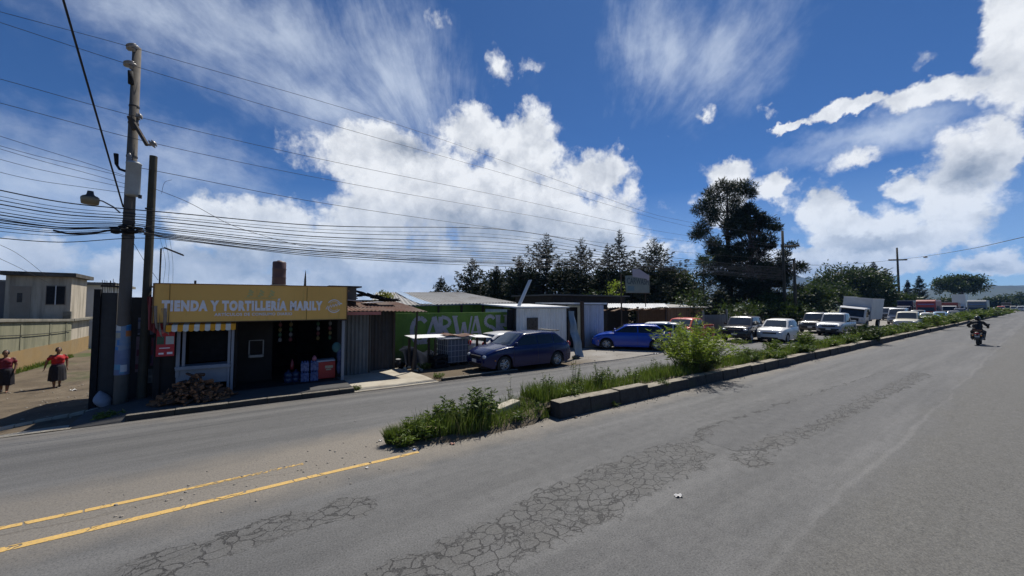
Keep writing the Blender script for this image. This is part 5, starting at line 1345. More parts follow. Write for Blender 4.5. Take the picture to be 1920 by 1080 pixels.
def make_lorry(name, label, cat, loc_, rz, cabp, boxm, w=2.2, box_h=3.1, box_l=5.4, cab_h=2.25, visor=False, bus=False, tilt=None):
    root = empty(name, loc_, rz, label, cat, 'cars and trucks along the far lane')
    hw_ = w / 2
    if bus:
        L = box_l
        mb = MB(); mb.prism([(L / 2, .55), (L / 2 + .06, 1.3), (L / 2 - .12, box_h - .25), (L / 2 - .45, box_h), (-L / 2, box_h), (-L / 2, .5)], -hw_, hw_); mb.build('body', cabp, root, bevel=.09)
        mb = MB(); mb.face([(L / 2 + .075, -hw_ + .15, 1.35), (L / 2 + .075, hw_ - .15, 1.35), (L / 2 - .07, hw_ - .18, 2.45), (L / 2 - .07, -hw_ + .18, 2.45)]); mb.build('windscreen', CARGLASS, root, fix=False)
        for s in (1, -1):
            for k in range(5):
                mb = MB(); x = L / 2 - .9 - k * 1.0; mb.bx(x - .8, x, s * hw_ - .01, s * hw_ + .01, 1.5, 2.3); mb.build('side_window', CARGLASS, root)
        mb = MB(); mb.prism([(L / 2 + .1, 2.5), (L / 2 - .02, 2.62), (L / 2 - .1, 2.62), (L / 2 - .02, 2.5)], -hw_ + .2, hw_ - .2); mb.build('visor', CHROME, root)
        mb = MB(); mb.bx(L / 2 - .1, L / 2 + .16, -hw_ + .03, hw_ - .03, .45, .72); mb.build('bumper', CHROME, root, bevel=.03)
        mb = MB(); mb.bx(L / 2 + .03, L / 2 + .075, -.5, .5, .78, 1.2); mb.build('grille', TRIM, root)
        fx = L / 2
    else:
        fx = box_l / 2 + 1.75
        mb = MB(); mb.prism([(fx - 1.6, .55), (fx, .55), (fx + .03, 1.15), (fx - .22, cab_h - .1), (fx - .4, cab_h), (fx - 1.6, cab_h)], -hw_ + .1, hw_ - .1); mb.build('cab', cabp, root, bevel=.07)
        mb = MB(); n = Vector((.25, 0, .22)); mb.face([(fx + .02, -hw_ + .25, 1.22), (fx + .02, hw_ - .25, 1.22), (fx - .19, hw_ - .28, cab_h - .16), (fx - .19, -hw_ + .28, cab_h - .16)]); mb.build('windscreen', CARGLASS, root, fix=False)
        for s in (1, -1):
            mb = MB(); mb.prism([(fx - 1.2, 1.25), (fx - .2, 1.25), (fx - .38, cab_h - .2), (fx - 1.2, cab_h - .2)], s * (hw_ - .1) - .012, s * (hw_ - .1) + .012); mb.build('side_window', CARGLASS, root)
        mb = MB(); mb.bx(-box_l / 2, box_l / 2, -hw_, hw_, .95, box_h); mb.build('box', boxm, root, bevel=.03)
        mb = MB()
        for y in (-hw_, hw_ - .06): mb.bx(-box_l / 2 - .02, box_l / 2 + .02, y - .01, y + .07, box_h - .02, box_h + .05)
        mb.bx(box_l / 2 - .04, box_l / 2 + .03, -hw_, hw_, box_h - .02, box_h + .05); mb.build('box_trim', WHITE, root)
        mb = MB(); mb.bx(-box_l / 2, fx - .3, -.4, .4, .55, .95); mb.build('chassis', TRIM, root)
        mb = MB(); mb.bx(fx - .1, fx + .14, -hw_ + .05, hw_ - .05, .42, .66); mb.build('bumper', STEEL, root, bevel=.03)
        mb = MB(); mb.bx(fx, fx + .05, -.6, .6, .72, 1.08); mb.build('grille', TRIM, root)
        if visor:
            mb = MB(); mb.prism([(fx - .12, cab_h - .12), (fx + .16, cab_h - .2), (fx + .16, cab_h - .15), (fx - .2, cab_h - .02)], -hw_ + .2, hw_ - .2); mb.build('visor', WHITE, root)
    for s in (1, -1):
        mb = MB(); mb.ell((fx + .05, s * (hw_ - .35), .92), (.05, .13, .11), 10, 7); mb.build('headlight', LAMPG, root, smooth=True)
        mb = MB(); mb.cbox((fx - .05, s * (hw_ + .12), 1.75), (.08, .16, .36)); mb.cbox((fx - .1, s * (hw_ + .03), 1.9), (.03, .2, .03)); mb.build('door_mirror', TRIM, root)
    add_wheels(root, (fx - .85, -box_l / 2 + 1.1), w, .45, .26, 'steel')
    if tilt: root.rotation_euler = (tilt[0], tilt[1], rz)
    return root
BOXW = M('dented_white_box', (.50, .51, .52), .5, .1, 1.2, (.36, .36, .36), .5, .8, .1, 6)
make_lorry('box_truck', 'white box truck leaning to one side in the queue with its cab facing us', 'truck', Dp(1612, 43.5), radians(181), WHITE, BOXW, box_h=3.25, box_l=5.6, w=2.45, visor=True, tilt=(radians(-7), 0))
make_lorry('bus', 'red bus with a dark windscreen standing in the queue', 'bus', Dp(1741, 66), radians(181), REDP, BOXW, w=2.3, box_h=3.3, box_l=7.5, bus=True)
make_lorry('box_truck', 'small dark blue truck behind the silver grey van', 'truck', Dp(1700, 70), radians(181), NAVY, NAVY, w=2.0, box_h=3.2, box_l=4)
make_lorry('box_truck', 'white lorry cab behind the red bus', 'truck', Dp(1783, 84), radians(181), WHITE, paint('dull_red_box', (.25, .06, .05), .5), w=2.3, box_h=3.0, box_l=6)
make_lorry('bus', 'large grey lorry with a wide dark windscreen nearest the motorcyclist', 'truck', Dp(1834, 78), radians(180.5), paint('dusty_grey_paint', (.23, .24, .25), .5), BOXW, w=2.5, box_h=3.4, box_l=8, bus=True)
make_lorry('box_truck', 'tall white box truck rising behind the grey lorry', 'truck', Dp(1800, 108), radians(180), WHITE, WHITE, w=2.5, box_h=5.4, box_l=7)

make_car('jeep', 'dark jeep between the silver grey van and the red bus', 'jeep', Dp(1719, 57), radians(181), SUV, GREYC, detail=1)
make_car('sedan', 'dusty dark sedan behind the pale blue sedan', 'car', Dp(1786, 66), radians(180), SEDAN, GREYC, detail=1)
make_car('pickup_truck', 'white pickup half hidden by weeds beyond the grey lorry', 'pickup', Dp(1856, 100), radians(180), PICKUP, WHITE, detail=1)
make_car('van', 'orange red van near the far end of the queue', 'van', Dp(1876, 125), radians(180), VAN, TOMATO, detail=1)
make_lorry('box_truck', 'dark lorry far along the queue behind the orange red van', 'truck', Dp(1886, 165), radians(180), GREYC, paint('brown_box', (.14, .09, .06), .6), w=2.4, box_h=3.6, box_l=6)

# motorcycle ridden away from us along the near lane
moto = empty('motorcycle', G(1834, 647.5), radians(0), 'black motorcycle seen from behind with a red tail light and number plate', 'motorcycle')
a_, b_w = wheel_meshes(.30, .13, 'alloy')
for x in (0, 1.28):
    o = link('wheel', a_, None, moto); o.location = (x, 0, .30); link('rim', b_w, None, o)
mb = MB(); mb.tube([(-.34, 0, .66), (-.2, 0, .68), (0, 0, .63)], [.05, .12, .1], 8); mb.cbox((-.30, 0, .50), (.02, .17, .26)); mb.ell((-.1, 0, .62), (.32, .13, .09)); mb.build('tail', BLACKC, moto, smooth=False)
mb = MB(); mb.ell((.12, 0, .76), (.42, .15, .07)); mb.build('seat', TRIM, moto, smooth=True)
mb = MB(); mb.ell((.62, 0, .80), (.27, .15, .16)); mb.build('fuel_tank', BLACKC, moto, smooth=True)
mb = MB(); mb.ell((.6, 0, .45), (.28, .17, .20)); mb.tube([(.3, -.17, .35), (-.05, -.2, .38), (-.3, -.2, .45)], [.03, .045, .05], 8); mb.build('engine', STEEL, moto, smooth=True)
mb = MB()
for y in (-.12, .12): mb.tube([(0, y, .30), (-.02, y, .66)], .025, 6); mb.tube([(0, y, .3), (.5, y, .36)], .022, 6); mb.tube([(1.28, y, .3), (1.0, y * .8, .95)], .025, 6)
mb.build('frame', STEEL, moto)
mb = MB(); mb.tube([(.88, .38, 1.02), (.95, .2, 1.04), (1.0, 0, 1.0), (.95, -.2, 1.04), (.88, -.38, 1.02)], .016, 6); mb.build('handlebar', TRIM, moto)
for s in (1, -1):
    mb = MB(); mb.tube([(.9, s * .3, 1.03), (.9, s * .36, 1.2)], .008, 5); mb.ell((.89, s * .38, 1.23), (.02, .07, .05)); mb.build('mirror', TRIM, moto, smooth=True)
    mb = MB(); mb.ell((-.32, s * .16, .60), (.03, .035, .025)); mb.build('indicator', LAMPO, moto, smooth=True)
    mb = MB(); mb.bx(-.28, .12, s * .19 - .07, s * .19 + .07, .40, .68); mb.build('side_bag', TRIM, moto, bevel=.03)
mb = MB(); mb.ell((-.36, 0, .72), (.03, .11, .045)); mb.build('tail_light', LAMPR, moto, smooth=True)
mb = MB(); mb.cbox((-.345, 0, .56), (.008, .19, .11)); mb.build('number_plate', PLATE, moto)
mb = MB(); mb.cbox((-.34, 0, .655), (.012, .2, .02)); mb.build('rack', CHROME, moto)
# ------------------------------------------------------------------ vegetation
TRUNK = M('tree_bark', (.075, .055, .042), .95, .35, 5, (.04, .035, .03), .5, 3, .6, 20)
CON1 = LEAF('conifer_needles', (.008, .015, .006), (.030, .046, .016), None, .12, .7, .5)
CON2 = LEAF('pine_needles', (.012, .020, .008), (.040, .055, .020), None, .15, .6, .5)
GRN1 = LEAF('broad_leaves', (.016, .032, .009), (.055, .085, .020), None, .25, .55, .4)
GRN2 = LEAF('bright_leaves', (.085, .14, .016), (.25, .33, .04), (.22, .21, .05), .35, .5, 1.2)
GRASS = LEAF('grass_blades', (.050, .085, .014), (.140, .200, .034), (.24, .20, .09), .3, .6, .8)
WEED = LEAF('weed_leaves', (.035, .065, .014), (.105, .155, .034), (.20, .18, .07), .3, .55, 1.5)
def limb(mb, p0, p1, r0, r1, n=6, sag=.0):
    p0, p1 = Vector(p0), Vector(p1); pts = []
    for k in range(5):
        t = k / 4; q = p0.lerp(p1, t); q.z += sag * sin(pi * t); pts.append(q)
    mb.tube(pts, [r0 + (r1 - r0) * k / 4 for k in range(5)], n)
def conifer(name, label, base, H, R, seed, mat, group='dark conifers behind the shacks', dens=1.0, low=.10, gap=.18, leaf=.34, sweep=.35, shape=.85):
    r = np.random.default_rng(seed); root = empty(name, base, 0, label, 'tree', group)
    tk = MB(); tk.tube([(0, 0, -.3), (.03, 0, H * .3), (-.03, .02, H * .65), (0, 0, H)], [.030 * H ** .9 * .6, .022 * H ** .9 * .6, .05, .012], 8)
    C, D, L, Wd = [], [], [], []
    z = H * low
    while z < H * .985:
        t = z / H; n = int(r.integers(4, 7)); a0 = r.uniform(0, 6.28)
        for k in range(n):
            if r.random() < gap: continue
            ln = R * (1 - t) ** shape * r.uniform(.45, 1.2) * (1 - .55 * sm((t - .62) / .3)) + .10; a = a0 + 2 * pi * k / n + r.uniform(-.4, .4)
            dv = np.array([cos(a), sin(a), 0]); s0 = .16 - .35 * (1 - t); up = sweep * r.uniform(.5, 1.4)
            f = lambda u: np.array([0, 0, z]) + dv * ln * u + np.array([0, 0, ln * (s0 * u + up * u * u * .9)])
            tk.tube([f(0), f(.5), f(1)], [.035 * (1 - t) + .012, .02 * (1 - t) + .008, .006], 4)
            m_ = max(4, int(ln / .16 * dens))
            for u in np.linspace(.12, 1.0, m_):
                p = f(u) + r.normal(0, .06 * ln, 3) * u; nb = 4 if u < .95 else 6
                for j in range(nb):
                    C.append(p + r.normal(0, .05, 3)); w = r.normal(0, .75, 3); w[2] = w[2] * .5 - .12 + .35 * (u > .9)
                    D.append(dv * 1.0 + w); L.append(leaf * r.uniform(.6, 1.3) * (1.1 - .4 * t)); Wd.append(leaf * .30 * r.uniform(.7, 1.3))
        z += (.30 + .24 * (1 - t)) * max(.6, H / 14) * r.uniform(.7, 1.25)
    for k in range(14):
        C.append([0, 0, H * (.95 + .05 * r.random())]); D.append([r.normal(0, .3), r.normal(0, .3), 1]); L.append(.4); Wd.append(.07)
    tk.build('trunk', TRUNK, root, smooth=True, fix=False)
    Lq = np.array(L); zz = np.array([c_[2] for c_ in C]); f_ = np.where(zz > H * .8, np.clip(1.25 - (zz - H * .8) / (H * .2), .45, 1), 1)
    link('crown', leaves('crown', C, D, Lq * f_, np.array(Wd) * f_), mat, root)
    return root
def tufted(name, label, base, H, clumps, seed, mat, trunk_r=.25, cat='tree', group=None, n_leaf=150, leaf=.34, wfac=.2, trunk_top=.95, forks=0, bow=.0):
    """tree whose foliage sits in separate clumps at the ends of limbs; clumps = (x, y, z, rx, rz)"""
    r = np.random.default_rng(seed); root = empty(name, base, 0, label, cat, group)
    tk = MB(); axis_ = [(0, 0, -.3)] + [(bow * sin(pi * t) + r.normal(0, .06) * H / 12, r.normal(0, .05) * H / 12, H * trunk_top * t) for t in (.2, .4, .6, .8, 1)]
    tk.tube(axis_, [trunk_r * k for k in (1.25, 1, .8, .62, .42, .12)], 9)
    C, D, L, Wd = [], [], [], []
    for x, y, z, rx, rz in clumps:
        s = r.uniform(.62, .85) * z; s = min(s, H * trunk_top); ax = np.interp(s, [a[2] for a in axis_], [a[0] for a in axis_])
        limb(tk, (ax, 0, s), (x, y, z), trunk_r * .28 * (1 - .5 * s / H), .02, 5, .08 * rx)
        n = int(n_leaf * (rx * rx * rz) ** .5)
        sub = r.normal(size=(max(4, n // 18), 3)); sub = sub / np.linalg.norm(sub, axis=1, keepdims=True) * r.uniform(.35, 1.0, (len(sub), 1)) ** .6 * (rx, rx, rz)
        for q in sub:
            m_ = 18; e = r.normal(0, .22 * rx, (m_, 3)) * (1, 1, .8)
            C += list(np.array([x, y, z]) + q + e); dd = e + r.normal(0, .14 * rx, (m_, 3)) + np.array([0, 0, .05]); D += list(dd)
            L += list(leaf * r.uniform(.6, 1.3, m_)); Wd += list(leaf * wfac * r.uniform(.7, 1.4, m_))
    tk.build('trunk', TRUNK, root, smooth=True, fix=False)
    link('crown', leaves('crown', C, D, np.array(L), np.array(Wd)), mat, root)
    return root
def round_clumps(H, R, n, seed, lo=.35, rx=.28, flat=.8):
    r = np.random.default_rng(seed); out = []
    for i in range(n):
        a = r.uniform(0, 6.28); t = r.random() ** .55; ph = r.uniform(-.25, 1.5)
        z = H * (lo + (1 - lo) * .5) + H * (1 - lo) * .46 * sin(ph) * t
        q = R * .8 * t * cos(ph * .85)
        out.append((q * cos(a), q * sin(a), z, R * rx * r.uniform(.7, 1.35), R * rx * flat * r.uniform(.7, 1.3)))
    return out

# row of conifers behind the shacks (measured column of the tip, height of the tip)
rowc = [('small dark conifer just behind the grey workshop roof, leftmost of the row', 827, 519, 40, 1.5),
        ('dark conifer with a single sharp tip behind the right end of the grey workshop roof', 886, 484, 41, 2.6),
        ('thin young conifer standing between two wider ones over the slanted white board', 931, 499, 40, 1.3),
        ('bushy conifer with a broken top beside the tallest dark pair', 975, 478, 42, 2.8),
        ('broad dark conifer with a pointed tip over the white corrugated shack', 1025, 436, 44, 3.3),
        ('dark conifer with a narrow tip right of the broad pointed one', 1090, 445, 44, 2.7),
        ('slim conifer leaning against its taller neighbour behind the sign board', 1140, 455, 45, 2.1),
        ('tallest conifer of the row with a long bare tip, left of the sign board', 1163, 428, 44, 2.7),
        ('dark conifer with wide spread upturned branches right of the sign board', 1228, 446, 45, 3.0)]
for i, (lab, u, v_, D_, R_) in enumerate(rowc):
    conifer('conifer_tree', lab, Dp(u, D_, -.3), ztop(v_, D_) + .3, R_ * (1.45 + .25 * (i % 3)), 20 + i, CON1, sweep=.55 if i == 8 else .30 + .08 * (i % 3), gap=.12 + .05 * (i % 2), shape=.62 + .08 * (i % 4), low=.04, dens=1.25)
# lower greenery filling in behind
fill = [(905, 540, 46, 3.0, 'dark leafy tree low behind the second conifer of the row'), (945, 528, 47, 3.2, 'dark leafy tree low beside the slanted white board'), (1240, 520, 47, 3.0, 'dark leafy tree under the spreading conifer'), (1000, 515, 47, 3.4, 'dark leafy tree filling the gap behind the conifers on the left'), (1060, 520, 48, 3.2, 'dark leafy tree under the broad pointed conifer'), (1120, 515, 48, 3.3, 'dark leafy tree behind the tallest conifer'),
        (1190, 520, 47, 3.0, 'dark leafy tree behind the torn sign board'), (1262, 503, 49, 3.0, 'greyish green leafy tree right of the spreading conifer'), (1290, 512, 46, 2.4, 'small leafy tree left of the twin tall trees')]
for i, (u, v_, D_, R_, lab) in enumerate(fill):
    H = ztop(v_ - (16 if 930 < u < 1250 else 0), D_); tufted('leafy_tree', lab, Dp(u, D_), H, round_clumps(H, R_ * 1.1, 32, 60 + i, .08, .34), 80 + i, CON1 if 890 < u < 1250 else GRN1, .16, group='leafy trees behind the shacks', n_leaf=190, leaf=.3, wfac=.4)
H = ztop(474, 44); tufted('young_tree', 'slender young pine with a tufted head left of the twin tall trees', Dp(1320, 44), H, [(0, 0, H * .93, .9, 1.0), (.5, 0, H * .83, .8, .7), (-.5, .2, H * .8, .8, .7), (.1, .3, H * .68, .7, .5), (-.7, 0, H * .52, .9, .6), (.6, 0, H * .42, 1.0, .6), (-.2, -.3, H * .3, 1.1, .8), (.8, .1, H * .2, 1.1, .7), (-.9, 0, H * .16, 1.1, .7)], 101, GRN1, .13, n_leaf=190, leaf=.3, wfac=.3)
o = tufted('bright_shrub', 'bright green leafy shrub behind the white shack left of the sign board', Dp(1156, 36), 5.0, [(0, 0, 4.3, .8, .6), (.4, 0, 3.6, .8, .6), (-.4, 0, 3.3, .8, .6)], 103, GRN2, .08, 'shrub', None, 150, .25, .4)
tufted('low_shrub', 'olive green shrub over the grey roof edge of the dark building', Dp(1112, 38), 4.2, [(0, 0, 3.2, 1.0, .7), (.9, 0, 3.0, .9, .6), (-.9, 0, 2.9, .9, .6)], 104, GRN1, .08, 'shrub', None, 170, .25, .4)
tufted('low_shrub', 'green shrub growing above the brown plank hut', Dp(1300, 33), 4.6, [(0, 0, 3.2, 1.0, .8), (1.0, 0, 2.8, .9, .7), (-.9, 0, 3.0, .9, .6), (.3, 0, 2.0, 1.1, .8)], 105, GRN1, .08, 'shrub', None, 170, .25, .4)

# the twin tall trees
D_ = 50; b_ = Dp(1368, D_); H = ztop(328, D_); k = D_ / 700
def cl(u, v_, ru, rv, y=0): return (((u - 1368) * k * RS * 1.0), ((u - 1368) * k * RT) + y, ztop(v_, D_), ru * k, rv * k)
tufted('tall_pine', 'tall open pine with foliage in separate tufts, left tree of the tall pair', b_, H,
       [cl(1362, 348, 15, 13), cl(1385, 352, 16, 12), cl(1404, 350, 15, 13), cl(1412, 362, 10, 9), cl(1345, 358, 11, 9, .5), cl(1350, 372, 13, 10), cl(1398, 372, 15, 10, 1), cl(1330, 380, 13, 10), cl(1322, 392, 12, 9, .6), cl(1358, 392, 14, 9, 1), cl(1340, 405, 16, 10), cl(1380, 392, 14, 9),
        cl(1322, 423, 14, 8), cl(1308, 440, 12, 9), cl(1332, 434, 13, 8, 1), cl(1360, 420, 15, 9, -1), cl(1378, 415, 14, 9), cl(1355, 455, 17, 11, 1), cl(1345, 480, 15, 12, -1), cl(1372, 475, 18, 13, 1), cl(1340, 505, 16, 9), cl(1360, 520, 18, 12, 1)], 111, CON2, .34, n_leaf=820, leaf=.46, wfac=.16, bow=.2)
def inside(rows, n, ru, rv, seed, dy=3.0):
    """foliage masses spread through a crown whose width is given height by height"""
    r = np.random.default_rng(seed); out = []; vs = [q[0] for q in rows]
    for i in range(n):
        v_ = r.uniform(vs[0], vs[-1]); a, b2 = np.interp(v_, vs, [q[1] for q in rows]), np.interp(v_, vs, [q[2] for q in rows])
        e = r.random(); u = a + (b2 - a) * (e if r.random() < .5 else round(e)); w_ = (b2 - a) * k * .35
        out.append(cl(u, v_ - 6 * abs(u - (a + b2) / 2) / max(b2 - a, 1) * r.uniform(0, 2), ru * r.uniform(.7, 1.3) * (.6 + .4 * (v_ - vs[0]) / (vs[-1] - vs[0])), rv * r.uniform(.7, 1.3), r.uniform(-1, 1) * min(w_, dy)))
    return out
rows = [(388, 1405, 1410), (402, 1396, 1424), (420, 1382, 1438), (440, 1372, 1448), (460, 1364, 1455), (480, 1356, 1462), (500, 1350, 1462), (520, 1350, 1460), (545, 1360, 1455), (566, 1372, 1440)]
tufted('tall_cypress', 'tall dense dark cypress with upturned branch tips, right tree of the tall pair', Dp(1410, D_), ztop(383, D_), [(x - (1410 - 1368) * k * RS, y - (1410 - 1368) * k * RT, z, a, b2) for x, y, z, a, b2 in inside(rows, 170, 11, 3.6, 113) + inside(rows[4:], 40, 9, 8, 115, .8)] + [(0, 0, ztop(386, D_), .25, .5), (.2, 0, ztop(394, D_), .4, .5)],
       113, CON1, .3, n_leaf=640, leaf=.46, wfac=.17)
# far greenery along the queue
far = [(1455, 560, 46, 3.2, 3.4, 'green banana like plants behind the white hatchback'), (1520, 545, 60, 3.6, 4.0, 'dark green bush mass beside the two lamp poles'), (1475, 575, 40, 1.8, 2.5, 'low leafy bush at the foot of the two poles'),
       (1585, 507, 82, 8.0, 8.5, 'large round dark green tree behind the leaning box truck'), (1545, 535, 75, 5.5, 6, 'lower round green tree left of the large round one'), (1630, 528, 84, 6.0, 7, 'rounded green tree right of the large round one')]
for i, (u, v_, D_, R_, h_, lab) in enumerate(far):
    H = ztop(v_, D_); tufted('leafy_tree', lab, Dp(u, D_), H, round_clumps(H, R_, 34, 160 + i, .1, .32), 180 + i, GRN1, .2, group='trees along the far lane', n_leaf=110 if D_ > 55 else 170, leaf=.55 if D_ > 55 else .34, wfac=.42)
for i, (u, v_, D_, R_, lab) in enumerate([(1640, 490, 86, 3.0, 'dark conifer clump rising behind the round trees, taller one'), (1662, 503, 88, 2.6, 'dark conifer right of the taller clump, by the far cross pole'), (1725, 516, 120, 2.6, 'dark narrow cypress beyond the red bus'), (1703, 524, 125, 1.6, 'thin dark tree left of the narrow cypress'), (1350, 545, 40, 1.6, 'small dark conifer behind the black jeep')]):
    conifer('conifer_tree', lab, Dp(u, D_), ztop(v_, D_), R_, 220 + i, CON1, 'dark conifers along the far lane', 1.0, .05, .05, .5, .3, .5)
H = ztop(519, 150); tufted('umbrella_tree', 'wide dark dome shaped tree far down the road over the grey lorry', Dp(1805, 150), H, round_clumps(H, 9.5, 60, 240, .35, .24, .6), 241, GRN1, .5, n_leaf=60, leaf=.8, wfac=.42)
for i, (u, v_, D_, R_, lab) in enumerate([(1870, 560, 190, 7, 'distant low tree near the right end of the road'), (1905, 552, 220, 8, 'farthest low tree at the right edge of the view'), (1690, 560, 95, 5, 'low green tree behind the dark blue truck'), (1765, 566, 130, 6, 'low dark tree behind the red bus')]):
    H = ztop(v_, D_); tufted('leafy_tree', lab, Dp(u, D_), H, round_clumps(H, R_, 22, 250 + i, .05, .34), 260 + i, GRN1, .3, group='trees along the far lane', n_leaf=60, leaf=.8, wfac=.42)
o = tufted('hedge', 'dark leafy hedge row behind the jeep and the white hatchback', Dp(1400, 38), 3.4, [(x, .3 * sin(x), 1.1 + .7 * sin(x * 1.7) ** 2, 1.1, 1.0) for x in np.arange(-5, 9, 1.0)], 270, GRN1, .08, 'hedge', None, 170, .3, .4)

# ------------------------------------------------------------------ the weedy median
def med_y(n, x): return 6.28 + rng.random(n) * .95
n = 46000
x = 2.0 + 60 * rng.random(n) ** 1.9; t = np.clip((x - 1.9) / 1.4, .12, 1)
y = np.where(x < 5.3, 6.62 + (rng.random(n) - .5) * 1.0 * t, 6.36 + .86 * rng.random(n))
patch = .5 + .5 * np.sin(x * 1.9 + 1) * np.sin(x * .73 + y * 2)
keep = rng.random(n) < .35 + .65 * patch; x, y, patch = x[keep], y[keep], patch[keep]
h = (.08 + .24 * rng.random(len(x)) ** 1.5) * (.6 + .8 * patch) * np.where(x < 4.3, 1.35, 1)
z = np.where(x < 5.3, .03, .27)
me = blades('median_grass', np.stack([x, y, z], 1), h, .011 + .012 * (x / 30), .6)
tag(link('median_grass', me, GRASS), 'low green and yellowish grass covering the soil of the road median', 'grass', kind='stuff')
n = 9000; x = 60 + 90 * rng.random(n); y = 6.1 + .9 * rng.random(n)
me = blades('far_median_grass', np.stack([x, y, np.full(n, .25)], 1), .2 + .5 * rng.random(n), .07, .6)
tag(link('far_median_grass', me, GRASS), 'rough grass covering the far end of the road median', 'grass', kind='stuff')
def weed(name, label, base, H, R, n_stem, seed, mat, cat='weed', group=None, leaf=.07, per=26, spread=.5, stemr=.006, bare=.15, wf=.32):
    r = np.random.default_rng(seed); root = empty(name, base, 0, label, cat, group); sm_ = MB(); C, D, L = [], [], []
    for i in range(n_stem):
        a = r.uniform(0, 6.28); q = R * r.random() ** .6; b0 = np.array([cos(a), sin(a), 0]) * q * .42; hh = H * r.uniform(.55, 1.0) * (1 - .25 * (q / R) ** 2)
        out = np.array([cos(a), sin(a), 0]) * (q * spread + .03)
        f = lambda u: b0 + out * u ** 1.4 + np.array([0, 0, hh * u])
        sm_.tube([f(0), f(.5), f(1)], [stemr, stemr * .75, stemr * .35], 4)
        m_ = int(per * hh / H)
        for u in r.uniform(bare, 1, m_):
            a2 = r.uniform(0, 6.28); C.append(f(u) + r.normal(0, .012, 3)); D.append([cos(a2), sin(a2), r.uniform(-.25, .8)]); L.append(leaf * r.uniform(.6, 1.35) * (1.15 - .4 * u))
    sm_.build('stem', STEMM, root, fix=False)
    L = np.array(L); link('foliage', leaves('foliage', C, D, L, L * wf), mat, root); return root
STEMM = M('dry_stem', (.10, .095, .04), .9, .3, 8)
weed('weed_clump', 'tall dark green leafy clump of weeds before the broken kerb block', (3.85, 6.55, .02), .80, .42, 46, 301, WEED, group='weeds on the median', leaf=.12, per=44)
weed('weed_clump', 'dense green clump of weeds at the middle of the median nose', (3.25, 6.6, .02), .66, .42, 46, 302, WEED, group='weeds on the median', leaf=.10, per=40)
weed('weed_clump', 'shorter grassy clump of weeds nearest the tip of the median', (2.65, 6.55, .02), .42, .40, 40, 303, GRASS, group='weeds on the median', leaf=.12, per=26)
weed('weed_clump', 'lowest clump of weeds at the very tip of the median by the yellow line', (2.25, 6.45, .0), .26, .30, 32, 313, GRASS, group='weeds on the median', leaf=.10, per=20)
weed('weed_clump', 'small round clump of weeds growing in front of the broken kerb block', (4.5, 6.28, .0), .30, .22, 26, 304, WEED, group='weeds on the median', leaf=.09, per=24)
weed('weed_clump', 'bright clump of weeds between the broken block and the start of the tall kerb', (5.05, 6.45, .0), .38, .28, 30, 305, WEED, group='weeds on the median', leaf=.09, per=26)
weed('weed_clump', 'single thin stalk of weed standing behind the broken kerb block', (4.95, 7.1, .05), .72, .10, 5, 306, WEED, group='weeds on the median', leaf=.06, per=22)
weed('weed_clump', 'upright stalks of weed at the start of the raised kerb', (5.75, 6.75, .25), .62, .30, 16, 307, WEED, group='weeds on the median', leaf=.08, per=30)
weed('weed_clump', 'leafy clump of weeds leaning over the raised kerb near its start', (6.2, 6.5, .25), .34, .35, 30, 308, GRASS, group='weeds on the median', leaf=.09, per=26)
weed('weed_clump', 'pair of tall thin dry stalks in front of the rear wheel of the navy car', (6.9, 7.0, .25), .85, .22, 8, 309, WEED, group='weeds on the median', leaf=.06, per=30)
weed('weed_clump', 'row of slim grass stalks below the tin sheet', (8.0, 6.9, .25), .55, .45, 24, 310, GRASS, group='weeds on the median', leaf=.08, per=22)
weed('weed_clump', 'low weed hanging over the face of the kerb left of the leafy bush', (9.3, 6.1, .2), .22, .22, 20, 311, WEED, group='weeds on the median', leaf=.07, per=20)
weed('weed_clump', 'small weed at the foot of the kerb, nearest the block end', (7.2, 5.98, -.01), .18, .12, 10, 312, WEED, group='weeds on the median', leaf=.06, per=18)
b0 = G(1305, 694, .27)
weed('roadside_bush', 'large bright green leafy bush with bare dark lower stems on the median', (b0.x, 6.75, .25), 1.72, 1.25, 105, 320, GRN2, 'bush', None, .20, 46, .80, .010, .34, .17)
weed('bush_shoots', 'tall thin shoots standing above the top of the large bright green bush', (b0.x, 6.75, .25), 2.05, .75, 14, 322, GRN2, 'shoots', None, .20, 40, .7, .010, .55, .17)
for i, (x, y, H, R, lab) in enumerate([(6.55, 6.55, .55, .25, 'bent dry stalks at the kerb left of the twin tall stalks'), (7.5, 6.75, .75, .16, 'thin upright stalk with seed heads in front of the tin sheet'), (8.7, 6.6, .50, .3, 'loose tuft of stalks halfway to the large leafy bush'), (10.2, 6.8, .62, .3, 'loose brownish stalks just left of the large leafy bush'), (11.6, 6.5, .45, .35, 'grassy tuft close to the left side of the large leafy bush')]):
    weed('weed_clump', lab, (x, y, .25), H, R, 12, 380 + i, WEED if i % 2 else GRASS, group='weeds on the median', leaf=.07, per=26, stemr=.007, bare=.3)
weed('bush_undergrowth', 'dark tangle of undergrowth at the foot of the large bright green bush', (b0.x + .1, 6.7, .25), .55, .8, 60, 321, GRN1, 'undergrowth', None, .11, 34, .6, .008, .05)
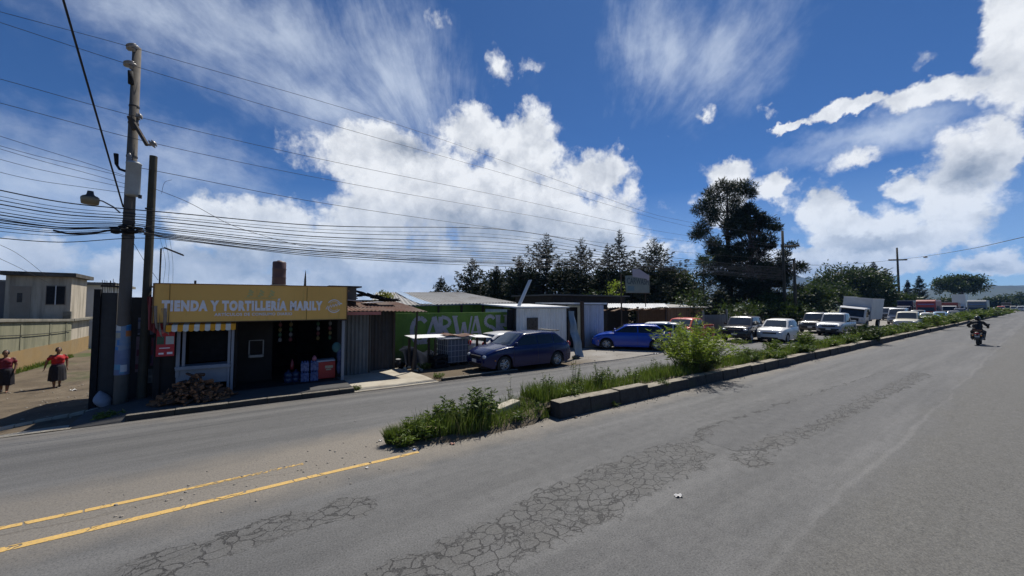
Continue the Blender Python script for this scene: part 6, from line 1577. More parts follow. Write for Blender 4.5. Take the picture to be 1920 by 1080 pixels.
spots = [(15.6, 6.55, .5, .5, 'low green weed mound just right of the large bush'), (17.4, 6.3, .42, .5, 'second green weed mound right of the large bush, spilling over the kerb'), (18.6, 6.75, .75, .45, 'weed with one raised leafy head before the white hatchback'), (20.6, 6.4, .4, .5, 'weed mound hanging over the kerb below the white hatchback'),
         (22.5, 6.8, .95, .5, 'tall dry brown stalks in front of the white hatchback'), (25.0, 6.6, .4, .6, 'green mound between the dry stalks and the silver pickup'), (28, 6.7, .5, .7, 'dense weeds hiding the wheels of the silver pickup, left part'), (31, 6.6, .55, .8, 'dense weeds hiding the wheels of the silver pickup, right part'),
         (38, 6.7, .65, .9, 'green growth in front of the cream pickup'), (43, 6.6, .6, 1.0, 'green growth right of the cream pickup'), (49, 6.6, .7, 1.1, 'leafy mound below the pale blue sedan'), (56, 6.5, 1.5, 1.4, 'high dark bush just left of the motorcyclist'), (66, 6.5, 1.2, 1.5, 'green bush right behind the motorcyclist'), (80, 6.4, 1.3, 1.8, 'far green bush below the grey lorry'), (96, 6.3, 1.3, 2, 'far bush below the farthest white car'), (118, 6.2, 1.5, 2.6, 'browner far bush near the end of the median'), (140, 6.0, 1.6, 3, 'farthest bush at the end of the median')]
for i, (x, y, H, R, lab) in enumerate(spots):
    weed('weed_clump', lab, (x, y, .25), H, R, int(34 + 14 * R), 330 + i, GRASS if i % 3 else WEED, group='weeds on the median', leaf=.10 + .0035 * x, per=30, spread=.7, wf=.30)
b0 = G(1655, 640, .25)
weed('roadside_bush', 'dark round bush hanging over the kerb in front of the cream pickup', (b0.x + .5, 6.45, .1), 1.15, .95, 80, 360, GRN1, 'bush', None, .20, 50, .8, .01, .05)
# small growth along the pavement
weed('weed_clump', 'grass tuft in the gutter at the left end of the shop pavement', G(203, 786), .16, .30, 40, 370, GRASS, 'weed', 'weeds along the shop pavement', .09, 14)
weed('weed_clump', 'small grass tuft where the shop kerb meets the driveway', G(667, 732), .14, .16, 22, 371, GRASS, 'weed', 'weeds along the shop pavement', .07, 14)
weed('weed_clump', 'bright weeds along the edge of the driveway slab below the tarpaulin', G(795, 692), .26, .30, 36, 372, GRASS, 'weed', 'weeds along the shop pavement', .09, 18)
weed('weed_clump', 'yellowish weeds at the front corner of the driveway slab', G(822, 708), .16, .25, 24, 373, GRASS, 'weed', 'weeds along the shop pavement', .07, 14)
weed('weed_clump', 'weed tuft under the bumper of the bright blue car', G(1245, 656), .3, .35, 26, 374, WEED, 'weed', 'weeds along the shop pavement', .1, 16)
weed('weed_clump', 'weed patch between the black jeep and the road', G(1385, 645), .3, .9, 40, 375, GRASS, 'weed', 'weeds along the shop pavement', .12, 16)
n = 2600; x = -8.82 + .25 * rng.random(n); y = 14 + 20 * rng.random(n)
tag(link('wall_foot_grass', blades('wall_foot_grass', np.stack([x, y, [ground_z(a, b_) for a, b_ in zip(x, y)]], 1), .06 + .2 * rng.random(n), .03, .5), GRASS), 'thin strip of grass along the foot of the alley wall', 'grass', kind='stuff')

# litter and stones
mb = MB()
def stone(mb, x, y, z, s): mb.ell((x, y, z + s * .3), (s * random.uniform(.7, 1.2), s * random.uniform(.7, 1.2), s * .55), 6, 4, R=Matrix.Rotation(random.uniform(0, 3), 3, 'Z'))
for i in range(420):
    x = random.uniform(-1.5, 22); y = 6.0 - abs(random.gauss(0, .16)) if x > 5.4 else 6.5 + random.gauss(0, .42); stone(mb, x, y, 0, random.uniform(.006, .022))
for i in range(260): x, y = random.uniform(-9, -2.6), random.uniform(11.5, 22); stone(mb, x, y, ground_z(x, y), random.uniform(.01, .035))
for i in range(160): x, y = random.uniform(5, 26), random.uniform(11.4, 14.5); stone(mb, x, y, -.02, random.uniform(.01, .035))
tag(mb.build('gravel', M('mixed_gravel', (.27, .24, .20), .9, .45, 3), fix=False), 'loose stones and grit scattered beside the median and on the dirt', 'gravel', kind='stuff')
def litter(label, p, s, mat):
    o = empty('litter', p, random.uniform(0, 3), label, 'litter'); mb = MB()
    mb.grid(lambda u, v_: ((u - .5) * s, (v_ - .5) * s * .7, .006 + .25 * s * abs(sin(u * 5 + 1) * sin(v_ * 4 + .5))), 7, 6)
    mb.build('paper', mat, o, fix=False)
LW = M('white_paper_litter', (.72, .70, .66), .8, .1, 20); LP = M('pinkish_litter', (.55, .33, .25), .8, .2, 20); LB = M('bluish_litter', (.35, .42, .6), .6, .2, 20)
litter('crumpled white paper lying alone in the middle of the near lane', G(1272, 931), .09, LW)
litter('white scrap on the grit near the tip of the median', G(713, 827), .06, LW)
litter('pinkish wrapper at the edge of the weeds near the tip of the median', G(848, 833), .09, LP)
litter('pale blue wrapper under the weeds by the end of the yellow line', G(777, 844), .07, LB)
litter('white scrap on the near lane just below the yellow line', G(688, 878), .05, LW)
litter('white scrap on the road in front of the bright blue car', G(1230, 664), .22, LW)
litter('white bag scrap on the dirt behind the woman in front', Vector((-5.2, 20.6, ground_z(-5.2, 20.6))), .2, LW)
litter('flattened pale card at the foot of the kerb', G(1078, 783), .12, M('brown_card', (.25, .19, .13), .9))
# ------------------------------------------------------------------ people
def cap(mb, p, q, r0, r1=None, n=10):
    r1 = r0 if r1 is None else r1
    mb.cyl(p, q, r0, r1, n); mb.ell(p, (r0,) * 3, n, 7); mb.ell(q, (r1,) * 3, n, 7)
def fuse(o, vox, it=3):
    r = o.modifiers.new('fuse', 'REMESH'); r.mode = 'VOXEL'; r.voxel_size = vox; r.use_smooth_shade = True
    s = o.modifiers.new('soften', 'SMOOTH'); s.iterations = it; s.factor = .5
SKIN = M('brown_skin', (.19, .095, .055), .55, .12, 9, None, 0, 1, .05, 60)
HAIR = M('black_hair', (.010, .008, .007), .45, .3, 40, None, 0, 1, .2, 60)
def hand(mb, w, d, side, curl=.6):
    """palm, four fingers and a thumb at a wrist"""
    w, d = Vector(w), Vector(d).normalized(); s = Vector((0, 1, 0)) if abs(d.y) < .8 else Vector((0, 0, 1)); s = (s - d * s.dot(d)).normalized(); n = d.cross(s) * side
    for k in range(5): cap(mb, w + s * (.008 * (k - 2)), w + d * .075 + s * (.016 * (k - 2)), .016, .012, 6)
    for k, L in enumerate((.062, .072, .068, .052)):
        a = w + d * .08 + s * (.019 * (k - 1.5)); b_ = a + d * L * .5 + n * L * curl * .25; c = b_ + d * L * .4 + n * L * curl * .5
        cap(mb, a, b_, .0085, .008, 6); cap(mb, b_, c, .008, .0065, 6)
    a = w + d * .025 - s * .035; cap(mb, a, a + d * .035 - s * .02 + n * .012, .010, .009, 6); cap(mb, a + d * .035 - s * .02 + n * .012, a + d * .06 - s * .022 + n * .03, .009, .007, 6)
def head(mb, c, f=1.0, ax=Vector((0, 1, 0))):
    """skull, jaw, nose, brow, lips and ears; face towards +Y"""
    c = Vector(c)
    mb.ell(c + Vector((0, -.008, .02)), (.074 * f, .092 * f, .095 * f), 16, 12); mb.ell(c + Vector((0, .022, -.045)), (.058 * f, .068 * f, .068 * f), 14, 10)
    mb.ell(c + Vector((0, .088, -.02)), (.013, .02, .022), 8, 6); mb.ell(c + Vector((0, .075, .022)), (.05, .018, .012), 8, 6); mb.ell(c + Vector((0, .078, -.062)), (.024, .012, .010), 8, 6); mb.ell(c + Vector((0, .07, -.098)), (.022, .018, .016), 8, 6)
    for s in (1, -1): mb.ell(c + Vector((s * .076, -.005, -.012)), (.010, .020, .030), 8, 6); mb.ell(c + Vector((s * .036, .06, -.03)), (.026, .018, .022), 8, 6)
def woman(label, base, rz, stride, top, skirtm, armL, armR, H=1.5):
    root = empty('person', base, rz, label, 'person', 'women walking up the alley'); mb = MB(); k = H / 1.5
    V_ = lambda x, y, z: Vector((x * k, y * k, z * k))
    hip = {1: V_(.09, 0, .76), -1: V_(-.09, 0, .76)}; sh = {1: V_(.175, -.01, 1.20), -1: V_(-.175, -.01, 1.20)}
    mb.ell(V_(0, 0, .80), (.165 * k, .125 * k, .13 * k), 14, 10); mb.ell(V_(0, .01, 1.0), (.145 * k, .115 * k, .17 * k), 14, 10); mb.ell(V_(0, .0, 1.14), (.165 * k, .105 * k, .12 * k), 14, 10)
    for s in (1, -1): mb.ell(V_(.075 * s, .085, 1.08), (.068 * k, .055 * k, .065 * k), 10, 8)
    cap(mb, V_(0, 0, 1.22), V_(0, .015, 1.31), .05 * k, .047 * k); head(mb, V_(0, .02, 1.40), k)
    for s in (1, -1):
        y = stride * s; kn = V_(.085 * s, (.03 + y * .6) if y > 0 else .03 + y * .35, .42); an = V_(.075 * s, y, .075 if y >= 0 else .12)
        cap(mb, hip[s], kn, .088 * k, .060 * k); cap(mb, kn, kn.lerp(an, .4) + V_(0, -.012, 0), .058 * k, .054 * k); cap(mb, kn.lerp(an, .4) + V_(0, -.012, 0), an, .052 * k, .034 * k)
        cap(mb, an + V_(0, -.025, -.035), an + V_(0, .13, -.052), .032 * k, .024 * k)
        el, wr = (armL if s < 0 else armR); el, wr = V_(*el), V_(*wr)
        cap(mb, sh[s], el, .052 * k, .040 * k); cap(mb, el, wr, .040 * k, .026 * k); hand(mb, wr, wr - el, s)
    o = mb.build('body', SKIN, root, fix=False); fuse(o, .008 * k, 3)
    mb = MB()                                                 # blouse with short puffed sleeves
    mb.ell(V_(0, .005, .98), (.175 * k, .145 * k, .17 * k), 14, 10); mb.ell(V_(0, .01, 1.11), (.19 * k, .135 * k, .13 * k), 14, 10)
    for s in (1, -1):
        el = V_(*(armL if s < 0 else armR)[0]); mb.ell(V_(.075 * s, .09, 1.08), (.082 * k, .068 * k, .08 * k), 10, 8)
        cap(mb, sh[s] + V_(-.03 * s, 0, -.02), sh[s].lerp(el, .50), .062 * k, .062 * k)
    o = mb.build('blouse', top, root, fix=False); fuse(o, .014 * k, 4)
    mb = MB()                                                 # long wrapped skirt, front panel pushed by the stepping leg
    prof_ = [(.86, .155), (.80, .19), (.70, .205), (.55, .215), (.40, .222), (.26, .225)]
    def sk(u, v_):
        i = v_ * (len(prof_) - 1); a = int(min(i, len(prof_) - 2)); t = i - a; z = prof_[a][0] + (prof_[a + 1][0] - prof_[a][0]) * t; r = prof_[a][1] + (prof_[a + 1][1] - prof_[a][1]) * t
        th = 2 * pi * u; fold = 1 + .035 * v_ * sin(9 * th) + .02 * v_ * sin(17 * th + 1); x, y = r * 1.02 * cos(th) * fold, r * .92 * sin(th) * fold
        y += stride * .55 * v_ * sin(th) * (1 if x * stride > 0 else .75) + .01; return V_(x, y, z + .012 * v_ * sin(5 * th))
    mb.grid(sk, 72, 16); mb.build('skirt', skirtm, root, smooth=True, fix=False)
    mb = MB(); mb.grid(lambda u, v_: V_(.163 * cos(2 * pi * u), .135 * sin(2 * pi * u) + .005, .85 + .055 * v_), 30, 3); mb.build('sash', M('woven_sash', (.20, .03, .05), .9, .6, 30, (.05, .06, .16), .8, 22), root, smooth=True, fix=False)
    mb = MB(); c = V_(0, .02, 1.40); mb.ell(c + V_(0, -.025, .032), (.082 * k, .094 * k, .096 * k), 16, 12); mb.ell(c + V_(0, -.1, -.03), (.045 * k, .04 * k, .06 * k), 10, 8); cap(mb, c + V_(0, -.11, -.05), c + V_(.01, -.13, -.36), .026 * k, .014 * k)
    for s in (1, -1): mb.ell(c + V_(s * .066, .0, .01), (.02 * k, .06 * k, .06 * k), 10, 8)
    o = mb.build('hair', HAIR, root, fix=False); fuse(o, .010 * k, 2)
    for s in (1, -1):
        mb = MB(); mb.ell(c + V_(s * .031, .0865, .004), (.013 * k, .006, .006 * k), 8, 6); mb.build('eye', BLACK, root, smooth=True)
        y = stride * s; an = V_(.075 * s, y, .075 if y >= 0 else .12); mb = MB(); mb.cbox(an + V_(0, .055, -.077), (.075 * k, .23 * k, .018)); mb.build('sandal', TRIM, root, bevel=.006)
    return root
RED1 = M('red_blouse', (.42, .016, .018), .85, .18, 8, (.25, .01, .02), .4, 6, .2, 60)
RED2 = M('dark_red_blouse', (.15, .012, .024), .85, .25, 9, (.08, .01, .02), .5, 8, .2, 60)
CORTE = M('black_woven_skirt', (.014, .013, .017), .9, .3, 14, (.035, .03, .04), .5, 30, .2, 60)
def on_alley(u, v_):
    d = ray(u, v_); p = Vector((-6, 20, -.6))
    for _ in range(12):
        z = ground_z(p.x, p.y); k = (z - CAMH) / d.z; p = Vector((d.x * k, d.y * k, z))
    return p
pw_ = on_alley(106, 726); heading = atan2(-pw_.y, -pw_.x) - pi / 2
woman('woman in a bright red blouse and dark skirt walking in the middle of the alley', pw_, heading + .1, .09, RED1, CORTE, ((-.235, -.05, .97), (-.235, .03, .75)), ((.265, -.06, .99), (.30, -.10, .77)))
pw_ = on_alley(7, 736); heading = atan2(-pw_.y, -pw_.x) - pi / 2
woman('woman in a dark red blouse and dark skirt cut off by the left picture edge', pw_, heading - .15, -.08, RED2, CORTE, ((-.235, -.03, .97), (-.225, .08, .76)), ((.24, -.04, .97), (.245, .05, .75)))

def rider():
    b_ = moto.location; root = empty('person', b_, 0, 'motorcyclist in a black jacket and black helmet riding away along the road', 'person'); mb = MB()
    mb.ell((.10, 0, .92), (.17, .20, .13), 12, 9); mb.ell((.20, 0, 1.12), (.14, .18, .20), 12, 9); mb.ell((.30, 0, 1.32), (.13, .20, .15), 12, 9); cap(mb, (.33, 0, 1.40), (.38, 0, 1.50), .06, .055)
    mh = MB(); head(mh, (0, 0, 0)); R = Matrix.Rotation(-pi / 2, 4, 'Z')
    off = len(mb.v); mb.v += [R @ q + Vector((.41, 0, 1.58)) for q in mh.v]; mb.f += [[i + off for i in f] for f in mh.f]; mb.m += mh.m
    for s in (1, -1):
        sh_, el, wr = Vector((.32, .19 * s, 1.38)), Vector((.46, .37 * s, 1.16)), Vector((.84, .36 * s, 1.07))
        cap(mb, sh_, el, .062, .05); cap(mb, el, wr, .05, .034); hand(mb, wr, (1, 0, -.15), s, 1.4)
        kn, an = Vector((.56, .24 * s, .80)), Vector((.28, .22 * s, .42))
        cap(mb, (.12, .10 * s, .90), kn, .10, .072); cap(mb, kn, an, .07, .045); cap(mb, an + Vector((-.03, 0, -.05)), an + Vector((.17, .01 * s, -.08)), .045, .038)
    o = mb.build('body', SKIN, root, fix=False); fuse(o, .010, 3)
    JACK = M('black_jacket', (.011, .011, .012), .7, .3, 6, None, 0, 1, .5, 12); mb = MB()
    mb.ell((.12, 0, .96), (.19, .22, .13), 12, 9); mb.ell((.19, 0, 1.14), (.175, .215, .22), 12, 9); mb.ell((.28, 0, 1.34), (.16, .235, .16), 12, 9); cap(mb, (.33, 0, 1.40), (.36, 0, 1.47), .085, .08)
    for s in (1, -1):
        cap(mb, (.31, .20 * s, 1.38), (.46, .38 * s, 1.16), .085, .07); cap(mb, (.46, .38 * s, 1.16), (.82, .36 * s, 1.08), .068, .048)
    o = mb.build('jacket', JACK, root, fix=False); fuse(o, .016, 3)
    mb = MB()
    for s in (1, -1):
        cap(mb, (.12, .10 * s, .90), (.56, .24 * s, .80), .112, .082); cap(mb, (.56, .24 * s, .80), (.29, .22 * s, .45), .08, .058)
    o = mb.build('trousers', M('dark_trousers', (.02, .02, .024), .85), root, fix=False); fuse(o, .016, 3)
    mb = MB(); mb.ell((.42, 0, 1.615), (.145, .125, .135), 16, 12); mb.ell((.46, 0, 1.54), (.12, .105, .09), 14, 10)
    o = mb.build('helmet', BLACKC, root, smooth=True)
    for s in (1, -1):
        mb = MB(); mb.ell((.87, .36 * s, 1.055), (.085, .055, .05), 10, 7); cap(mb, (.80, .36 * s, 1.085), (.86, .36 * s, 1.065), .05, .05); mb.build('glove', TRIM, root, smooth=True)
        mb = MB(); mb.ell((.36, .225 * s, .35), (.14, .05, .05), 10, 8); mb.cyl((.28, .22 * s, .36), (.28, .22 * s, .48), .052, .055, 10); mb.build('boot', TRIM, root, smooth=True)
rider()

# ------------------------------------------------------------------ poles, lamps and wires
PY = 12.85
PC = M('stained_concrete_pole', (.12, .105, .088), .9, .22, 3, (.07, .065, .055), .7, 1.8, .35, 30, streak=True)
PWD = M('creosoted_pole', (.050, .046, .034), .9, .3, 4, (.09, .085, .06), .5, 2.5, .3, 30, streak=True)
PORC = M('porcelain', (.26, .24, .22), .35, .2, 8)
p0 = Yp(226, 745, PY); pt = Yp(258, 90, PY)
pole = empty('utility_pole', (p0.x, PY, 0), 0, 'tall weathered concrete utility pole with a transformer at the alley corner', 'utility pole')
def zat(v_, u=245): return Yp(u, v_, PY).z
H = pt.z
mb = MB(); mb.lathe([(.132, -.1), (.128, .3), (.108, H * .5), (.082, H), (0, H + .005)], n=20); mb.build('shaft', PC, pole, smooth=True)
zc = zat(345)
mb = MB(); tz0, tz1 = zat(370), zat(308); mb.lathe([(0, tz0), (.12, tz0), (.135, tz0 + .03), (.135, tz1 - .05), (.145, tz1 - .045), (.145, tz1 - .02), (.10, tz1 + .02), (0, tz1 + .03)], c=(.08, -.20, 0), n=22)
tf = mb.build('transformer', M('transformer_grey', (.33, .36, .37), .5, .1, 4, (.2, .16, .12), .4, 3, .05), pole, smooth=True)
mb = MB(); mb.lathe([(.045, 0), (.05, .05), (.03, .06), (.05, .1), (.03, .11), (.045, .15), (.02, .2), (0, .22)], c=(.0, -.22, tz1), n=12); mb.build('bushing', PORC, tf, smooth=True)
mb = MB(); mb.cbox((.05, -.08, (tz0 + tz1) / 2), (.1, .12, .4)); mb.cbox((.23, -.30, tz0 - .02), (.06, .06, .08)); mb.build('bracket', SHEET_D, tf)
def insul(u, v_, s=1.0, ang=0):
    q = Yp(u, v_, PY) - Vector((p0.x, 0, 0)); mb = MB(); mb.T = Matrix.Translation((q.x, -.06, q.z)) @ Matrix.Rotation(ang, 4, 'Y')
    mb.lathe([(0, -.06 * s), (.025 * s, -.05 * s), (.025 * s, -.02 * s), (.085 * s, 0), (.09 * s, .015 * s), (.04 * s, .03 * s), (.075 * s, .045 * s), (.075 * s, .055 * s), (.03 * s, .08 * s), (0, .09 * s)], n=14); mb.build('insulator', PORC, pole, smooth=True)
insul(251, 94, 1.5, -.5); insul(246, 126, 1.5, -.3); insul(259, 220, 1.1, 1.2); insul(285, 272, 1.2, .9)
mb = MB(); a, b_ = Yp(247, 138, PY), Yp(248, 162, PY); mb.cyl((a.x - p0.x, -.12, a.z), (b_.x - p0.x, -.12, b_.z), .05, .055, 10); mb.build('surge_arrester', BLACK, pole, smooth=True)
mb = MB(); a, b_ = Yp(221, 292, PY), Yp(222, 312, PY); mb.cyl((a.x - p0.x, -.15, a.z), (b_.x - p0.x, -.15, b_.z), .045, .035, 10); mb.tube([(b_.x - p0.x, -.15, b_.z), (b_.x - p0.x + .05, -.15, b_.z - .1), (-.02, -.12, b_.z - .14)], .03, 6); mb.build('fuse_cutout', BLACK, pole, smooth=True)
a, b_ = Yp(250, 228, PY), Yp(281, 280, PY)
mb = MB(); mb.tube([(a.x - p0.x, -.13, a.z), (b_.x - p0.x, -.30, b_.z)], .045, 6); mb.tube([(a.x - p0.x - .05, -.13, a.z + .06), (a.x - p0.x + .05, -.14, a.z - .25)], .05, 6); mb.build('cross_brace', WOOD, pole)
mb = MB()
for v_ in (200, 232, 295, 402, 418, 445): z = zat(v_); r_ = .130 - .0050 * z; mb.lathe([(r_, z), (r_ + .008, z), (r_ + .008, z + .035), (r_, z + .035)], n=18, caps=False)
mb.build('steel_band', SHEET_D, pole)
mb = MB(); z = zat(432)
for k in range(26): mb.ell((random.uniform(-.24, .26), -.12 + random.uniform(-.07, .07), z + random.uniform(-.10, .10)), (random.uniform(.04, .12), .05, random.uniform(.02, .05)), 8, 6)
mb.build('splice_bundle', BLACK, pole, smooth=True)
POST = [('blue and white printed poster wrapped round the foot of the concrete pole, upper one', 610, 660, [(.03, .18, .46), (.36, .34, .25), (.52, .18, .04), (.60, .60, .56), (.05, .30, .62)], 21), ('pale blue poster wrapped round the concrete pole below the other one', 655, 702, [(.15, .20, .32), (.10, .14, .26), (.50, .52, .56), (.40, .12, .10), (.10, .30, .45)], 22)]
for lab, va, vb, cols, sd_ in POST:
    za, zb_ = Yp(228, vb, PY).z, Yp(228, va, PY).z
    m, N, b = newmat('printed_paper'); p = N.obj(); cc = N.mix(N.noise(p, 5, 3), cols[0], cols[1]); r = random.Random(sd_); X, Y_, Z = N.sep(p)
    for k in range(7):
        f = N.m('MULTIPLY', N.m('LESS_THAN', N.m('ABSOLUTE', N.m('SUBTRACT', X, r.uniform(-.12, .12))), r.uniform(.025, .07)), N.m('LESS_THAN', N.m('ABSOLUTE', N.m('SUBTRACT', Z, r.uniform(za, zb_))), (zb_ - za) * r.uniform(.05, .14)))
        cc = N.mix(N.m('MULTIPLY', f, .9), cc, r.choice(cols))
    N.put(b.inputs['Base Color'], cc); b.inputs['Roughness'].default_value = .6
    mb = MB(); mb.grid(lambda u, v2: ((.130 - .0050 * (za + zb_) / 2 + .004 + .006 * sin(u * 20 + v2 * 5) ** 2) * cos(pi * .80 + u * pi * 1.25), (.130 - .0050 * (za + zb_) / 2 + .004) * sin(pi * .80 + u * pi * 1.25), za + (zb_ - za) * v2 + .02 * sin(u * 9) * v2), 24, 6)
    o = mb.build('poster', m, smooth=True, fix=False); o.location = (p0.x, PY, 0); tag(o, lab, 'poster')
q2 = Yp(288, 293, PY + .1); q2b = Yp(266, 735, PY + .1)
o = empty('utility_pole', (q2b.x, PY + .1, 0), 0, 'shorter dark wooden pole standing just right of the concrete utility pole', 'utility pole')
mb = MB(); mb.tube([(0, 0, .05), (.01, 0, 2), (q2.x - q2b.x, 0, q2.z)], [.095, .09, .078], 14); mb.build('shaft', PWD, o, smooth=False)
mb = MB()
for v_ in (393, 430, 441): z = Yp(280, v_, PY + .1).z; mb.lathe([(.088, z), (.096, z), (.096, z + .03), (.088, z + .03)], n=14, caps=False)
mb.build('steel_band', SHEET_D, o)
# street lamp on an arm of the pole
a, b_ = Yp(228, 397, PY), Yp(176, 375, PY)
o = empty('street_lamp', (a.x, PY - .1, a.z), 0, 'old street lamp with a drum shade on a curved arm of the concrete pole', 'street lamp')
dx, dz = b_.x - a.x, b_.z - a.z
mb = MB(); mb.tube([(0, 0, -.05), (dx * .25, -.05, dz * .35), (dx * .6, -.1, dz * .8), (dx * .95, -.15, dz * .9)], .018, 6); mb.build('arm', STEEL, o)
mb = MB(); mb.lathe([(0, .16), (.05, .15), (.06, .08), (.075, .05), (.12, .03), (.15, 0)], c=(dx, -.15, dz), n=18); mb.build('housing', SHEET_D, o, smooth=True)
mb = MB(); mb.lathe([(.15, 0), (.155, -.04), (.14, -.15), (0, -.16)], c=(dx, -.15, dz), n=18); mb.build('lamp_shade', M('yellowed_lamp_glass', (.20, .17, .11), .4, .2, 6), o, smooth=True)
a, b_, c_ = Yp(299, 535, 13.3), Yp(302, 466, 13.3), Yp(337, 482, 13.3)
o = empty('street_lamp', (a.x, 13.3, 2.4), 0, 'flat dark lamp head on a thin mast behind the left end of the yellow sign', 'street lamp')
mb = MB(); mb.tube([(0, 0, 0), (0, 0, b_.z - 2.4), (.08, 0, b_.z - 2.38)], .02, 6); mb.build('mast', SHEET_D, o)
mb = MB(); mb.T = Matrix.Translation((.26, 0, b_.z - 2.46)) @ Matrix.Rotation(.42, 4, 'Y'); mb.cbox((0, 0, 0), (.42, .2, .035)); mb.build('lamp_head', SHEET_D, o, bevel=.01)
WIREM = M('cable_rubber', (.012, .012, .013), .6, .2, 3)
WIREG = M('weathered_conductor', (.035, .036, .04), .6, .2, 3)
def wire(label, pts, r=.007, mat=WIREM, group='cables strung along the road past the pole', ext=True):
    P_ = [Vector(p) for p in pts]
    if ext or (group and P_[0].x < -3.2 and r < .02):        # on to the next pole, out of view on the left
        d0 = (P_[0] - P_[1]).normalized(); P_ = [P_[0] + d0 * 26 + Vector((0, 0, .5)), P_[0] + d0 * 9] + P_
    n = len(P_); out = []
    for i in range(n - 1):
        a0, a1, a2, a3 = P_[max(i - 1, 0)], P_[i], P_[i + 1], P_[min(i + 2, n - 1)]
        d1 = (a2 - a0) / max((a2 - a0).length, 1e-6) * (a2 - a1).length; d2 = (a3 - a1) / max((a3 - a1).length, 1e-6) * (a2 - a1).length
        for k in range(10):
            t = k / 10; out.append(a1 * (2 * t ** 3 - 3 * t ** 2 + 1) + d1 * (t ** 3 - 2 * t ** 2 + t) + a2 * (-2 * t ** 3 + 3 * t ** 2) + d2 * (t ** 3 - t ** 2))
    out.append(P_[-1]); mb = MB(); mb.tube(out, r, 5)
    return tag(mb.build('overhead_wire', mat, smooth=True, fix=False), label, 'wire', group)
farp = Dp(1470, 44)
def run(y, pxs, vf):                                     # measured along one vertical plane, then to the far pole
    return [Yp(u, v_, y) for u, v_ in pxs] + [Vector((farp.x, farp.y, ztop(vf, 44)))]
wire('highest power line, fixed to the very top of the concrete pole', run(12.7, [(0, 22), (252, 90), (740, 232), (1000, 322), (1250, 408)], 440), .006, WIREG)
wire('second power line from the top, at the upper side insulator of the pole', run(12.7, [(0, 42), (246, 122), (600, 228), (960, 330), (1250, 415)], 462), .006, WIREG)
wire('third power line, crossing the pole at the bright insulator above the brace', run(12.7, [(0, 148), (258, 219), (600, 298), (960, 372), (1250, 436)], 462), .006, WIREG)
wire('fourth power line, carried on the tip of the slanted brace', run(12.6, [(0, 193), (286, 268), (600, 334), (960, 398), (1250, 448)], 468), .006, WIREG)
wire('cable running right from the upper part of the short wooden pole', [Yp(240, 310, 12.7), Yp(300, 322, 12.7), Yp(600, 380, 12.7), Yp(960, 432, 12.7), Yp(1250, 470, 12.7), Vector((farp.x, farp.y, ztop(486, 44)))], .007, WIREM, ext=False)
wire('cable dropping steeply right from the wooden pole across the low cloud', [Yp(285, 352, 12.7), Yp(350, 378, 12.6), Yp(450, 428, 12.4), Yp(620, 470, 12.8), Yp(960, 495, 12.8), Vector((farp.x, farp.y, ztop(500, 44)))], .006, ext=False)
low = [(250, 330, 325, 0), (270, 332, None, 0), (275, 345, None, 0), (296, 352, None, 0), (322, 362, None, 0), (352, 392, 396, 432), (364, 400, 404, 442), (372, 405, 408, 448), (380, 410, 414, 456), (388, 414, 420, 462), (396, 418, 425, 468), (402, 421, 428, 474), (408, 424, 432, 478), (414, 426, 436, 482), (418, 428, 438, 486), (424, 431, 440, 490), (428, 433, 441, 492), (410, 430, 443, 494), (436, 436, 444, 497), (449, 447, 446, 500)]
for i, (v0, vp, vr, v9) in enumerate(low):
    yy = 12.62 + .04 * (i % 4)
    if vr is None or v9 == 0:
        wire('thin service wire ending at the pole from the left above the lamp', [Yp(-60, v0 - 14, yy), Yp(60, v0 + (vp - v0) * .24 + 5, yy), Yp(150, v0 + (vp - v0) * .6 + 4, yy), Yp(236, vp, yy)], .005, WIREM, 'thin service wires left of the pole', ext=False)
    else:
        m_ = .5 * (vr + v9) + 7
        wire('black cable in the low bundle sagging past both poles', [Yp(-60, v0 - 8, yy), Yp(110, (v0 + vp) / 2 + 6, yy), Yp(240, vp, yy), Yp(310, vr + 2, yy), Yp(600, m_ + (i % 3), yy), Yp(960, v9, yy), Yp(1200, 500 + (i % 5) - (500 - v9) * .35, yy), Vector((farp.x, farp.y, ztop(495 + 1.6 * i, 44)))], .006 + .0035 * (i % 3), WIREM, 'cables of the low bundle', ext=False)
wire('thick cable looping from the left into the black splice of the pole', [Yp(100, 432, 12.5), Yp(130, 438, 12.5), Yp(170, 438, 12.5), Yp(205, 432, 12.5), Yp(240, 428, 12.6)], .022, ext=False)
wire('thick twisted cable dropping from the top edge down to the lamp arm', [Yp(119, 0, 8.6) + (Yp(119, 0, 8.6) - Yp(231, 388, 12.7)) * 1.6, Yp(119, 0, 8.6), Yp(231, 388, 12.7)], .017, ext=False, group=None)
wire('thin slack wire from the pole down behind the wooden pole to the mast lamp', [Yp(250, 455, 12.8), Yp(268, 485, 13.0), Yp(296, 525, 13.2)], .005, ext=False, group=None)
for i in range(3): wire('hair thin drop wire hanging beside the mast lamp', [Yp(300 + 9 * i, 446, 12.9), Yp(310 + 7 * i, 490, 13.0), Yp(306 + 9 * i, 533, 13.1)], .003, ext=False, group='drop wires above the sign')
wire('short bent wire standing up right of the wooden pole', [Yp(303, 363, 12.9), Yp(309, 342, 12.9), Yp(322, 337, 12.9)], .004, ext=False, group=None)
for v0, v1 in ((487, 530), (462, 520)): wire('thin wire slanting to the cream house', [Yp(-40, v0 - 20, 22), Yp(30, v0 + 12, 25), Yp(90, v1, 30)], .008, ext=False, group='thin wires at the cream house')
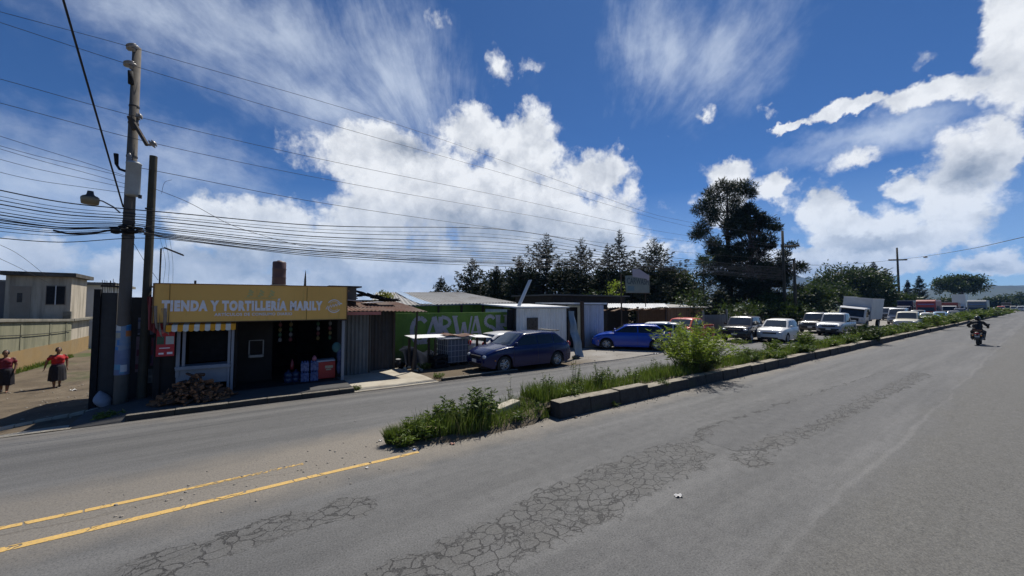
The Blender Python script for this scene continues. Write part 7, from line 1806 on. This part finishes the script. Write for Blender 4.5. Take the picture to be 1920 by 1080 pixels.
# far poles
def farpole(u, vt, D_, label, r=.13, arms=()):
    b_ = Dp(u, D_); o = empty('utility_pole', b_, 0, label, 'utility pole'); h = ztop(vt, D_)
    mb = MB(); mb.cyl((0, 0, -.1), (0, 0, h), r, r * .65, 10); mb.build('shaft', PWD, o, smooth=True)
    for va, l0, l1 in arms:
        z = ztop(va, D_); d = Vector((RS, RT, 0)); mb = MB(); mb.tube([d * l0 + Vector((0, 0, z - .05)), d * l1 + Vector((0, 0, z + .05))], .05 + .0014 * D_, 6)
        for t in (l0, l1): mb.ell(d * t + Vector((0, 0, z + .14)), (.07, .07, .10), 8, 6)
        mb.build('crossarm', PWD, o)
    return o
farpole(1471, 432, 44, 'tall thin pole with a short crossarm right of the tall dark cypress', .20, [(461, -.2, 1.9)])
farpole(1491, 486, 43, 'shorter dark pole with an arm at its top just right of the thin tall pole', .20, [(487, -.8, .1)])
farpole(1686, 464, 95, 'distant pole with a wide crossarm forming a cross against the sky', .30, [(487, -2.2, 2.4)])
wire('cable crossing from the thin pole to the far cross pole', [Vector((farp.x, farp.y, ztop(496, 44))), Dp(1580, 68, ztop(496, 68)), Dp(1686, 95, ztop(487, 95))], .03, WIREG, ext=False, group=None)
wire('cable rising from the far cross pole to the upper right picture edge', [Dp(1686, 95, ztop(487, 95)), Dp(1740, 70, ztop(480, 70)), Dp(1830, 45, ztop(465, 45)), Dp(1925, 32, ztop(444, 32)), Dp(2050, 26, ztop(415, 26))], .03, WIREG, ext=False, group=None)
o = empty('cable_splice', Dp(1739, 70, ztop(480, 70) - .15), 0, 'pale splice box hanging on the cable right of the far cross pole', 'splice box')
mb = MB(); mb.ell((0, 0, 0), (.9, .3, .16), 10, 7); mb.build('box', PORC, o, smooth=True)
# ------------------------------------------------------------------ air: far hills and the end of the road fade to blue
mb = MB(); mb.bx(-2000, 3400, -1200, 3200, -12, 285)
hz, N, b = newmat('hazy_air')
nt = hz.node_tree; nt.nodes.remove(b)
pv = nt.nodes.new('ShaderNodeVolumePrincipled'); pv.inputs['Color'].default_value = (.20, .44, .95, 1); pv.inputs['Density'].default_value = 1.2e-4; pv.inputs['Anisotropy'].default_value = .2
nt.links.new(pv.outputs[0], nt.nodes['Material Output'].inputs['Volume'])
tag(mb.build('haze', hz), 'thin pale blue haze in the air over the whole place', 'haze', kind='stuff')
